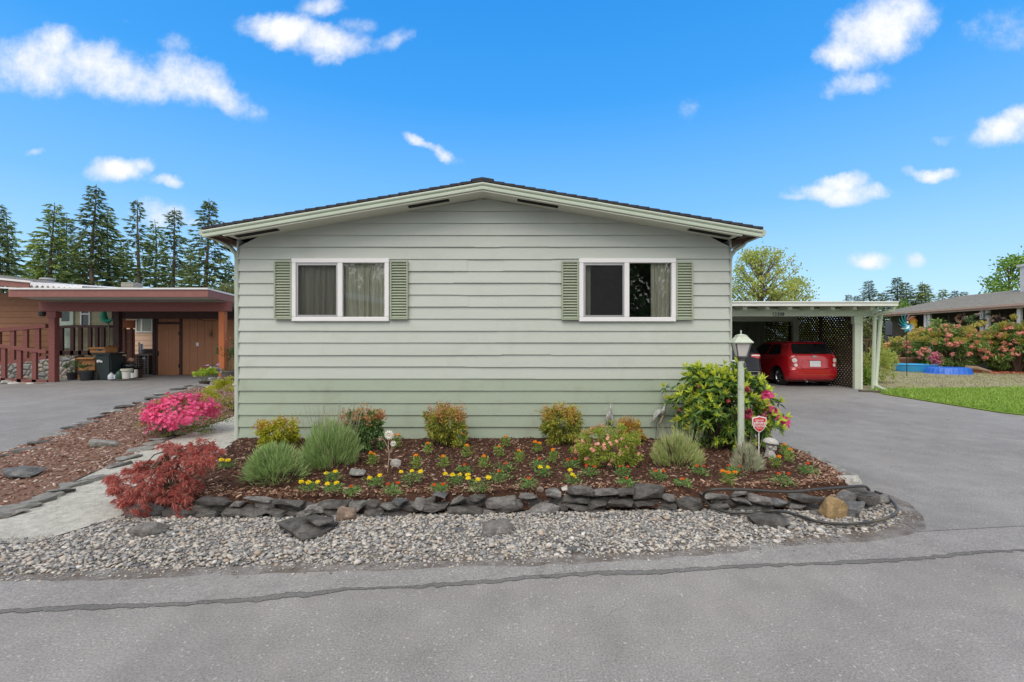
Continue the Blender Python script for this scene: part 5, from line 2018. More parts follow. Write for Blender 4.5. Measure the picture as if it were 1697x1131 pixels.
# back wall of vertical boards and the side lattice
m_cwall = paint('carport_wall', lin(150, 158, 140), .7, .08, 5)
mb = MB()
xw = P_(1268, 0, 19.6).x
for i in range(40):
    x0 = 3.3 + (xw - 3.3) * i / 40
    mb.box(x0, x0 + (xw - 3.3) / 40 - .012, 19.6, 19.66, .1, zb_)
mb.box(3.3, xw, 19.65, 19.7, .1, zb_)
mb.build('back_wall', m_cwall, t)
xl = xp + .02
for (y0, y1) in ((14.5, 16.1), (16.1, 17.9), (17.9, 19.9)):
    mb = MB()
    z0, z1 = .17, 2.62
    st = .135
    for sgn, dx in ((1, 0.0), (-1, .012)):
        q = -(z1 - z0)
        while q < (y1 - y0):
            # line y = y0 + q + s, z = z0 + s (or mirrored), clipped to the panel
            s0, s1 = max(0, -q), min(z1 - z0, (y1 - y0) - q)
            if s1 > s0 + .03:
                a = (xl + dx, y0 + q + s0, z0 + s0) if sgn > 0 else (xl + dx, y0 + q + s0, z1 - s0)
                b_ = (xl + dx, y0 + q + s1, z0 + s1) if sgn > 0 else (xl + dx, y0 + q + s1, z1 - s1)
                mb.bar(a, b_, .010, .064, up=(0, 1, 1) if sgn < 0 else (0, -1, 1))
            q += st
    mb.build('lattice_panel', m_latt, t)
mb = MB()
for y in (16.1, 17.9, 19.9):
    mb.box(xl - .04, xl + .03, y - .03, y + .03, .12, 2.7)
mb.box(xl - .05, xl + .03, Yb + .13, 20, 2.55, 2.66)
mb.build('lattice_frame', m_latt, t)
# back lattice between the wall and the side
mb = MB()
z0, z1, x0, x1 = .2, 2.62, xw + .03, xl - .05
for sgn, dy in ((1, 0), (-1, .012)):
    q = -(z1 - z0)
    while q < x1 - x0:
        s0, s1 = max(0, -q), min(z1 - z0, x1 - x0 - q)
        if s1 > s0 + .03:
            a = (x0 + q + s0, 19.9 + dy, z0 + s0) if sgn > 0 else (x0 + q + s0, 19.9 + dy, z1 - s0)
            b_ = (x0 + q + s1, 19.9 + dy, z0 + s1) if sgn > 0 else (x0 + q + s1, 19.9 + dy, z1 - s1)
            mb.bar(a, b_, .062, .010, up=(0, 1, 0))
        q += .135
mb.build('lattice_panel', m_latt, t)
mb = MB()
for x in np.linspace(3.6, xl - .2, 6):
    mb.box(x - .02, x + .02, 19.86, 19.9, .1, 2.7)
# two leaning downspouts at the outer corner
mb = MB()
a = P_(1449, 0, 14.2).x
mb.tube([P_(1482, 508, 13.75), P_(1480, 515, 13.8), P_(1464, 518, 13.95), P_(1451, 522, 14.15), P_(1449.5, 528, 14.2), P_(1447, 640, 14.2), P_(1446.5, 645, 14.2)], .052, 8)
mb.build('downspout', m_cpt, t, smooth=True)
mb = MB()
mb.tube([P_(1461, 517, 14.1), P_(1459, 530, 14.2), P_(1451.5, 634, 14.2), P_(1452, 640, 14.15), P_(1460, 644, 13.9), P_(1468, 647.5, 13.7)], .052, 8)
mb.build('downspout', m_cpt, t, smooth=True)
p = G(1466, 651, .13)
mb = MB()
mb.box(-.42, .42, -.10, .10, 0, .06, Matrix.Translation((p.x - .2, p.y + .05, .12)) @ Matrix.Rotation(R(-25), 4, 'Z'))
tag(mb.build('splash_block', paint('splash_block', (.10, .085, .07), .9, .3, 9), None, (p.x, p.y, .12), bevel=.01), 'dark splash block under the carport downspouts at the lawn edge', 'splash block')

# ================================================================== CARS
def carpaint(name, c):
    n = NT(name)
    n.col(c)
    n.set(Roughness=.22, Metallic=.15)
    n.b.inputs['Coat Weight'].default_value = 1.0
    n.b.inputs['Coat Roughness'].default_value = .05
    return n.mat


m_cred = carpaint('paint_red', (.50, .012, .022))
m_cblue = carpaint('paint_slate', (.012, .015, .022))
m_cblue.node_tree.nodes['Principled BSDF'].inputs['Coat Weight'].default_value = .15
m_cblue.node_tree.nodes['Principled BSDF'].inputs['Specular IOR Level'].default_value = .3
m_cglass = paint('car_glass', (.012, .013, .015), .06, .05, spec=.6)
m_rub = paint('tyre_rubber', (.018, .018, .018), .8, .2, 20)
m_chrome = paint('chrome', (.75, .75, .76), .12, .02, metal=1)
m_rim = paint('alloy', (.55, .55, .56), .3, .05, metal=.9)
m_lred = paint('lamp_red', (.48, .012, .012), .15, .1, 9, spec=.8)
m_lclear = paint('lamp_clear', (.80, .70, .68), .12, .1, 30, spec=.8)
m_plas = paint('black_plastic', (.018, .018, .02), .55, .1)
m_plate = paint('number_plate', (.70, .73, .76), .4, .06, 12)


class Car:
    """body of stacked plan outlines; u along the car from the tail, x across"""

    def __init__(s, levels, n=6.0, nf=4.0):
        s.lv = levels
        s.n, s.nf = n, nf

    def at(s, z):
        zs = [l[0] for l in s.lv]
        return [float(np.interp(z, zs, [l[i] for l in s.lv])) for i in (1, 2, 3)]

    def rear(s, x, z):
        yr, yf, w = s.at(z)
        a = (yf - yr) / 2
        q = min(abs(x) / w, .999)
        return (yr + a) - a * (1 - q ** s.n) ** (1 / s.n)

    def side(s, u, z):
        yr, yf, w = s.at(z)
        a = (yf - yr) / 2
        q = min(abs(u - yr - a) / a, .999)
        return w * (1 - q ** s.n) ** (1 / s.n)

    def body(s, n=72, zs=None):
        out = []
        zz = []
        lv = [l[0] for l in s.lv]
        for a, b in zip(lv[:-1], lv[1:]):
            m = max(1, int((b - a) / .035))
            zz += [a + (b - a) * i / m for i in range(m)]
        zz.append(lv[-1])
        v, f = [], []
        for z in zz:
            yr, yf, w = s.at(z)
            a = (yf - yr) / 2
            for k in range(n):
                # even spacing along the superellipse
                t = 2 * math.pi * k / n
                cx, cy = math.cos(t), math.sin(t)
                r = (abs(cx) ** s.n + abs(cy) ** s.n) ** (-1 / s.n)
                v.append((w * cx * r, yr + a + a * cy * r, z))
        for i in range(len(zz) - 1):
            for k in range(n):
                k2 = (k + 1) % n
                f.append((i * n + k, i * n + k2, (i + 1) * n + k2, (i + 1) * n + k))
        f.append(tuple(range(n - 1, -1, -1)))
        f.append(tuple((len(zz) - 1) * n + k for k in range(n)))
        return v, f

    def patch(s, mb, kind, quad, off, nu=14, nv=8, rnd=0.0, sgn=1):
        """quad of 4 corners (a, z) bottom-left, bottom-right, top-right, top-left on the tail (a = x) or a flank (a = u)"""
        v, f = [], []
        for j in range(nv + 1):
            for i in range(nu + 1):
                p, q = i / nu * 2 - 1, j / nv * 2 - 1
                if rnd:
                    pp = p * (1 - rnd + rnd * math.sqrt(1 - q * q / 2))
                    qq = q * (1 - rnd + rnd * math.sqrt(1 - p * p / 2))
                    p, q = pp, qq
                a, b = (p + 1) / 2, (q + 1) / 2
                bl, br, tr, tl = quad
                x = (bl[0] * (1 - a) + br[0] * a) * (1 - b) + (tl[0] * (1 - a) + tr[0] * a) * b
                z = (bl[1] * (1 - a) + br[1] * a) * (1 - b) + (tl[1] * (1 - a) + tr[1] * a) * b
                if kind == 'rear':
                    v.append((x, s.rear(x, z) - off, z))
                else:
                    v.append((sgn * (s.side(x, z) + off), x, z))
        for j in range(nv):
            for i in range(nu):
                f.append((j * (nu + 1) + i, j * (nu + 1) + i + 1, (j + 1) * (nu + 1) + i + 1, (j + 1) * (nu + 1) + i))
        return mb.add(v, f)


def make_car(name, label, cat, levels, loc, paintm, wheels, wr, track, n=6):
    car = Car(levels, n)
    t = thing(name, label, cat, loc)
    v, f = car.body()
    me = bpy.data.meshes.new('body')
    me.from_pydata(v, [], f)
    o = link('body', me, paintm, t)
    # wheel arches cut by cylinders
    cut = MB()
    for u in wheels:
        for sg in (-1, 1):
            M = Matrix.Translation((sg * (track + .15), u, wr)) @ Matrix.Rotation(R(90), 4, 'Y')
            cut.lathe([(wr + .06, -.33), (wr + .06, .30)], 32, M)
    mc = bpy.data.meshes.new('cut')
    mc.from_pydata(cut.v, [], cut.f)
    bm = bmesh.new()
    bm.from_mesh(mc)
    bmesh.ops.recalc_face_normals(bm, faces=bm.faces[:])
    bm.to_mesh(mc)
    bm.free()
    bm = bmesh.new()
    bm.from_mesh(me)
    bmesh.ops.recalc_face_normals(bm, faces=bm.faces[:])
    bm.to_mesh(me)
    bm.free()
    me.materials.append(m_plas)
    mc.materials.append(m_plas)
    co = bpy.data.objects.new('cut', mc)
    C.objects.link(co)
    md = o.modifiers.new('arch', 'BOOLEAN')
    md.operation = 'DIFFERENCE'
    md.object = co
    md.solver = 'EXACT'
    md.material_mode = 'TRANSFER'
    pl = o.parent
    o.parent = None
    bpy.context.view_layer.update()
    ev = bpy.data.meshes.new_from_object(o.evaluated_get(bpy.context.evaluated_depsgraph_get()))
    o.modifiers.clear()
    o.data = ev
    o.parent = pl
    bpy.data.objects.remove(co)
    ev.polygons.foreach_set('use_smooth', [True] * len(ev.polygons))
    ev.set_sharp_from_angle(angle=R(38))
    for u in wheels:
        for sg in (-1, 1):
            M = Matrix.Translation((sg * track, u, wr)) @ Matrix.Rotation(R(90) * sg, 4, 'Y')
            mb = MB()
            mb.lathe([(wr * .66, -.17), (wr * .92, -.17), (wr, -.14), (wr, .0), (wr * .93, .03), (wr * .68, .035), (wr * .66, .01)], 32, M, cap=False)
            wb = wheel = mb.build('wheel', m_rub, t, smooth=True)
            mb = MB()
            mb.lathe([(wr * .67, .012), (wr * .64, .028), (wr * .60, .0), (wr * .58, -.10)], 32, M, cap=False)
            for q in range(5):
                for e in (-.14, .14):
                    a = 2 * math.pi * q / 5 + e
                    a2 = 2 * math.pi * q / 5 + e * 1.5
                    mb.bar(M @ Vector((math.cos(a2 * 1) * wr * .10, math.sin(a2) * wr * .10, .012)), M @ Vector((math.cos(a) * wr * .62, math.sin(a) * wr * .62, .016)), .034, .026, up=(sg, 0, 0))
            mb.lathe([(wr * .16, -.02), (wr * .15, .022), (wr * .05, .026)], 14, M)
            mb.build('rim', m_rim, wheel)
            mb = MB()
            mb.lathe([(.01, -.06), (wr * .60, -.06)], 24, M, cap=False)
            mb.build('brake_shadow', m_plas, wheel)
    return car, t


def on_car(t, mb, name, mat, smooth=True, parent=None):
    """parts written in car coordinates"""
    p = parent or t
    for i, q in enumerate(mb.v):
        mb.v[i] = tuple(Vector(q) + Vector(t.location))
    return mb.build(name, mat, p, smooth=smooth)


def remesh_local(t):
    pass


# red hatchback
RC = (9.88, 14.9, .14)
red_lv = [(.17, .22, 3.90, .78), (.22, .10, 3.97, .835), (.32, .03, 4.02, .86), (.45, .005, 4.04, .8675), (.575, .0, 4.04, .8675), (.61, .035, 4.03, .868), (.70, .055, 4.0, .866), (.80, .06, 3.93, .862), (.90, .065, 3.80, .855), (.985, .085, 3.30, .842), (1.04, .11, 2.98, .825), (1.08, .135, 2.86, .805),
          (1.20, .215, 2.58, .745), (1.32, .30, 2.33, .685), (1.42, .38, 2.10, .630), (1.465, .42, 1.95, .59), (1.475, .36, 1.9, .58), (1.498, .45, 1.75, .52), (1.515, .62, 1.5, .40), (1.52, .85, 1.3, .25)]


def make_car_at(name, label, cat, lv, loc, pm, wheels, wr, track, n):
    # the builder works about the origin, then the thing is moved into place
    car, t = make_car(name, label, cat, lv, (0, 0, 0), pm, wheels, wr, track, n)
    return car, t


red_lv = [(z_, r_, f_, w_ * 1.03) for z_, r_, f_, w_ in red_lv]
car, t = make_car_at('hatchback_car', 'red hatchback parked tail-out in the carport', 'car', red_lv, RC, m_cred, (.70, 3.22), .315, .765, 8)
mb = MB()
car.patch(mb, 'rear', [(-.68, 1.085), (.68, 1.085), (.575, 1.425), (-.575, 1.425)], .006, 20, 8, .12)
on_car(t, mb, 'rear_window', m_cglass)
mb = MB()
mb.bar((-.1, car.rear(0, 1.12) - .03, 1.11), (.22, car.rear(.2, 1.13) - .02, 1.125), .02, .012)
on_car(t, mb, 'wiper', m_plas)
for sg in (-1, 1):
    for quad in ([(.55, 1.06), (1.32, 1.05), (1.25, 1.40), (.80, 1.40)], [(1.40, 1.05), (2.35, 1.02), (2.02, 1.38), (1.36, 1.41)]):
        mb = MB()
        car.patch(mb, 'side', quad, .006, 12, 6, .1, sg)
        on_car(t, mb, 'side_window', m_cglass)
    # lamp cluster: dark housing, round red lamps with clear centres
    q = [(sg * .80, .66), (sg * .46, .70), (sg * .54, 1.0), (sg * .82, 1.03)]
    mb = MB()
    car.patch(mb, 'rear', q, .006, 10, 10, .35)
    hl = on_car(t, mb, 'tail_light', m_lred)
    for (cx, cz, r_, off) in ((.655, .905, .115, .016), (.625, .745, .085, .014)):
        mb = MB()
        car.patch(mb, 'rear', [(sg * (cx - r_), cz - r_), (sg * (cx + r_), cz - r_), (sg * (cx + r_), cz + r_), (sg * (cx - r_), cz + r_)], off, 12, 12, 1.0)
        on_car(t, mb, 'red_lens', m_lred, parent=hl)
        cz -= r_ * .22
        r_ *= .62
        mb = MB()
        car.patch(mb, 'rear', [(sg * (cx - r_), cz - r_), (sg * (cx + r_), cz - r_), (sg * (cx + r_), cz + r_), (sg * (cx - r_), cz + r_)], off + .008, 10, 10, 1.0)
        on_car(t, mb, 'clear_lens', m_lclear, parent=hl)
mb = MB()
car.patch(mb, 'rear', [(-.175, .675), (.175, .675), (.175, .86), (-.175, .86)], .016, 6, 4)
on_car(t, mb, 'number_plate', m_plate, smooth=False)
mb = MB()
car.patch(mb, 'rear', [(-.24, .885), (.24, .885), (.23, .915), (-.23, .915)], .030, 10, 3)
on_car(t, mb, 'plate_light_bar', m_cred)
# bow-shaped emblem
mb = MB()
ye = car.rear(0, 1.0) - .012
mb.prism([(-.085, -.018), (-.03, -.018), (-.03, -.034), (.045, -.034), (.05, -.014), (.085, -.014), (.085, .018), (.03, .018), (.03, .032), (-.045, .032), (-.05, .014), (-.085, .014)], .014, Matrix.Translation((0, ye - .004, 1.005)))
on_car(t, mb, 'emblem', m_chrome, smooth=False)
mb = MB()
car.patch(mb, 'rear', [(-.80, .205), (.80, .205), (.80, .235), (-.80, .235)], .004, 20, 2)
on_car(t, mb, 'valance', m_plas)
mb = MB()
car.patch(mb, 'rear', [(-.60, .395), (.60, .395), (.60, .425), (-.60, .425)], .010, 20, 2)
on_car(t, mb, 'bumper_strip', paint('bumper_orange_strip', (.55, .06, .03), .25, .05), smooth=True)
mb = MB()
car.patch(mb, 'rear', [(-.40, .655), (.40, .655), (.44, .635), (-.44, .635)], .012, 14, 2)
car.patch(mb, 'rear', [(-.44, .64), (-.415, .64), (-.375, .90), (-.40, .90)], .007, 3, 8)
car.patch(mb, 'rear', [(.415, .64), (.44, .64), (.40, .90), (.375, .90)], .007, 3, 8)
on_car(t, mb, 'tailgate_crease', m_cred)
mb = MB()
for q in ([(-.84, .610), (.84, .610), (.84, .618), (-.84, .618)], [(-.70, 1.462), (.70, 1.462), (.70, 1.468), (-.70, 1.468)]):
    car.patch(mb, 'rear', q, .004, 24, 2)
for sg in (-1, 1):
    car.patch(mb, 'rear', [(sg * .455, .62), (sg * .463, .62), (sg * .70, 1.45), (sg * .692, 1.45)], .004, 2, 14)
on_car(t, mb, 'panel_gap', m_plas)
mb = MB()
mb.tube([(-.28, .10, .20), (-.28, .02, .19)], .028, 10)
on_car(t, mb, 'exhaust', m_rim)
for sg in (-1, 1):
    mb = MB()
    mb.box(sg * .80, sg * 1.0, 2.42, 2.54, 1.03, 1.17)
    on_car(t, mb, 'door_mirror', m_cred)
t.location = RC

# slate-blue crossover, mostly behind the house corner
suv_lv = [(.22, .20, 4.3, .82), (.30, .06, 4.4, .89), (.42, .02, 4.42, .91), (.62, .0, 4.42, .92), (.70, .04, 4.4, .922), (.85, .08, 4.35, .92), (.98, .10, 4.2, .915), (1.06, .12, 3.9, .90), (1.14, .16, 3.1, .87), (1.20, .20, 2.95, .85), (1.45, .42, 2.45, .74), (1.60, .58, 2.15, .66), (1.66, .50, 2.0, .62), (1.69, .75, 1.8, .5), (1.70, 1.0, 1.6, .3)]
SU = (8.02 - .92, 14.35, .13)
car, t = make_car_at('crossover_car', 'dark slate-blue crossover parked between the house and the red hatchback', 'car', suv_lv, SU, m_cblue, (.82, 3.45), .34, .79, 7)
mb = MB()
car.patch(mb, 'rear', [(-.70, 1.20), (.70, 1.20), (.60, 1.56), (-.60, 1.56)], .006, 20, 8, .1)
on_car(t, mb, 'rear_window', m_cglass)
for sg in (-1, 1):
    mb = MB()
    car.patch(mb, 'side', [(.75, 1.16), (3.0, 1.14), (2.3, 1.54), (1.0, 1.56)], .006, 16, 6, .1, sg)
    on_car(t, mb, 'side_window', m_cglass)
    mb = MB()
    car.patch(mb, 'rear', [(sg * .88, .93), (sg * .42, 1.02), (sg * .46, 1.10), (sg * .865, 1.13)], .008, 12, 6, .2)
    tl = on_car(t, mb, 'tail_light', m_lred)
    mb = MB()
    car.patch(mb, 'rear', [(sg * .82, 1.03), (sg * .44, 1.055), (sg * .46, 1.085), (sg * .80, 1.09)], .014, 12, 4, .3)
    on_car(t, mb, 'lens', m_lclear, parent=tl)
    mb = MB()
    car.patch(mb, 'rear', [(sg * .895, .72), (sg * .80, .74), (sg * .84, .88), (sg * .895, .90)], .008, 6, 6, .3)
    on_car(t, mb, 'reflector', m_lred)
    mb = MB()
    car.patch(mb, 'rear', [(sg * .86, .47), (sg * .60, .47), (sg * .60, .54), (sg * .86, .54)], .012, 8, 4, .3)
    tip = on_car(t, mb, 'exhaust_trim', m_chrome)
    mb = MB()
    car.patch(mb, 'rear', [(sg * .82, .487), (sg * .64, .487), (sg * .64, .522), (sg * .82, .522)], .018, 8, 4, .3)
    on_car(t, mb, 'opening', m_plas, parent=tip)
for (z0, z1, m_) in ((.555, .575, m_chrome), (.44, .46, m_chrome), (.24, .43, m_plas)):
    mb = MB()
    car.patch(mb, 'rear', [(-.88, z0), (.88, z0), (.88, z1), (-.88, z1)], .010, 24, 2)
    on_car(t, mb, 'bumper_trim', m_)
mb = MB()
car.patch(mb, 'rear', [(-.18, .78), (.18, .78), (.18, .92), (-.18, .92)], .012, 6, 4)
on_car(t, mb, 'number_plate', m_plate)
t.location = SU


# ================================================================== THE NEIGHBOUR'S CARPORT ON THE LEFT
m_redw = paint('red_brown_wood', lin(122, 72, 68), .7, .12, 8, .2, 30, stretch=(1, 1, 3))
m_redf = paint('red_brown_fascia', lin(138, 92, 85), .6, .10, 6)
m_orange = paint('cedar_post', lin(176, 100, 56), .6, .18, 10, stretch=(3, 3, .5))
m_tanw = paint('tan_panel', lin(176, 124, 92), .7, .08, 7, stretch=(4, 4, .6))
m_brw = paint('brown_siding', lin(152, 108, 80), .7, .10, 6)
m_peach = paint('peach_siding', lin(246, 206, 180), .6, .05, 4)
m_grn = paint('pale_green_door', lin(196, 214, 200), .5, .06, 5)
m_olive = paint('olive_siding', lin(170, 168, 136), .6, .08, 5)
m_flash = paint('white_flashing', (.74, .74, .75), .45, .06, 5)
m_groof = paint('grey_roofing', (.22, .225, .235), .85, .25, 9, .4, 40)
m_ceil2 = paint('carport_soffit', lin(186, 188, 180), .7, .08, 3)
m_ply = paint('cardboard', lin(178, 128, 82), .8, .12, 9)
m_binp = paint('bin_green', (.020, .034, .036), .5, .15, 8)
m_trimd = paint('dark_trim', (.060, .028, .026), .7, .2, 8)

YP = 15.7
t = thing('carport', 'red-brown flat carport with one cedar-coloured post on the neighbouring drive', 'carport', (W(225, 0, YP).x, YP, .2))
xl_, xr_ = W(15, 0, 14.8).x, W(345, 0, 14.8).x
zf0, zf1 = W(0, 492.5, 14.8).z, W(0, 480.5, 14.8).z
D_ = 19.0
dzr = -.05


def roofz(z, y): return z + dzr * (y - 14.8)


def slab(mb, x0, x1, y0, y1, za, zb):
    v = []
    for y in (y0, y1):
        for x, z in ((x0, za), (x1, za), (x1, zb), (x0, zb)):
            v.append((x, y, roofz(z, y)))
    return mb.add(v, [(0, 1, 2, 3), (7, 6, 5, 4), (0, 4, 5, 1), (1, 5, 6, 2), (2, 6, 7, 3), (3, 7, 4, 0)])


mb = MB()
slab(mb, xl_ + .03, xr_ - .04, 14.84, D_, zf0 + .03, zf1 - .02)
mb.build('roof', m_ceil2, t)
mb = MB()
slab(mb, xl_, xr_, 14.78, 14.84, zf0, zf1)
slab(mb, xr_ - .04, xr_, 14.842, D_, zf0, zf1)
mb.build('fascia', m_redf, t)
mb = MB()
slab(mb, xl_ + .05, xr_ + .02, 14.74, D_, zf1 + .002, zf1 + .055)
mb.build('flashing', m_flash, t)
mb = MB()
mb.box(W(64, 0, YP).x, W(381, 0, YP).x, YP, YP + .14, W(0, 516.3, YP).z, W(0, 501, YP).z)
mb.build('beam', m_redw, t, bevel=.01)
mb = MB()
mb.box(W(185, 0, 17.6).x, W(400, 0, 17.6).x, 17.6, 17.74, W(0, 528.5, 17.6).z, W(0, 514, 17.6).z)
mb.build('beam', m_trimd, t)
mb = MB()
a, b = W(79, 0, YP).x, W(89.6, 0, YP).x
mb.box(a, b, YP + .02, YP + .2, .0, W(0, 516.5, YP).z)
mb.box(a - .06, b + .06, YP + .0, YP + .22, W(0, 527, YP).z, W(0, 516.4, YP).z)
mb.build('post', m_redw, t, bevel=.008)
mb = MB()
mb.box(W(361.3, 0, YP).x, W(370.8, 0, YP).x, YP + .02, YP + .2, .0, W(0, 516.5, YP).z)
tag(mb.build('post', m_orange, t, bevel=.008), 'bare cedar-coloured post')
mb = MB()
mb.box(W(187, 0, 17.5).x, W(196.5, 0, 17.5).x, 17.5, 17.68, .1, W(0, 516, 17.5).z)
mb.build('post', m_trimd, t)
mb = MB()
ps = [W(328, 528.5, 17.55), W(338, 531.5, 17.55), W(350, 532.5, 17.55), W(360, 530.5, 17.55), W(372, 529.5, 17.55), W(388, 531, 17.55)]
mb.tube(spline(ps), .012, 6)
tag(mb.build('cable', m_plas, None, ps[0]), 'black cable drooping below the dark inner beam of the red-brown carport', 'cable')

# storage shed across the back of that carport
YS = 18.4
t = thing('storage_shed', 'tan panelled storage shed with a dark-framed door under the red-brown carport', 'shed', (W(320, 0, YS).x, YS, .27))
zb2, zt2 = .20, 2.95
mb = MB()
x0, x1 = W(253, 0, YS).x, W(402, 0, YS).x
xs = np.arange(x0, x1, .30)
for x in xs:
    mb.box(x + .006, min(x + .296, x1), YS - .012, YS, zb2, zt2)
mb.box(x0, x1, YS, YS + .08, zb2, zt2)
mb.box(x0, x0 + .08, YS + .08, YS + 2.5, zb2, zt2)
mb.build('wall', m_tanw, t)
xd0, xd1 = W(263.5, 0, YS).x, W(298.5, 0, YS).x
zd0, zd1 = W(0, 621.5, YS).z, W(0, 538, YS).z
mb = MB()
mb.box(xd0, xd1, YS - .055, YS - .014, zd0, zd1)
for x in np.linspace(xd0 + .13, xd1 - .13, 5):
    mb.box(x - .006, x + .006, YS - .060, YS - .055, zd0 + .02, zd1 - .02)
dr = mb.build('door', m_tanw, t, bevel=.004)
mb = MB()
mb.box(xd0 - .04, xd0 - .02 + .05, YS - .09, YS - .056, 1.05, 1.25)
mb.tube([(xd0 + .0, YS - .11, 1.2), (xd0 + .0, YS - .13, 1.13), (xd0 + .0, YS - .09, 1.08)], .012, 6)
mb.build('handle', m_plas, dr)
mb = MB()
for zc in (.65, 1.95):
    mb.box(xd1 - .03, xd1 + .06, YS - .062, YS - .052, zc - .07, zc + .07)
mb.build('hinge', m_plas, dr)
mb = MB()
mb.box(W(254, 0, YS).x, W(258.5, 0, YS).x, YS - .05, YS - .013, zb2, zt2)
mb.box(xd0 - .10, xd0 - .012, YS - .05, YS - .013, zb2, zt2)
mb.box(xd1 + .012, xd1 + .10, YS - .05, YS - .013, zb2, zt2)
mb.box(xd0 - .012, xd1 + .012, YS - .05, YS - .013, zd1 + .012, zd1 + .10)
mb.box(xd0 - .05, x1, YS - .04, YS - .013, zb2, zb2 + .10)
mb.build('door_frame', m_trimd, t)
mb = MB()
p = W(327, 571, YS - .02)
mb.box(p.x - .05, p.x + .05, YS - .024, YS - .012, p.z - .07, p.z + .07)
mb.build('switch_plate', m_white, t)
p = W(350, 552, YS - .03)
mb = MB()
for q in range(9):
    a = q * .75 - .8
    mb.tube([p, p + Vector((math.cos(a) * .10, -.02, math.sin(a) * .14)), p + Vector((math.cos(a) * .20, -.01, math.sin(a) * .22 - .03))], [.008, .006, .003], 5)
mb.lathe([(.0, -.10), (.03, -.06), (.04, .0), (.0, .05)], 8, Matrix.Translation(p + Vector((0, -.02, -.05))))
tag(mb.build('wall_ornament', paint('brass_dull', (.22, .15, .07), .5, .2, metal=.5), None, p), 'twiggy brass ornament hanging on the tan shed wall', 'ornament')

# neighbour's house behind the ramp
t = thing('neighbour_house', 'low brown house with grey roof and pale green door behind the ramp', 'house', (-19, 18.6, .2))
YB = 18.3
mb = MB()
xa, xb_ = -34.0, W(93, 0, YB).x
k = 0
z = .2
while z < 3.4:
    mb.add([(xa, YB - .02, z), (xb_, YB - .02, z), (xb_, YB, z + .24), (xa, YB, z + .24)], [(0, 1, 2, 3)])
    mb.add([(xa, YB - .02, z), (xb_, YB - .02, z), (xb_, YB, z), (xa, YB, z)], [(3, 2, 1, 0)])
    z += .24
mb.box(xa, xb_, YB + .002, YB + .1, .1, 3.4)
mb.build('wall', m_brw, t)
YD = 18.36
mb = MB()
xc, xe = xb_ + .004, W(205, 0, YD).x
z = .2
while z < 3.2:
    mb.add([(xc, YD - .02, z), (xe, YD - .02, z), (xe, YD, z + .24), (xc, YD, z + .24)], [(0, 1, 2, 3)])
    mb.add([(xc, YD - .02, z), (xe, YD - .02, z), (xe, YD, z), (xc, YD, z)], [(3, 2, 1, 0)])
    z += .24
mb.box(xc, xe, YD + .002, YD + .1, .1, 3.3)
mb.build('recessed_wall', m_olive, t)
xd0, xd1 = W(94.5, 0, YD).x, W(124, 0, YD).x
zd0, zd1 = W(0, 578, YD).z, W(0, 509, YD).z
mb = MB()
mb.box(xd0, xd1, YD - .07, YD - .022, zd0, zd1)
dr = mb.build('door', m_grn, t, bevel=.006)
mb = MB()
mb.add([(W(104.5, 0, YD).x, YD - .074, W(0, 533, YD).z), (W(118, 0, YD).x, YD - .074, W(0, 533, YD).z), (W(118, 0, YD).x, YD - .074, W(0, 517, YD).z), (W(104.5, 0, YD).x, YD - .074, W(0, 517, YD).z)], [(0, 1, 2, 3)])
m_teal = paint('window_teal', (.03, .06, .065), .12, .1)
mb.build('pane', m_teal, dr)
mb = MB()
mb.lathe([(.0, 0), (.03, .01), (.03, .05), (0, .06)], 10, Matrix.Translation((xd0 + .10, YD - .07, W(0, 540, YD).z)) @ Matrix.Rotation(R(90), 4, 'X'))
mb.build('handle', m_plas, dr)
mb = MB()
for (a, b, c, d) in ((135, 151, 510, 520), (135, 151, 521.5, 541)):
    pass
xw0, xw1, zw0, zw1 = W(135, 0, YD).x, W(151, 0, YD).x, W(0, 542, YD).z, W(0, 508, YD).z
for q in ((xw0, xw1, zw1 - .05, zw1), (xw0, xw1, zw0, zw0 + .05), (xw0, xw0 + .05, zw0 + .05, zw1 - .05), (xw1 - .05, xw1, zw0 + .05, zw1 - .05), (xw0 + .05, xw1 - .05, W(0, 522, YD).z, W(0, 522, YD).z + .05)):
    mb.box(q[0], q[1], YD - .06, YD - .022, q[2], q[3])
wn = mb.build('window', m_white, t)
mb = MB()
mb.add([(xw0 + .05, YD - .03, zw0 + .05), (xw1 - .05, YD - .03, zw0 + .05), (xw1 - .05, YD - .03, zw1 - .05), (xw0 + .05, YD - .03, zw1 - .05)], [(0, 1, 2, 3)])
mb.build('pane', m_teal, wn)
# gable roof: right-hand slope in view
YR = 16.9
pts_ = [W(-160, 436, YR), W(0, 456, YR), W(90, 468.5, YR), W(172, 478, YR)]
mb = MB()
v = []
for y in (YR, YR + 9):
    for p in pts_:
        v.append((p.x, y, p.z))
        v.append((p.x, y, p.z - .14))
n_ = len(pts_) * 2
for i in range(len(pts_) - 1):
    a, b = i * 2, i * 2 + 2
    mb.add([], [])
    mb.f += [(a, b, b + n_, a + n_), (a + 1, a + 1 + n_, b + 1 + n_, b + 1), (a, a + 1, b + 1, b)]
    mb.mi += [0, 0, 0]
mb.v = [tuple(q) for q in v]
mb.build('roof', m_groof, t)
mb = MB()
a, b = W(-120, 459.5, 16.5), W(50, 473.5, 16.5)
mb.bar((a.x, 16.5, a.z), (b.x, 16.5, b.z), .06, .20, up=(0, 0, 1))
mb.build('fascia', m_redf, t)
mb = MB()
a, b = W(-120, 451, 16.46), W(52, 467.5, 16.46)
mb.bar((a.x, 16.46, a.z), (b.x, 16.46, b.z), .08, .07)
a, b = W(-120, 471, 16.46), W(62, 480, 16.46)
mb.bar((a.x, 16.46, a.z), (b.x, 16.46, b.z), .05, .05)
mb.build('gutter', m_flash, t)
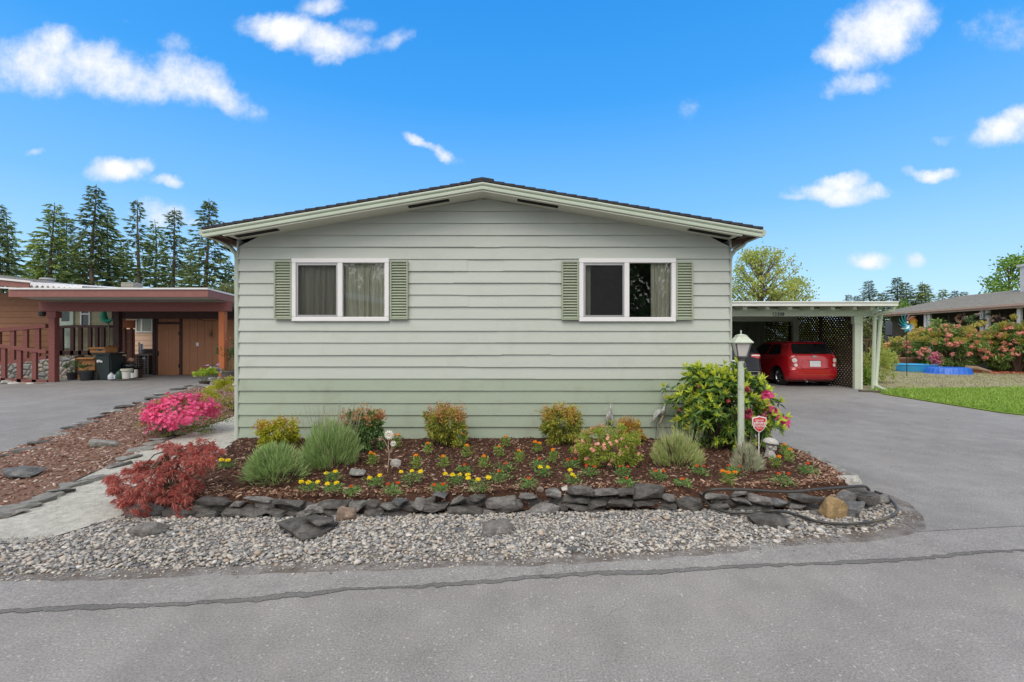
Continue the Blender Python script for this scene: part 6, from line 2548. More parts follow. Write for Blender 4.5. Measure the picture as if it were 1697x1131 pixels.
# white corrugated edge of the patio cover
mb = MB()
v = []
a, b = W(50, 474.5, 16.3), W(136, 479, 16.3)
n_ = 120
for y, dz in ((16.3, 0), (18.0, .10)):
    for i in range(n_ + 1):
        s_ = i / n_
        v.append((a.x + (b.x - a.x) * s_, y, a.z + (b.z - a.z) * s_ + dz + .045 * math.sin(2 * math.pi * s_ * 9.5)))
for q in list(v[:n_ + 1]):
    v.append((q[0], q[1], q[2] + .10))
for q in list(v[n_ + 1:2 * n_ + 2]):
    v.append((q[0], q[1], q[2] + .10))
m1 = n_ + 1
mb.add(v, [(i, i + 1, m1 + i + 1, m1 + i) for i in range(n_)] + [(2 * m1 + i, 3 * m1 + i, 3 * m1 + i + 1, 2 * m1 + i + 1) for i in range(n_)] + [(i, 2 * m1 + i, 2 * m1 + i + 1, i + 1) for i in range(n_)])
mb.build('corrugated_cover', m_flash, t)
p = W(79, 466, YR + .5)
mb = MB()
mb.lathe([(.20, -.05), (.20, .03), (.24, .04), (.22, .10), (.0, .13)], 14, Matrix.Translation(p))
mb.build('roof_vent', paint('vent_grey', (.32, .33, .33), .6, .1), t, smooth=True)
p = W(219, 478, 18.2)
mb = MB()
for i in range(5):
    mb.box(p.x - .24, p.x + .24, p.y - .24, p.y + .24, p.z - .06 + i * .055, p.z - .022 + i * .055)
mb.box(p.x - .20, p.x + .20, p.y - .20, p.y + .20, p.z - .3, p.z + .19)
mb.box(p.x - .34, p.x + .34, p.y - .3, p.y + .3, p.z - .12, p.z - .08)
tag(mb.build('roof_cooler', paint('cooler_cream', (.36, .355, .31), .6, .12, 12), None, p), 'louvred cream cooler box standing on the roof above the red-brown carport', 'cooler')
p = W(70, 519, YP + .3)
mb = MB()
mb.lathe([(.05, -.02), (.10, 0), (.11, .14), (.05, .2), (0, .22)], 10, Matrix.Translation(p + Vector((0, 0, -.1))))
mb.tube([p + Vector((.03, .2, .12)), p + Vector((0, 0, .1))], .02, 6)
tag(mb.build('wall_lantern', m_plas, None, p, smooth=True), 'black lantern mounted beside the brown post of the carport', 'lantern')

# ramp railings and its stone wall
def stonewall_mat():
    n = NT('round_stonework')
    v = n.new('ShaderNodeTexVoronoi', Scale=4.2)
    v.distance = 'EUCLIDEAN'
    w_ = n.noise(3, 3)
    mp = n.new('ShaderNodeMapping')
    mp.inputs['Scale'].default_value = (1, .3, 1.15)
    n.L.new(n.tc, mp.inputs[0])
    n.L.new(mp.outputs[0], v.inputs['Vector'])
    e = n.new('ShaderNodeTexVoronoi', Scale=4.2)
    e.feature = 'DISTANCE_TO_EDGE'
    n.L.new(mp.outputs[0], e.inputs['Vector'])
    cc = n.ramp(v.outputs['Color'], [(.1, (.17, .17, .17)), (.4, (.34, .33, .31)), (.6, (.42, .36, .28)), (.8, (.26, .27, .28)), (1, (.46, .42, .38))])
    cc = n.mix(.5, cc, n.ramp(n.noise(14, 5), [(.3, (.7, .7, .7)), (.7, (1.2, 1.2, 1.2))]), 'MULTIPLY')
    mortar = n.ramp(e.outputs['Distance'], [(.02, (1, 1, 1)), (.06, (0, 0, 0))])
    n.col(n.mix(mortar, cc, (.10, .095, .09)))
    n.set(Roughness=.85)
    n.bump(n.ramp(e.outputs['Distance'], [(0, (0, 0, 0)), (.25, (1, 1, 1))]), .9, .05)
    return n.mat


m_sw = stonewall_mat()
YW = 16.9
mb = MB()
pA, pB, pC = W(-160, 640, YW), W(-160, 622, YW), W(124, 589.5, YW)
xE = W(124, 0, YW).x
v = [(pA.x, YW, .0), (xE, YW, .0), (xE, YW, pC.z), (pA.x, YW, pB.z - .1)]
v += [(q[0], YW + .4, q[2]) for q in v]
mb.add(v, [(0, 1, 2, 3), (7, 6, 5, 4), (1, 5, 6, 2), (3, 2, 6, 7)])
tag(mb.build('stone_wall', m_sw, None, (-17, YW, .2)), 'low wall of rounded grey and tan stones beneath the wooden ramp', 'wall')


def railing(label, Y, top, bots, wpx, mat, foot=None, rail_h=.10):
    t = thing('railing', label, 'railing', (W(top[0][0], 0, Y).x, Y, .3))
    mb = MB()
    for (a, b) in zip(top[:-1], top[1:]):
        A, B = W(*a, Y), W(*b, Y)
        mb.bar(A, B, .14, rail_h)
    mb.build('rail', mat, t)
    if foot:
        mb = MB()
        mb.bar(W(*foot[0], Y), W(*foot[1], Y), .08, .16)
        mb.build('bottom_rail', mat, t)
    for (px, yb) in bots:
        yt = np.interp(px, [q[0] for q in top], [q[1] for q in top])
        mb = MB()
        x0, x1 = W(px - wpx / 2, 0, Y).x, W(px + wpx / 2, 0, Y).x
        mb.box(x0, x1, Y - .04, Y + .04, W(0, yb, Y).z, W(0, yt, Y).z)
        mb.build('baluster', mat, t)
    return t


railing('red-brown railing sloping down to the carport post before the stone wall', 15.75, [(-60, 565), (0, 573.5), (79, 584)], [(-44, 634), (-18, 634), (7, 634), (33, 635), (58, 635)], 7, m_redw, ((-60, 628), (79, 634)))
railing('dark red-brown railing climbing along the brown house wall above the stone wall', 17.3, [(-60, 554), (0, 547.5), (78, 540.5)], [(-36, 612), (-14, 610), (-2, 609), (21.5, 604), (43, 602), (63, 598)], 7.5, m_redw, ((-60, 612), (78, 593)), .14)
railing('shaded dark railing in front of the pale green door', 18.0, [(93, 543), (125, 541), (190, 541.5)], [(102.5, 590), (120.5, 590), (133.5, 590), (149.5, 590), (161, 585), (171, 585)], 5.5, m_trimd, ((93, 585), (190, 585)))
t = thing('cobble_edging', 'row of rounded pale cobbles at the foot of the ramp railing', 'stone edging', (W(20, 0, 15).x, 15.2, .2))
for i, (px, py, w_, h_) in enumerate([(4, 641, 18, 14), (20, 640, 24, 14), (38, 639, 18, 11), (-14, 643, 22, 16), (52, 637.5, 14, 7), (64, 637, 12, 5), (12, 634, 20, 10), (-34, 645, 24, 16)]):
    p = W(px, py, 15.3)
    kk = 15.3 / F
    rock('cobble', (w_ * kk * 1.1, .35, h_ * kk * 1.2), (p.x, 15.3, p.z), (0, 0, rd.uniform(-.3, .3)), [m_flag, m_pale, m_pink][i % 3], 700 + i, parent=t, n=30, bev=.02, power=2.6, rough=.01)

# things kept under the carport
gz = .215
def at(px, py, Y): return W(px, py, Y)


YK = 16.7
kk = YK / F
t = thing('wheelie_bin', 'dark green wheeled rubbish bin with white marking on its front', 'bin', (at(174, 0, YK).x, YK, gz))
x0, x1 = at(156.5, 0, YK - .34).x, at(183, 0, YK - .34).x
zb_, zt_ = at(0, 630, YK).z, at(0, 588.5, YK).z
mb = MB()
c0, c1 = (x0 + .04, x1 - .05), (x0, x1 - .0)
v = [(c0[0], YK - .28, zb_), (c0[1], YK - .28, zb_), (c0[1], YK + .25, zb_), (c0[0], YK + .25, zb_), (c1[0], YK - .36, zt_), (c1[1], YK - .36, zt_), (c1[1], YK + .36, zt_), (c1[0], YK + .36, zt_)]
mb.add(v, [(0, 3, 2, 1), (4, 5, 6, 7), (0, 1, 5, 4), (1, 2, 6, 5), (2, 3, 7, 6), (3, 0, 4, 7)])
mb.build('body', m_binp, t, bevel=.04, smooth=True)
mb = MB()
mb.box(x0 - .03, x1 + .03, YK - .40, YK + .40, zt_ + .002, zt_ + .07)
mb.build('lid', m_binp, t, bevel=.03, smooth=True)
mb = MB()
mb.lathe([(.12, -.03), (.13, 0), (.12, .03)], 16, Matrix.Translation((x0 + .0, YK - .30, zb_ + .13)) @ Matrix.Rotation(R(90), 4, 'X'))
mb.build('wheel', m_rub, t)
mb = MB()                                         # pale raised mark, too blurred to read
for (a, b, c, d) in ((160, 163, 597, 601), (163.5, 165, 596.5, 600), (165.3, 169, 598, 601)):
    mb.box(at(a, 0, YK - .36).x, at(b, 0, YK - .36).x, YK - .355, YK - .32, at(0, d, YK - .36).z, at(0, c, YK - .36).z)
mb.build('marking', m_flash, t)


def carton(px0, px1, py0, py1, Y, dep, label, z0=None, flap=True, rot=0.0):
    a, b = at(px0, py0, Y), at(px1, py1, Y)
    t = thing('cardboard_box', label, 'box', ((a.x + b.x) / 2, Y, b.z), 'cardboard boxes by the bin')
    M = Matrix.Translation(((a.x + b.x) / 2, Y + dep / 2, b.z)) @ Matrix.Rotation(rot, 4, 'Z')
    w, h = (b.x - a.x) / 2, a.z - b.z
    mb = MB()
    for q in ((-w, w, -dep / 2, -dep / 2 + .01, 0, h), (-w, w, dep / 2 - .01, dep / 2, 0, h), (-w, -w + .01, -dep / 2 + .011, dep / 2 - .011, 0, h), (w - .01, w, -dep / 2 + .011, dep / 2 - .011, 0, h), (-w + .011, w - .011, -dep / 2 + .011, dep / 2 - .011, 0, .01)):
        mb.box(*q, M)
    mb.build('carton', m_ply, t)
    if flap:
        mb = MB()
        mb.add([(-w, -dep / 2, h + .002), (w, -dep / 2, h + .002), (w * 1.05, -dep / 2 - .10, h - .05), (-w * 1.05, -dep / 2 - .10, h - .05), ], [(0, 1, 2, 3)], M)
        mb.add([(w, -dep / 2, h + .002), (w, dep / 2, h + .002), (w + .12, dep / 2, h + .06), (w + .12, -dep / 2, h + .06)], [(0, 1, 2, 3)], M)
        mb.build('flap', m_ply, t)
    return t, M, w, h, dep


carton(126, 157, 593, 630, 17.0, .5, 'tall brown cardboard box standing behind the potted plants')
tb, M, w, h, dep = carton(149, 176.5, 576, 584.6, YK - .25, .45, 'open cardboard box with a blue print lying on the bin lid', rot=-.08)
mb = MB()
mb.box(w * .05, w * .55, -dep / 2 - .004, -dep / 2 - .001, h * .3, h * .8, M)
mb.build('blue_print', paint('print_blue', (.06, .13, .22), .7, .1), tb)


def potted(px, yb, wt, ht, potm, label, leafm, n, pw, ph, seed, name='potted_plant', lsz=.06, lw=.03, fl=None, Y=None, wide=1.0):
    Y = Y or (H - gz) * F / (yb - CY)
    c = at(px, yb, Y)
    kk = Y / F
    t = thing(name, label, 'potted plant', c)
    mb = MB()
    r, h = wt * kk / 2, ht * kk
    mb.lathe([(r * .70, 0), (r * .94, h * .86), (r, h * .86), (r * 1.0, h), (r * .9, h), (r * .86, h * .84), (0, h * .82)], 20, Matrix.Translation(c))
    mb.build('pot', potm, t, smooth=True)
    g = rng(seed)
    P, D = crown(g, n, (c.x, c.y, c.z + h + ph * kk * .42), (pw * kk / 2, pw * kk / 2 * .8, ph * kk * .55), 18, .3, .45)
    P[:, 2] = np.maximum(P[:, 2], c.z + h * .95)
    D = unit(P - np.array([c.x, c.y, c.z + h * .9]) + g.normal(0, .03, P.shape))
    V, Fc = leaves(P, D * np.array([1, 1, .5]), g.uniform(lsz * .7, lsz * 1.3, n), lw, g, .15, .15, .4)
    npmesh('foliage', V, Fc, leafm, t)
    if fl:
        m = fl[1]
        P, D = crown(g, m, (c.x, c.y, c.z + h + ph * kk * .55), (pw * kk / 2, pw * kk / 2 * .8, ph * kk * .5), 14, .2, .8)
        V, Fc = blossoms(P, fl[2], g, 5, .3)
        npmesh('blossom', V, Fc, fl[0], t)
    stems(t, (c.x, c.y, c.z + h * .9), (pw * kk * .35, pw * kk * .3), ph * kk * .9, 9, seed, m_gstem, .006)
    return t


m_potb = paint('pot_black', (.022, .024, .030), .55, .1)
m_potn = paint('pot_brown', (.075, .060, .050), .7, .2)
m_potw = paint('pot_white', (.52, .51, .48), .6, .12)
m_potg = paint('pot_grey', (.14, .125, .115), .75, .2)
m_pleaf = leafmat('pot_leaf', [(.05, .10, .03), (.09, .15, .05), (.14, .20, .08)], .5, .3)
m_hosta = leafmat('hosta_leaf', [(.30, .42, .05), (.40, .50, .07), (.24, .36, .04)], .45, .4)
m_purp = leafmat('purple_bloom', [(.42, .22, .45), (.55, .36, .55), (.62, .48, .60)], .5, .3, .1)
m_rosel = leafmat('rose_leaf', [(.04, .085, .03), (.07, .13, .04), (.11, .18, .06)], .45, .3)
m_redfl = leafmat('red_bloom', [(.65, .10, .10), (.72, .25, .20)], .5, .3, .1)
potted(119.5, 631.5, 15, 14, m_potb, 'black pot with a leafy grey-green plant by the stone wall', m_pleaf, 260, 26, 24, 81, Y=16.5)
potted(143.5, 630.5, 22, 16, m_potb, 'wide black pot with a red flower before the tall cardboard box', m_pleaf, 260, 20, 12, 82, Y=16.3, fl=(m_redfl, 8, .035))
potted(339, 641, 17, 9, m_potn, 'lime green hosta in a dark brown pot by the end of the drive', m_hosta, 150, 36, 22, 83, name='potted_hosta', lsz=.17, lw=.09)
potted(356, 638, 18, 12, m_potw, 'white pot of small mauve flowers at the foot of the cedar post', m_pleaf, 260, 30, 22, 84, fl=(m_purp, 110, .028))
potted(381, 634, 30, 20, m_potg, 'grey tub with a tall rose bush behind the cedar post', m_rosel, 900, 34, 56, 85, name='potted_rose', lsz=.07, lw=.035, fl=(m_az_pink, 14, .03))
# jugs, buckets and other small things by the bin
def lathe_thing(name, px, yb, prof, mat, label, cat, Y=16.2, n=16, group=None):
    c = at(px, yb, Y)
    mb = MB()
    mb.lathe(prof, n, Matrix.Translation(c))
    return tag(mb.build(name, mat, None, c, smooth=True), label, cat, group)


m_jug = paint('jug_clear', (.55, .58, .66), .3, .08)
m_gjug = paint('jug_green', (.02, .07, .04), .4, .15)
m_buck = paint('bucket_white', (.62, .62, .58), .45, .08)
lathe_thing('water_jug', 184.5, 629, [(.09, 0), (.10, .02), (.10, .13), (.06, .19), (.03, .21), (.03, .235), (0, .24)], m_jug, 'translucent plastic water jug in front of the bin', 'jug')
lathe_thing('small_bottle', 190.5, 628, [(.035, 0), (.035, .11), (.02, .14), (0, .145)], m_jug, 'small pale bottle between the clear jug and the green can', 'bottle')
lathe_thing('green_can', 198, 628.5, [(.10, 0), (.11, .02), (.11, .20), (.07, .27), (.03, .29), (.03, .32), (0, .325)], m_gjug, 'dark green plastic can beside the white bucket', 'can')
c = at(210.3, 627.5, 16.3)
t = thing('bucket', 'white plastic bucket with a pale lid below the black bag', 'bucket', c)
mb = MB()
mb.lathe([(.14, 0), (.155, .26), (0, .26)], 20, Matrix.Translation(c))
mb.build('body', m_buck, t, smooth=True)
mb = MB()
mb.lathe([(.165, .255), (.185, .27), (.185, .33), (.17, .345), (0, .345)], 20, Matrix.Translation(c))
mb.build('lid', paint('bucket_lid', (.50, .50, .42), .5, .1), t, smooth=True)
lathe_thing('paint_tin', 220.5, 626.5, [(.062, 0), (.066, .02), (.066, .15), (.07, .17), (0, .175)], m_buck, 'narrow pale paint tin right of the white bucket', 'tin')
lathe_thing('paint_tin', 225.5, 625.5, [(.055, 0), (.058, .22), (.05, .27), (0, .28)], paint('tin_grey', (.36, .36, .35), .5, .1), 'taller grey tin next to the air conditioner', 'tin')
# black bag on a stand
c = at(212, 611.5, 16.9)
bm_bag = rock_bm((.62, .34, .28), 5, n=40, bev=.02, power=2.5, M=Matrix.Translation(c + Vector((0, 0, .12))), rough=.03)
me = bpy.data.meshes.new('rubbish_bag')
bm_bag.to_mesh(me)
bm_bag.free()
tag(link('rubbish_bag', me, paint('bag_black', (.012, .013, .018), .25, .1), None, c, True), 'shiny black plastic bag lying on the crate behind the white bucket', 'bag')
c = at(212, 626, 17.0)
mb = MB()
for q in range(4):
    mb.box(c.x - .3, c.x + .3, 16.85 + .001 * q, 16.88, c.z + q * .09, c.z + q * .09 + .07)
mb.box(c.x - .3, c.x - .26, 16.88, 17.3, c.z, c.z + .36)
mb.box(c.x + .26, c.x + .3, 16.88, 17.3, c.z, c.z + .36)
mb.box(c.x - .3, c.x + .3, 16.9, 17.3, c.z + .32, c.z + .355)
tag(mb.build('wooden_crate', m_trimd, None, c), 'dark slatted crate under the black bag', 'crate')
c = at(202, 599, 17.0)
t = thing('urn', 'tan urn with a pale cloth over its top by the inner carport post', 'urn', c)
mb = MB()
mb.lathe([(.07, -.02), (.11, .08), (.12, .16), (.10, .2)], 14, Matrix.Translation(c))
mb.build('body', paint('tan_urn', (.28, .16, .07), .7, .2), t, smooth=True)
mb = MB()
mb.lathe([(.13, .17), (.14, .22), (.11, .30), (.04, .34), (0, .345)], 14, Matrix.Translation(c))
mb.build('cloth', paint('cream_cloth', (.62, .50, .34), .8, .15), t, smooth=True)
c = at(216, 597, 17.05)
bmx = rock_bm((.24, .2, .2), 12, n=24, bev=.01, power=3, M=Matrix.Translation(c), rough=.02)
me = bpy.data.meshes.new('crumpled_sack')
bmx.to_mesh(me)
bmx.free()
tag(link('crumpled_sack', me, paint('sack_tan', (.42, .26, .18), .8, .3, 20), None, c), 'crumpled tan paper sack on top of the black bag', 'sack')
# air conditioner
Y_ = 18.6
a, b = at(224.5, 588, Y_), at(246, 618.5, Y_)
t = thing('air_conditioner', 'grey louvred outdoor air conditioner unit beside the shed', 'air conditioner', ((a.x + b.x) / 2, Y_, .27))
mb = MB()
mb.box(a.x + .02, b.x - .02, Y_ + .02, Y_ + .7, .2, a.z - .04)
mb.build('core', paint('ac_dark', (.06, .055, .055), .6, .1), t)
m_ac = paint('ac_grey', (.40, .385, .37), .5, .08)
mb = MB()
mb.box(a.x - .01, b.x + .01, Y_ - .02, Y_ + .74, a.z - .04, a.z + .02)
mb.box(a.x - .01, b.x + .01, Y_ - .02, Y_ + .74, .19, .27)
for x in (a.x, a.x + .12, (a.x + b.x) / 2 + .1, b.x - .02):
    mb.box(x - .012, x + .016, Y_ - .012, Y_ + .02, .271, a.z - .041)
mb.build('casing', m_ac, t)
mb = MB()
for i in range(8):
    z = .30 + (a.z - .38) * i / 8
    mb.bar((a.x + .02, Y_ + .004, z), (b.x - .02, Y_ + .004, z), .02, .022)
mb.build('grille', m_ac, t)
mb = MB()
p = at(239, 594, Y_)
mb.lathe([(.05, 0), (.05, .008), (0, .01)], 12, Matrix.Translation((p.x, Y_ - .015, p.z)) @ Matrix.Rotation(R(90), 4, 'X') @ Matrix.Scale(1.3, 4, (1, 0, 0)))
mb.build('badge', m_white, t)
a, b = at(246.5, 601, 19.2), at(256, 617.5, 19.2)
mb = MB()
mb.box(a.x, b.x, 19.2, 19.7, .27, a.z)
mb.box(a.x - .02, b.x + .02, 19.18, 19.72, a.z, a.z + .04)
tag(mb.build('storage_tub', paint('tub_blue', (.03, .30, .55), .4, .1), None, (a.x, 19.2, .27), bevel=.02), 'bright blue plastic tub between the air conditioner and the shed', 'tub')
c = at(246, 588, 19.6)
mb = MB()
mb.lathe([(.05, -.28), (.22, -.26), (.25, -.2), (.25, .2), (.22, .26), (.05, .28)], 18, Matrix.Translation(c) @ Matrix.Rotation(R(70), 4, 'Z') @ Matrix.Rotation(R(90), 4, 'X'))
mb.lathe([(.16, .27), (.16, .29), (.08, .29)], 18, Matrix.Translation(c) @ Matrix.Rotation(R(70), 4, 'Z') @ Matrix.Rotation(R(90), 4, 'X'))
for s_ in (-.2, .2):
    mb.tube([c + Vector((s_, 0, -.15)), c + Vector((s_, 0, -.85))], .02, 6)
tag(mb.build('barrel_grill', paint('grill_brown', (.13, .105, .09), .5, .2), None, c, smooth=True), 'brownish barrel grill on legs behind the air conditioner', 'grill')
mb = MB()
p = at(235, 570, 21.0)
mb.tube([(p.x, 21, .2), (p.x, 21, p.z)], .055, 8)
mb.tube([(p.x - .12, 21, .2), (p.x - .12, 21, p.z + .08)], .03, 8)
tag(mb.build('drain_pipe', m_flash, None, (p.x, 21, .2)), 'white pipes standing before the peach house', 'pipe')
# shingled screen
Y_ = 18.1
t = thing('shingled_screen', 'red-framed screen clad with brown shingles behind the inner carport post', 'screen', (at(209, 0, Y_).x, Y_, .25))
mb = MB()
for i in range(9):
    for (a, b) in ((200.5, 206.5), (209.5, 216.5)):
        z1 = at(0, 546 + i * 5.4, Y_).z
        z0 = at(0, 551.6 + i * 5.4, Y_).z
        mb.add([(at(a, 0, Y_).x, Y_ - .03, z0), (at(b, 0, Y_).x, Y_ - .03, z0), (at(b, 0, Y_).x, Y_, z1), (at(a, 0, Y_).x, Y_, z1)], [(0, 1, 2, 3)])
mb.box(at(197.5, 0, Y_).x, at(222, 0, Y_).x, Y_ + .01, Y_ + .05, .25, at(0, 546, Y_).z)
mb.build('shingles', paint('cedar_shingle', (.22, .12, .075), .8, .3, 9), t)
mb = MB()
for px in (198.5, 208, 219):
    mb.box(at(px - 1.5, 0, Y_).x, at(px + 1.5, 0, Y_).x, Y_ - .06, Y_ + .004, .25, at(0, 543, Y_).z)
mb.build('frame', m_redw, t)
mb = MB()
mb.box(at(200, 0, Y_).x, at(227, 0, Y_).x, Y_ - .16, Y_ - .07, at(0, 544, Y_).z, at(0, 533, Y_).z)
mb.box(at(200, 0, Y_).x, at(228, 0, Y_).x, Y_ - .20, Y_ - .065, at(0, 533, Y_).z + .002, at(0, 531.5, Y_).z)
mb.build('top_box', m_orange, t)
# closed green parasol
Y_ = 17.9
t = thing('parasol', 'rolled-up mint green parasol on a thin pole behind the dark railing', 'parasol', (at(180, 0, Y_).x, Y_, .3))
mb = MB()
mb.tube([at(180, 584, Y_), at(180.5, 545, Y_), at(179.5, 532, Y_)], .025, 8)
mb.build('pole', paint('pole_grey', (.24, .20, .17), .6, .15), t)
mb = MB()
mb.tube([at(172.5, 514, Y_), at(172, 522, Y_), at(173, 530, Y_), at(178, 533, Y_), at(187, 529.5, Y_)], [.06, .10, .13, .09, .04], 10)
mb.build('canopy', paint('mint_cloth', (.04, .42, .28), .7, .12), t, smooth=True)
# peach house beyond
YH = 27.0
t = thing('peach_house', 'peach-sided house with a white window far behind the carport', 'house', (at(230, 0, YH).x, YH, .25))
mb = MB()
x0, x1 = at(120, 0, YH).x, at(330, 0, YH).x
z = .2
while z < 3.2:
    mb.add([(x0, YH - .025, z), (x1, YH - .025, z), (x1, YH, z + .30), (x0, YH, z + .30)], [(0, 1, 2, 3)])
    mb.add([(x0, YH - .025, z), (x1, YH - .025, z), (x1, YH, z), (x0, YH, z)], [(3, 2, 1, 0)])
    z += .30
mb.box(x0, x1, YH + .002, YH + 5, .0, 3.2)
mb.build('wall', m_peach, t)
a, b = at(226, 527, YH), at(254.5, 549, YH)
mb = MB()
xm = at(236, 0, YH).x
for q in ((a.x, b.x, b.z - .09, b.z), (a.x, b.x, a.z, a.z + .08), (a.x, a.x + .07, b.z, a.z), (b.x - .07, b.x, b.z, a.z), (xm - .05, xm + .05, b.z, a.z)):
    mb.box(q[0], q[1], YH - .07, YH - .027, q[2], q[3])
wn = mb.build('window', m_white, t)
mb = MB()
mb.add([(a.x + .06, YH - .04, b.z), (b.x - .06, YH - .04, b.z), (b.x - .06, YH - .04, a.z), (a.x + .06, YH - .04, a.z)], [(0, 1, 2, 3)])
mb.build('pane', paint('pane_pale', (.33, .38, .34), .15, .1), wn)
mb = MB()
mb.add([(x0, YH - .5, 3.15), (x1, YH - .5, 3.15), (x1, YH + 3, 3.7), (x0, YH + 3, 3.7), (x0, YH + 6, 3.2), (x1, YH + 6, 3.2)], [(0, 1, 2, 3), (3, 2, 5, 4)])
mb.build('roof', m_groof, t)

# ================================================================== THE NEIGHBOUR ON THE RIGHT
m_beige = paint('beige_siding', lin(186, 186, 168), .6, .06, 4)
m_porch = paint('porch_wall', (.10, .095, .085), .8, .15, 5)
m_pinkf = paint('pinkish_fascia', lin(188, 162, 148), .6, .12, 8)
m_sroof = paint('worn_shingle', (.27, .255, .22), .9, .25, 10, .5, 30, dirt=((.15, .15, .15), 5))
t = thing('neighbour_house', 'long low house with grey shingle roof and dark porch behind the flowering rhododendrons', 'house', (25, 26, .3))
XE, XW_, XRG = 24.0, 26.8, 28.4
ZE, ZRG = 3.42, 4.5
Y0, Y1 = 15.0, 30.6
mb = MB()
nr = 14
for i in range(nr):
    s0, s1 = i / nr, (i + 1) / nr
    xa, xb = XE + (XRG - XE) * s0, XE + (XRG - XE) * s1
    za, zb = ZE + (ZRG - ZE) * s0, ZE + (ZRG - ZE) * s1
    hip0, hip1 = 1.6 * s0, 1.6 * s1
    mb.add([(xa, Y0, za + .03), (xa, Y1 - hip0, za + .03), (xb, Y1 - hip1, zb + .008), (xb, Y0, zb + .008), (xa, Y0, za), (xa, Y1 - hip0, za)], [(0, 3, 2, 1), (4, 0, 1, 5)])
mb.add([(XE, Y1, ZE + .02), (XRG, Y1 - 1.6, ZRG), (XRG + 4.4, Y1, ZE)], [(0, 1, 2)])
mb.add([(XRG, Y0, ZRG), (XRG, Y1 - 1.6, ZRG), (XRG + 4.4, Y1, ZE), (XRG + 4.4, Y0, ZE)], [(0, 1, 2, 3)])
mb.build('roof', m_sroof, t)
mb = MB()
mb.box(XE - .03, XE + .03, Y0, Y1, ZE - .20, ZE - .003)
mb.box(XE + .03, XRG + 3, Y1 - .03, Y1 + .03, ZE - .20, ZE - .003)
mb.build('fascia', m_pinkf, t)
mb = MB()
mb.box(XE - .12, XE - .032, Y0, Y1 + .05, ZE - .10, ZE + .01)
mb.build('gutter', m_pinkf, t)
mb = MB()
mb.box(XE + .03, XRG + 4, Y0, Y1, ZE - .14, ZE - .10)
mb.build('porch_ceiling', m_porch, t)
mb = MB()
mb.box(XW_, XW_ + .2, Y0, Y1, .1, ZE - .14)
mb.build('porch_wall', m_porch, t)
mb = MB()
z = .2
while z < ZE - .2:
    mb.add([(XE + 1.2, Y1 - .12, z), (XW_ + 4, Y1 - .12, z), (XW_ + 4, Y1 - .08, z + .22), (XE + 1.2, Y1 - .08, z + .22)], [(0, 1, 2, 3)])
    z += .22
mb.box(XE + 1.2, XW_ + 4, Y1 - .075, Y1 - .03, .1, ZE - .14)
mb.build('end_wall', m_beige, t)
mb = MB()
mb.box(XE + .1, XW_, Y0, Y1 - .2, .25, .62)
mb.build('porch_floor', paint('deck_grey', (.16, .14, .12), .8, .2), t)
for px in (1534.6, 1540.7, 1628, 1637.5, 1690):
    x = XE + .25
    y = x * F / (px - CX)
    mb = MB()
    mb.box(x - .06, x + .06, y - .08, y + .08, .6, ZE - .14)
    mb.build('porch_post', m_flash, t)
mb = MB()
for (pa, pb) in ((1537, 1557), (1640, 1664)):
    x = XW_ - .06
    ya, yb = x * F / (pb - CX), x * F / (pa - CX)
    mb.box(x, x + .05, ya, yb, 1.5, 2.6)
mb.build('window', m_cglass, t)
for px in (1523, 1526.5, 1530):
    x = XE + 2.0
    y = x * F / (px - CX)
    mb = MB()
    mb.box(x - .05, x + .05, y - .05, y + .05, .6, 2.4)
    mb.build('screen_rail', m_flash, t)
p = W(1696, 480, 24.5)
mb = MB()
mb.box(27.58, 28.5, 24.2, 24.9, 3.8, W(0, 441, 24.5).z)
mb.box(27.5, 28.6, 24.1, 25.0, W(0, 441, 24.5).z + .002, W(0, 437, 24.5).z)
mb.build('chimney', paint('chimney_white', (.56, .57, .60), .6, .1), t)
mb = MB()
p = W(1672, 487, 26.5)
mb.box(p.x - .4, p.x + .5, 26, 27, p.z - .05, p.z + .12)
mb.build('skylight', m_flash, t)
# deck rail
m_deck = paint('deck_wood', (.10, .068, .045), .8, .3, 9)
Y_ = 26.5
railing('weathered brown deck railing behind the lattice and downspouts', Y_, [(1432, 563), (1484, 564)], [(px, 592) for px in range(1436, 1484, 6)], 2.2, m_deck, ((1432, 590), (1484, 590)))
# bicycle leaning on the deck rail
t = thing('bicycle', 'black bicycle leaning on the weathered deck railing', 'bicycle', (W(1474, 0, 26).x, 26, .6))
m_blk = paint('bike_black', (.02, .02, .022), .4, .1)
Yk = 26.1
for (px, py) in ((1470, 569), (1483, 570)):
    c = W(px, py, Yk)
    mb = MB()
    mb.tube([c + Vector((.31 * math.cos(q * math.pi / 9), 0, .31 * math.sin(q * math.pi / 9))) for q in range(19)], .028, 6, cap=False)
    mb.build('wheel', m_rub, t)
mb = MB()
a, b, s_, hd = W(1470, 569, Yk), W(1483, 570, Yk), W(1474, 558, Yk), W(1480.5, 556, Yk)
for q in ((a, s_), (s_, hd), (a, W(1476, 569, Yk)), (W(1476, 569, Yk), hd), (hd, b), (s_, W(1476, 569, Yk))):
    mb.tube([q[0], q[1]], .025, 6)
mb.build('frame', m_blk, t)
mb = MB()
mb.tube([hd, hd + Vector((.02, 0, .12)), W(1484, 552, Yk - .1)], .02, 6)
mb.build('handlebar', m_blk, t)
mb = MB()
mb.bar(s_ + Vector((-.12, 0, .06)), s_ + Vector((.12, 0, .06)), .12, .06)
mb.build('saddle', m_blk, t)
mb = MB()
for i, px in enumerate((1469.5, 1473, 1476.5)):
    mb.box(W(px, 0, 27.5).x - .05, W(px + 2, 0, 27.5).x, 27.5, 27.56, .6, W(0, 534 - i % 2, 27.5).z)
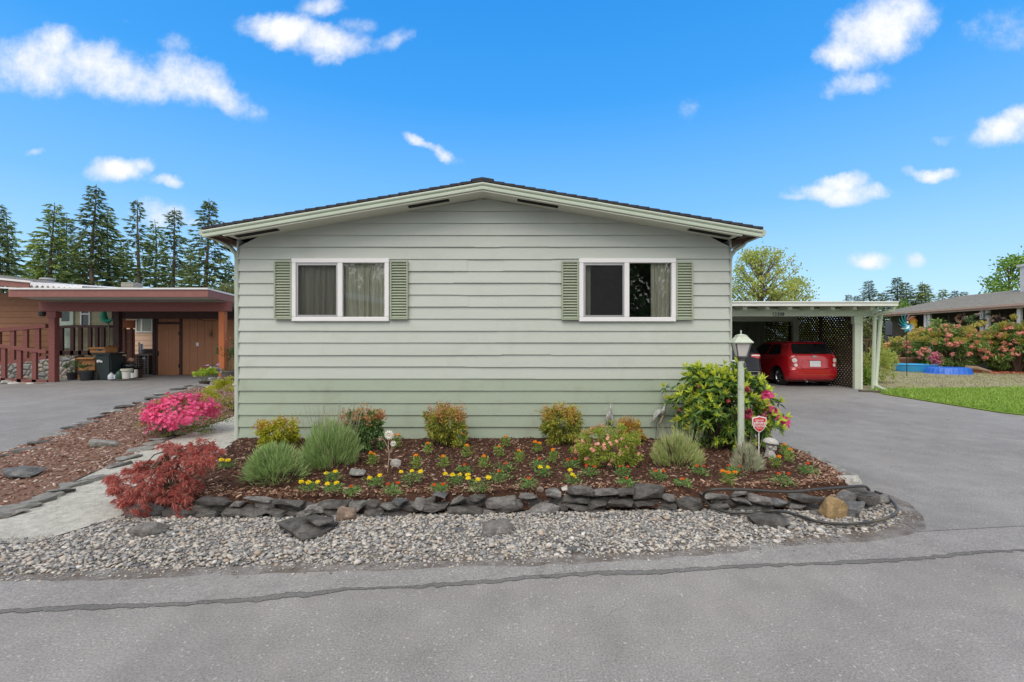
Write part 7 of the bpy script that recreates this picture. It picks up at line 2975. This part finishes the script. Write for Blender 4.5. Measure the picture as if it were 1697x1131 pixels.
tag(mb.build('folded_screen', paint('slate_blue_wood', (.075, .09, .12), .6, .15), None, (W(1473, 0, 27.5).x, 27.5, .6)), 'dark slate-blue folding screen standing on the deck', 'screen')


# flowering rhododendrons
def bigrhodo(px, yb, ytop, wpx, Y, seed, label, leafm, newm, flm, nl, nn, nf, depth=.8, name='rhododendron', fr=.05, trunk=True):
    c = W(px, yb, Y)
    kk = Y / F
    w, h = wpx * kk, (yb - ytop) * kk
    g = rng(seed)
    t = thing(name, label, 'shrub', c)
    cc = np.array([c.x, c.y + w * .1, c.z + h * .50])
    R3 = np.array([w * .48, w * .48 * depth, h * .50])
    P, D = crown(g, nl, cc, R3, 110, .20, .72, 1.2)
    P[:, 2] = np.maximum(P[:, 2], c.z + .08 * h)
    D = unit(D + g.normal(0, .6, P.shape) + np.array([0, 0, -.1]))
    V, Fc = leaves(P, D, g.uniform(.10, .19, nl), .055, g, .12, .15, .4)
    npmesh('foliage', V, Fc, leafm, t)
    P, D = crown(g, nn, cc + np.array([0, 0, h * .10]), R3 * np.array([1, 1, .95]), 60, .13, .95, -.05)
    V, Fc = leaves(P, D + np.array([0, 0, .6]) + g.normal(0, .4, P.shape), g.uniform(.08, .15, nn), .045, g, .2)
    npmesh('young_leaves', V, Fc, newm, t)
    m = 120
    d = unit(g.normal(size=(m, 3)))
    d[:, 1] = -np.abs(d[:, 1]) * g.choice([1, 1, -1], m)
    d[:, 2] = np.where(d[:, 2] < -.5, -d[:, 2], d[:, 2])
    ctr = cc + d * R3 * 1.03
    k_ = g.integers(0, m, nf)
    q = unit(g.normal(size=(nf, 3)))
    V, Fc = blossoms(ctr[k_] + q * (.11 * g.uniform(.2, 1, (nf, 1))), fr, g, 5, .1, q)
    npmesh('blossom', V, Fc, flm, t)
    if trunk:
        stems(t, tuple(c), (w * .4, w * .3), h, 16, seed, m_stem, .05, 'branch')
    return t


m_rl = leafmat('rhodo_far_leaf', [(.07, .13, .035), (.12, .20, .05), (.18, .28, .07), (.26, .34, .10)], .5, .25)
m_rn = leafmat('rhodo_far_new', [(.42, .40, .07), (.50, .36, .12), (.36, .42, .07), (.50, .32, .15)], .5, .35)
m_rc = leafmat('coral_bloom', [(.82, .34, .24), (.85, .44, .30), (.78, .26, .23), (.88, .56, .42)], .5, .35, .1)
m_ra = leafmat('apricot_bloom', [(.78, .40, .20), (.80, .52, .32)], .5, .35, .1)
m_rm = leafmat('magenta_bloom', [(.66, .12, .26), (.75, .22, .36)], .5, .35, .1)
bigrhodo(1578, 613, 541, 104, 22.5, 91, 'large rhododendron covered with coral blooms behind the blue pools', m_rl, m_rn, m_rc, 9500, 4200, 2300, 1.0)
bigrhodo(1684, 615, 538, 84, 21.5, 92, 'rhododendron with coral and pale leaves at the edge of the yard below the porch', m_rl, m_rn, m_rc, 7500, 3600, 1600, 1.0)
bigrhodo(1500, 603, 563, 62, 25.0, 93, 'smaller dark rhododendron with apricot blooms beside the birdbath', m_rl, m_rn, m_ra, 3500, 700, 420)
bigrhodo(1552, 614, 586, 18, 21.8, 94, 'small magenta azalea tucked between the pools and the coral rhododendron', m_rl, m_rn, m_rm, 500, 40, 420, name='azalea_bush', fr=.045)
# yard things
c = W(1517, 615.5, 22.2)
t = thing('kiddie_pool', 'light blue round plastic paddling pool on the bare yard', 'paddling pool', c, )
m_pool = paint('pool_light', (.05, .36, .68), .4, .08)
m_pool2 = paint('pool_royal', (.025, .14, .60), .4, .08)
mb = MB()
mb.lathe([(.80, 0), (.84, .12), (.88, .30), (.93, .33), (.90, .35), (.84, .32), (.78, .05), (0, .04)], 40, Matrix.Translation(c) @ Matrix.Scale(.85, 4, (0, 1, 0)))
mb.build('basin', m_pool, t, smooth=True)
mb = MB()
mb.lathe([(.79, .18), (.5, .185), (0, .185)], 32, Matrix.Translation(c) @ Matrix.Scale(.85, 4, (0, 1, 0)))
mb.build('water', paint('pool_water', (.10, .34, .50), .1, .05), t, smooth=True)
c = W(1572, 621, 20.8)
t = thing('kiddie_pool', 'royal blue ribbed paddling pool lying upside down in front of the coral rhododendron', 'paddling pool', c)
mb = MB()
v, f = [], []
nn = 96
prof_ = [(.92, 0), (.92, .04), (.86, .08), (.82, .26), (.78, .31), (.70, .33), (.0, .33)]
for (r, z) in prof_:
    for q in range(nn):
        th = 2 * math.pi * q / nn
        rr = r * (1 + (.022 * math.cos(th * 24) if .03 < z < .3 else 0))
        v.append((c.x + rr * math.cos(th), c.y + rr * .8 * math.sin(th), c.z + z))
for i in range(len(prof_) - 1):
    for q in range(nn):
        f.append((i * nn + q, i * nn + (q + 1) % nn, (i + 1) * nn + (q + 1) % nn, (i + 1) * nn + q))
mb.add(v, f)
mb.build('basin', m_pool2, t, smooth=True)
c = W(1496, 604, 24.0)
t = thing('bowl_planter', 'wide terracotta bowl planter with sparse growth beside the birdbath', 'planter', c)
mb = MB()
mb.lathe([(.42, 0), (.62, .10), (.72, .30), (.76, .34), (.70, .36), (.66, .30), (0, .28)], 24, Matrix.Translation(c))
mb.build('bowl', paint('terracotta', (.36, .20, .13), .8, .15), t, smooth=True)
P, D = crown(rng(7), 160, (c.x, c.y, c.z + .45), (.6, .5, .25), 14, .2)
V, Fc = leaves(P, D + np.array([0, 0, .6]), .22, .03, rng(8), .1)
npmesh('foliage', V, Fc, m_pleaf, t)
c = W(1523, 605, 24.2)
t = thing('birdbath', 'pale stone birdbath between the bowl planter and the rhododendron', 'birdbath', c)
mb = MB()
mb.lathe([(.2, 0), (.2, .05), (.11, .10), (.10, .34), (.16, .38)], 16, Matrix.Translation(c))
mb.build('pedestal', m_conc, t, smooth=True)
mb = MB()
mb.lathe([(.1, .37), (.32, .42), (.36, .49), (.33, .50), (.26, .45), (0, .44)], 20, Matrix.Translation(c))
mb.build('bowl', m_conc, t, smooth=True)
c = W(1480, 611, 23.0)
bmx = rock_bm((.55, .35, .22), 31, n=30, bev=.02, power=2.6, M=Matrix.Translation(c), rough=.03)
me = bpy.data.meshes.new('yellow_float')
bmx.to_mesh(me)
bmx.free()
tag(link('yellow_float', me, paint('float_yellow', (.62, .52, .18), .6, .15), None, c, True), 'crumpled pale yellow pool float left of the light blue pool', 'pool float')
mb = MB()
a, b = W(1603, 612, 21.3), W(1642, 618.5, 20.9)
mb.tube([a + Vector((0, .1, .05)), a.lerp(b, .4) + Vector((0, 0, .12)), b + Vector((0, 0, .06))], [.11, .09, .05], 9)
mb.tube([a.lerp(b, .5) + Vector((0, 0, .08)), W(1632, 612, 21.6)], [.05, .025], 6)
tag(mb.build('fallen_log', paint('log_bark', (.26, .19, .13), .9, .3, 12), None, a), 'pale fallen branch on the red bark before the rhododendron', 'branch')
mb = MB()
a, b = W(1612, 629, 19.8), W(1655, 627.5, 19.9)
mb.tube([a, b], [.045, .04], 7)
tag(mb.build('pole', m_stem, None, a), 'long dark stick lying on the yard in front of the red petals', 'stick')
g = rng(95)
n = 900
P = np.stack([g.uniform(W(1602, 0, 21.5).x, W(1697, 0, 21.5).x + 1, n), g.uniform(20.3, 22.2, n), np.full(n, .215)], 1)
V, Fc = leaves(P, g.normal(size=(n, 3)) * np.array([1, 1, .15]), .10, .06, g, .2, 0, .8)
tag(npmesh('fallen_petals', V, Fc, leafmat('red_petal', [(.50, .10, .06), (.62, .22, .14), (.40, .08, .05), (.55, .34, .22)], .7, .2)), 'red petals and bark scattered under the rhododendrons', 'petals', kind='stuff')
# garden spinner
Yp = 19.5
c = W(1504.5, 535, Yp)
t = thing('garden_spinner', 'multicoloured twelve-bladed wind spinner on a dark stake in the yard', 'wind spinner', (c.x, Yp, .2))
rainbow = [(.62, .42, .04), (.66, .26, .08), (.60, .34, .28), (.55, .40, .36), (.03, .30, .36), (.02, .36, .34), (.03, .40, .42), (.04, .28, .45), (.45, .55, .58), (.03, .34, .42), (.45, .40, .55), (.60, .50, .08)]
for q in range(12):
    th = 2 * math.pi * q / 12 + .3
    mb = MB()
    v = []
    r0, r1 = .10, .42
    m = 7
    for i in range(m):
        s_ = i / (m - 1)
        r = r0 + (r1 - r0) * s_
        an = th - .75 * s_ ** 1.6
        wv = .085 * math.sin(math.pi * min(1, .25 + s_ * .72))
        ct = Vector((math.cos(an) * r, -.02, math.sin(an) * r))
        e = Vector((-math.sin(an), -.6, math.cos(an))).normalized()
        v += [c + ct - e * wv, c + ct + Vector((0, .03, 0)), c + ct + e * wv]
    mb.add(v, [(3 * i + j, 3 * i + j + 1, 3 * i + j + 4, 3 * i + j + 3) for i in range(m - 1) for j in (0, 1)])
    mb.build('blade', paint('spinner_%d' % q, rainbow[q], .35, .1, metal=.3), t, smooth=True)
mb = MB()
mb.tube([(c.x, Yp + .05, .1), (c.x - .0, Yp + .05, c.z)], .016, 6)
mb.build('stake', m_blk, t)
mb = MB()
mb.lathe([(.0, -.03), (.06, 0), (.0, .03)], 10, Matrix.Translation(c) @ Matrix.Rotation(R(90), 4, 'X'))
mb.build('hub', m_chrome, t)


# hanging baskets under the porch eave
def basket(px, py, wpx, hpx, label, leafm, potm, fl=None, n=420, seed=1, droop=.3):
    x = XE + .15
    y = x * F / (px - CX)
    kk = y / F
    c = W(px, py, y)
    t = thing('hanging_basket', label, 'hanging basket', c, 'hanging baskets along the porch')
    r = wpx * kk * .32
    mb = MB()
    mb.lathe([(r * .6, -r * .8), (r * .95, -.02), (r, .02), (0, .0)], 14, Matrix.Translation(c))
    mb.build('pot', potm, t, smooth=True)
    mb = MB()
    for q in range(3):
        a = q * 2.1
        mb.tube([c + Vector((math.cos(a) * r, math.sin(a) * r, .02)), Vector((c.x, c.y, ZE - .12))], .008, 4)
    mb.build('hanger', m_blk, t)
    g = rng(seed)
    P, D = crown(g, n, (c.x, c.y, c.z + hpx * kk * .15), (wpx * kk / 2, wpx * kk * .4, hpx * kk / 2), 22, .25, .5, .8)
    V, Fc = leaves(P, D - np.array([0, 0, droop]), .11, .04, g, .15, .2)
    npmesh('foliage', V, Fc, leafm, t)
    if fl:
        P, D = crown(g, fl[1], (c.x, c.y, c.z + hpx * kk * .1), (wpx * kk / 2, wpx * kk * .4, hpx * kk / 2), 12, .2, .9, .6)
        V, Fc = blossoms(P, .05, g, 5, .2)
        npmesh('blossom', V, Fc, fl[0], t)


m_dead = leafmat('dry_leaf', [(.24, .16, .10), (.32, .22, .15), (.18, .11, .07)], .8, .2)
m_whitefl = leafmat('white_bloom', [(.62, .52, .46), (.70, .60, .55), (.60, .40, .36)], .5, .3, .1)
basket(1593, 532, 15, 20, 'dried brown hanging basket between the porch posts', m_dead, m_potn, seed=101, droop=.5)
basket(1624, 531, 34, 20, 'full green hanging basket with whitish flowers beside the double porch posts', m_pleaf, m_potn, (m_whitefl, 60), 700, 102)
basket(1655, 529, 20, 9, 'hanging basket with a dark grey pot and thin dry growth', m_dead, m_potb, None, 160, 103)
basket(1571, 541, 26, 10, 'flower basket with mauve and purple blooms above the coral rhododendron', m_pleaf, m_potn, (m_purp, 90), 260, 104)
basket(1508, 550, 20, 12, 'dark basket of trailing plants behind the wind spinner', m_rosel, m_potn, (m_redfl, 12), 300, 105)

# ================================================================== TREES
m_bark = paint('conifer_bark', (.15, .12, .10), .9, .3, 3)
m_needle = [leafmat('needles', [(.06, .10, .045), (.10, .15, .06), (.15, .20, .08), (.20, .25, .11)], .7, .2, .3),
            leafmat('needles_bright', [(.10, .16, .05), (.17, .24, .065), (.25, .33, .09), (.31, .40, .12)], .7, .2, .3)]


def conifer(seed, h=20.0, spread=.15, sparse=1.0, bright=0, lean=.0):
    """a fir with whorled, drooping, uneven branches; its own trunk and crown"""
    g = rng(seed)
    rd = random.Random(seed)
    t = thing('conifer', 'fir', 'tree', (0, 0, 0))
    mb = MB()
    kx, ky = rd.uniform(-.02, .02), rd.uniform(-.02, .02)

    def tr(z): return Vector((kx * z + .12 * math.sin(z * .35 + seed), ky * z, z))
    zs = [h * i / 10 for i in range(11)]
    mb.tube([tr(z) for z in zs], [max(.02, h * .012 * (1 - z / h) + .015) for z in zs], 7)
    Ps, Ds, Ls = [], [], []
    z = h * .10
    while z < h * .985:
        t_ = z / h
        L = h * spread * ((1 - t_) ** .80) * (.9 if t_ > .2 else .75) + .15
        nb = rd.randint(4, 6) if rd.random() < sparse else rd.randint(2, 3)
        a0 = rd.uniform(0, 6.28)
        for b in range(nb):
            if rd.random() > .88 * (.7 + .3 * sparse): continue
            a = a0 + b * 6.28 / nb + rd.uniform(-.35, .35)
            l = L * rd.uniform(.45, 1.2)
            d = Vector((math.cos(a), math.sin(a), 0))
            up = rd.uniform(.05, .30) + (.35 if t_ > .85 else 0)
            dr = rd.uniform(.25, .55) * (1 - t_ * .5)
            pts = []
            for i in range(6):
                s = i / 5
                pts.append(tr(z + rd.uniform(-.1, .1)) + d * l * s + Vector((0, 0, l * (up * s - dr * s * s))))
            if l > .5:
                mb.tube([pts[0], pts[2], pts[4]], [.035 * l / 2 + .01, .02, .008], 4, cap=False)
            ns = int(9 + l * 12)
            for i in range(ns):
                s = rd.uniform(.10, 1.0) ** .75
                k_ = min(int(s * 5), 4)
                p = pts[k_].lerp(pts[k_ + 1], s * 5 - k_)
                sg = rd.choice((-1, 1))
                side = Vector((-d.y, d.x, 0)) * sg
                tw = d * rd.uniform(.3, .9) + side * rd.uniform(.2, 1.0) * (1.15 - s) + Vector((0, 0, rd.uniform(-.55, .12)))
                Ps.append(p[:])
                Ds.append(tw[:])
                Ls.append(rd.uniform(.30, .66) * (.55 + .45 * min(1, l / 2)))
        z += h * .0165 * rd.uniform(.7, 1.4) * (1.15 - .35 * t_)
    mb.build('trunk', m_bark, t)
    V, Fc = leaves(np.array(Ps), np.array(Ds), np.array(Ls), np.array(Ls) * .30, g, .1, .18, .3)
    npmesh('crown', V, Fc, m_needle[bright], t)
    return t


base_trees = [conifer(201, 20, .145, .85, 0), conifer(202, 20, .16, 1.0, 0), conifer(203, 20, .16, .9, 1), conifer(204, 20, .11, .55, 0), conifer(205, 20, .19, 1.0, 1), conifer(206, 20, .18, 1.0, 0)]
used = set()
CON = [  # px, top y, Y, kind, label
    (6, 335, 60, 0, 'fir cut by the picture edge, leftmost of the row above the brown house'),
    (20, 356, 66, 2, 'lower fir just right of the leftmost one above the brown house'),
    (86, 336, 60, 4, 'broad bright fir between the two leftmost firs and the tallest fir'),
    (106, 357, 66, 1, 'fir half hidden behind the broad bright one, left of the tallest'),
    (153, 303, 60, 1, 'tallest fir of the row, rising above the left end of the carport'),
    (178, 344, 64, 2, 'fir touching the right side of the tallest one'),
    (235, 331, 60, 3, 'thin sparse fir with bare upper branches, standing alone right of the tallest'),
    (263, 364, 64, 2, 'shorter fir between the thin sparse one and the cloud-topped one'),
    (283, 344, 60, 0, 'fir with a pointed top in front of a white cloud'),
    (341, 326, 56, 5, 'dense dark fir next to the roof corner of the pale green house'),
    (62, 392, 70, 4, 'low filling fir behind the gap left of the broad bright one'),
    (204, 402, 70, 5, 'low fir filling the gap between the tallest and the thin sparse one'),
    (312, 404, 70, 2, 'low fir filling the gap beside the dense dark one'),
    (130, 398, 72, 2, 'low fir far behind, under the left branches of the tallest'),
    (378, 430, 62, 1, 'low fir whose top meets the gutter of the pale green house'),
    (-30, 350, 62, 1, 'fir whose branches enter the picture from the left edge'),
    (1410, 487, 92, 0, 'small distant fir left of the paired small fir, above the right carport'),
    (1421, 489, 92, 1, 'small distant fir right beside the leftmost of the distant row'),
    (1443, 464, 90, 1, 'pointed dark fir standing apart above the carport roof end'),
    (1467, 484, 94, 5, 'low rounded distant fir left of the two tall ones beyond the shingle roof'),
    (1489, 459, 90, 5, 'tallest of the distant firs beyond the shingle roof'),
    (1506, 467, 92, 1, 'distant fir right against the tallest one beyond the shingle roof'),
    (1525, 466, 90, 2, 'distant fir in the middle of the row beyond the shingle roof'),
    (1538, 470, 92, 5, 'distant fir at the right shoulder of the dense clump beyond the shingle roof'),
    (1563, 479, 94, 4, 'low broad distant fir beyond the shingle roof'),
    (1582, 481, 94, 1, 'low distant fir, second from the end of the row over the shingle roof'),
    (1602, 482, 92, 0, 'last small distant fir at the end of the row over the shingle roof'),
]
for i, (px, top, Y, kd, lab) in enumerate(CON):
    b = base_trees[kd]
    o = b if kd not in used else copy_tree(b)
    used.add(kd)
    p = W(px, top, Y)
    hgt = p.z + .3
    s = hgt / 20.0
    o.location = (p.x, Y, -.3)
    wide = 1.6 if px < 500 else 2.1
    o.scale = (s * wide, s * wide, s)
    o.rotation_euler = (0, 0, (i * 1.9) % 6.28)
    tag(o, lab, 'tree', 'firs behind the houses')


def broadleaf(name, px, top, Y, wpx, hc, seed, label, leafm, n, lsz, nc, cr, shell=.35, trunkm=None):
    p = W(px, top, Y)
    kk = Y / F
    w = wpx * kk
    hgt = p.z - .1
    g = rng(seed)
    rd = random.Random(seed)
    t = thing(name, label, 'tree', (p.x, Y, .1))
    cc = np.array([p.x, Y, p.z - hc / 2])
    mb = MB()
    mb.tube([(p.x, Y, -.1), (p.x + .1, Y, hgt * .4), (p.x, Y, hgt * .9)], [hgt * .02, hgt * .014, .02], 8)
    tips = []
    for i in range(nc):
        a = rd.uniform(0, 6.28)
        u = rd.uniform(-1, 1)
        r = rd.uniform(shell, 1) * math.sqrt(max(0, 1 - u * u * .8))
        tips.append(Vector((p.x + math.cos(a) * r * w / 2, Y + math.sin(a) * r * w / 2, cc[2] + u * hc / 2)))
    for q in tips:
        s = Vector((p.x + rd.uniform(-.05, .05), Y, max(hgt * .25, q.z - hc * .35)))
        mb.tube([s, s.lerp(q, .55) + Vector((0, 0, -.1)), q], [hgt * .006, hgt * .004, .01], 5, cap=False)
    mb.build('trunk', trunkm or m_bark, t)
    T = np.array([q[:] for q in tips])
    k_ = g.integers(0, nc, n)
    P = T[k_] + g.normal(0, cr, (n, 3)) * np.array([1, 1, .9])
    D = g.normal(0, 1, (n, 3)) + np.array([0, 0, -.1])
    V, Fc = leaves(P, D, g.uniform(lsz * .7, lsz * 1.3, n), lsz * .6, g, .15, .05)
    npmesh('crown', V, Fc, leafm, t)
    return t


m_birch = leafmat('spring_leaf', [(.22, .30, .05), (.32, .40, .08), (.42, .47, .13), (.38, .34, .12), (.26, .36, .08)], .5, .4)
m_maplel = leafmat('fresh_green_leaf', [(.10, .20, .03), (.17, .29, .05), (.24, .36, .08)], .5, .4)
m_oliv = leafmat('olive_leaf', [(.07, .10, .03), (.12, .15, .045), (.17, .16, .07), (.14, .19, .05)], .55, .3)
broadleaf('birch_tree', 1262, 416, 30, 112, 4.4, 301, 'airy yellow-green spring tree rising behind the right carport next to the house', m_birch, 6500, .16, 130, .20)
broadleaf('birch_tree', 1318, 462, 34, 50, 3.2, 302, 'lower yellow-green tree at the edge of the airy one behind the right carport', m_birch, 1600, .17, 46, .22)
broadleaf('maple_tree', 1672, 430, 33, 64, 3.4, 303, 'fresh green tree rising behind the shingle roof next to the chimney', m_maplel, 1700, .24, 40, .25)
broadleaf('maple_tree', 1494, 500, 36, 26, 2.2, 304, 'small lime green treetop peeping between carport roof and shingle roof', m_maplel, 700, .2, 24, .2)
broadleaf('olive_shrub', 372, 474, 24, 44, 2.6, 305, 'brownish olive bush behind the end of the red-brown carport roof', m_oliv, 2200, .13, 60, .22)
broadleaf('olive_shrub', 1445, 531, 30, 40, 3.4, 306, 'dark olive shrub behind the leaning downspouts and the deck', m_oliv, 2600, .16, 70, .22)


# loose yellow-green shrub beside the lattice
def loose_shrub(px, yb, top, wpx, Y, seed, label, leafm, n, lsz):
    c = W(px, yb, Y)
    kk = Y / F
    w, h = wpx * kk, (yb - top) * kk
    g = rng(seed)
    t = thing('loose_shrub', label, 'shrub', c)
    P, D = crown(g, n, (c.x, c.y, c.z + h * .48), (w / 2, w / 2, h * .52), 60, .22, .4, .9)
    P[:, 2] = np.maximum(P[:, 2], c.z)
    V, Fc = leaves(P, D + g.normal(0, .6, P.shape) + np.array([0, 0, .3]), g.uniform(lsz * .7, lsz * 1.3, n), lsz * .4, g, .15)
    npmesh('foliage', V, Fc, leafm, t)
    stems(t, tuple(c), (w * .4, w * .4), h, 16, seed, m_stem, .012)


loose_shrub(1452, 636, 566, 46, 16.6, 311, 'loose yellow-green shrub behind the carport downspouts', m_birch, 2600, .09)
loose_shrub(1472, 612, 580, 26, 20, 312, 'small yellow-green shrub beside the yellow pool float', m_birch, 900, .10)
loose_shrub(1437, 640, 612, 14, 15.6, 313, 'low grassy clump at the foot of the lattice', m_grass, 700, .12)

# hedge that closes the view between the houses
g = rng(411)
n = 9000
P = np.stack([g.uniform(-12.5, 1, n), 31 + g.normal(0, .5, n), .1 + np.abs(g.normal(0, 1, n)) * .9], 1)
P[:, 2] = np.minimum(P[:, 2], 2.2 + .4 * np.sin(P[:, 0] * 1.7) + .3 * np.sin(P[:, 0] * 4.1) + g.normal(0, .12, n))
V, Fc = leaves(P, g.normal(size=(n, 3)), .28, .16, g, .15)
tag(npmesh('hedge', V, Fc, m_oliv), 'loose olive hedge growing far behind the pale green house', 'hedge')
n = 6000
P = np.stack([g.uniform(13.5, 22.6, n), 31 + g.normal(0, .6, n), .1 + np.abs(g.normal(0, 1, n)) * 1.5], 1)
P[:, 2] = np.minimum(P[:, 2], 2.9 + .35 * np.sin(P[:, 0] * 1.9) + g.normal(0, .14, n))
V, Fc = leaves(P, g.normal(size=(n, 3)), .30, .17, g, .15)
tag(npmesh('hedge', V, Fc, m_birch), 'light green hedge seen through the lattice of the right carport', 'hedge')


# across the road: what the front windows mirror
t = thing('opposite_house', 'house across the road with a white gable edge, mirrored in the left front window', 'house', (-9.8, -14, 0))
mb = MB()
mb.add([(-15.5, -14.4, 0), (-4, -14.4, 0), (-4, -14.4, 3.3), (-9.8, -14.4, 4.2), (-15.5, -14.4, 3.3)], [(0, 1, 2, 3, 4)])
mb.box(-15.5, -4, -24, -14.42, 0, 3.3)
mb.build('wall', m_brw, t)
mb = MB()
for x in (-16, -3.6):
    mb.bar((-9.8, -13.9, 4.42), (x, -13.9, 3.42), .08, .34)
mb.build('fascia', m_cpw, t)
mb = MB()
for x in (-16, -3.6):
    mb.bar((-9.8, -19, 4.62), (x, -19, 3.62), 10, .06)
mb.build('roof', m_groof, t)
m_dkleaf = leafmat('dark_leaf', [(.05, .11, .03), (.09, .17, .045), (.13, .22, .06)], .6, .2)
broadleaf('street_tree', 848.5 + F * 8.5 / 30, 565.5 - F * 8.6 / 30, 30, 250, 9, 401, 'dense green tree across the road, mirrored in the right front window', m_dkleaf, 5000, .42, 130, .5).location.y = -13
broadleaf('street_tree', 848.5 - F * 12.5 / 30, 565.5 - F * 8.6 / 30, 30, 230, 8, 402, 'green tree behind the opposite house, mirrored in the left front window', m_dkleaf, 2600, .42, 100, .5).location.y = -27
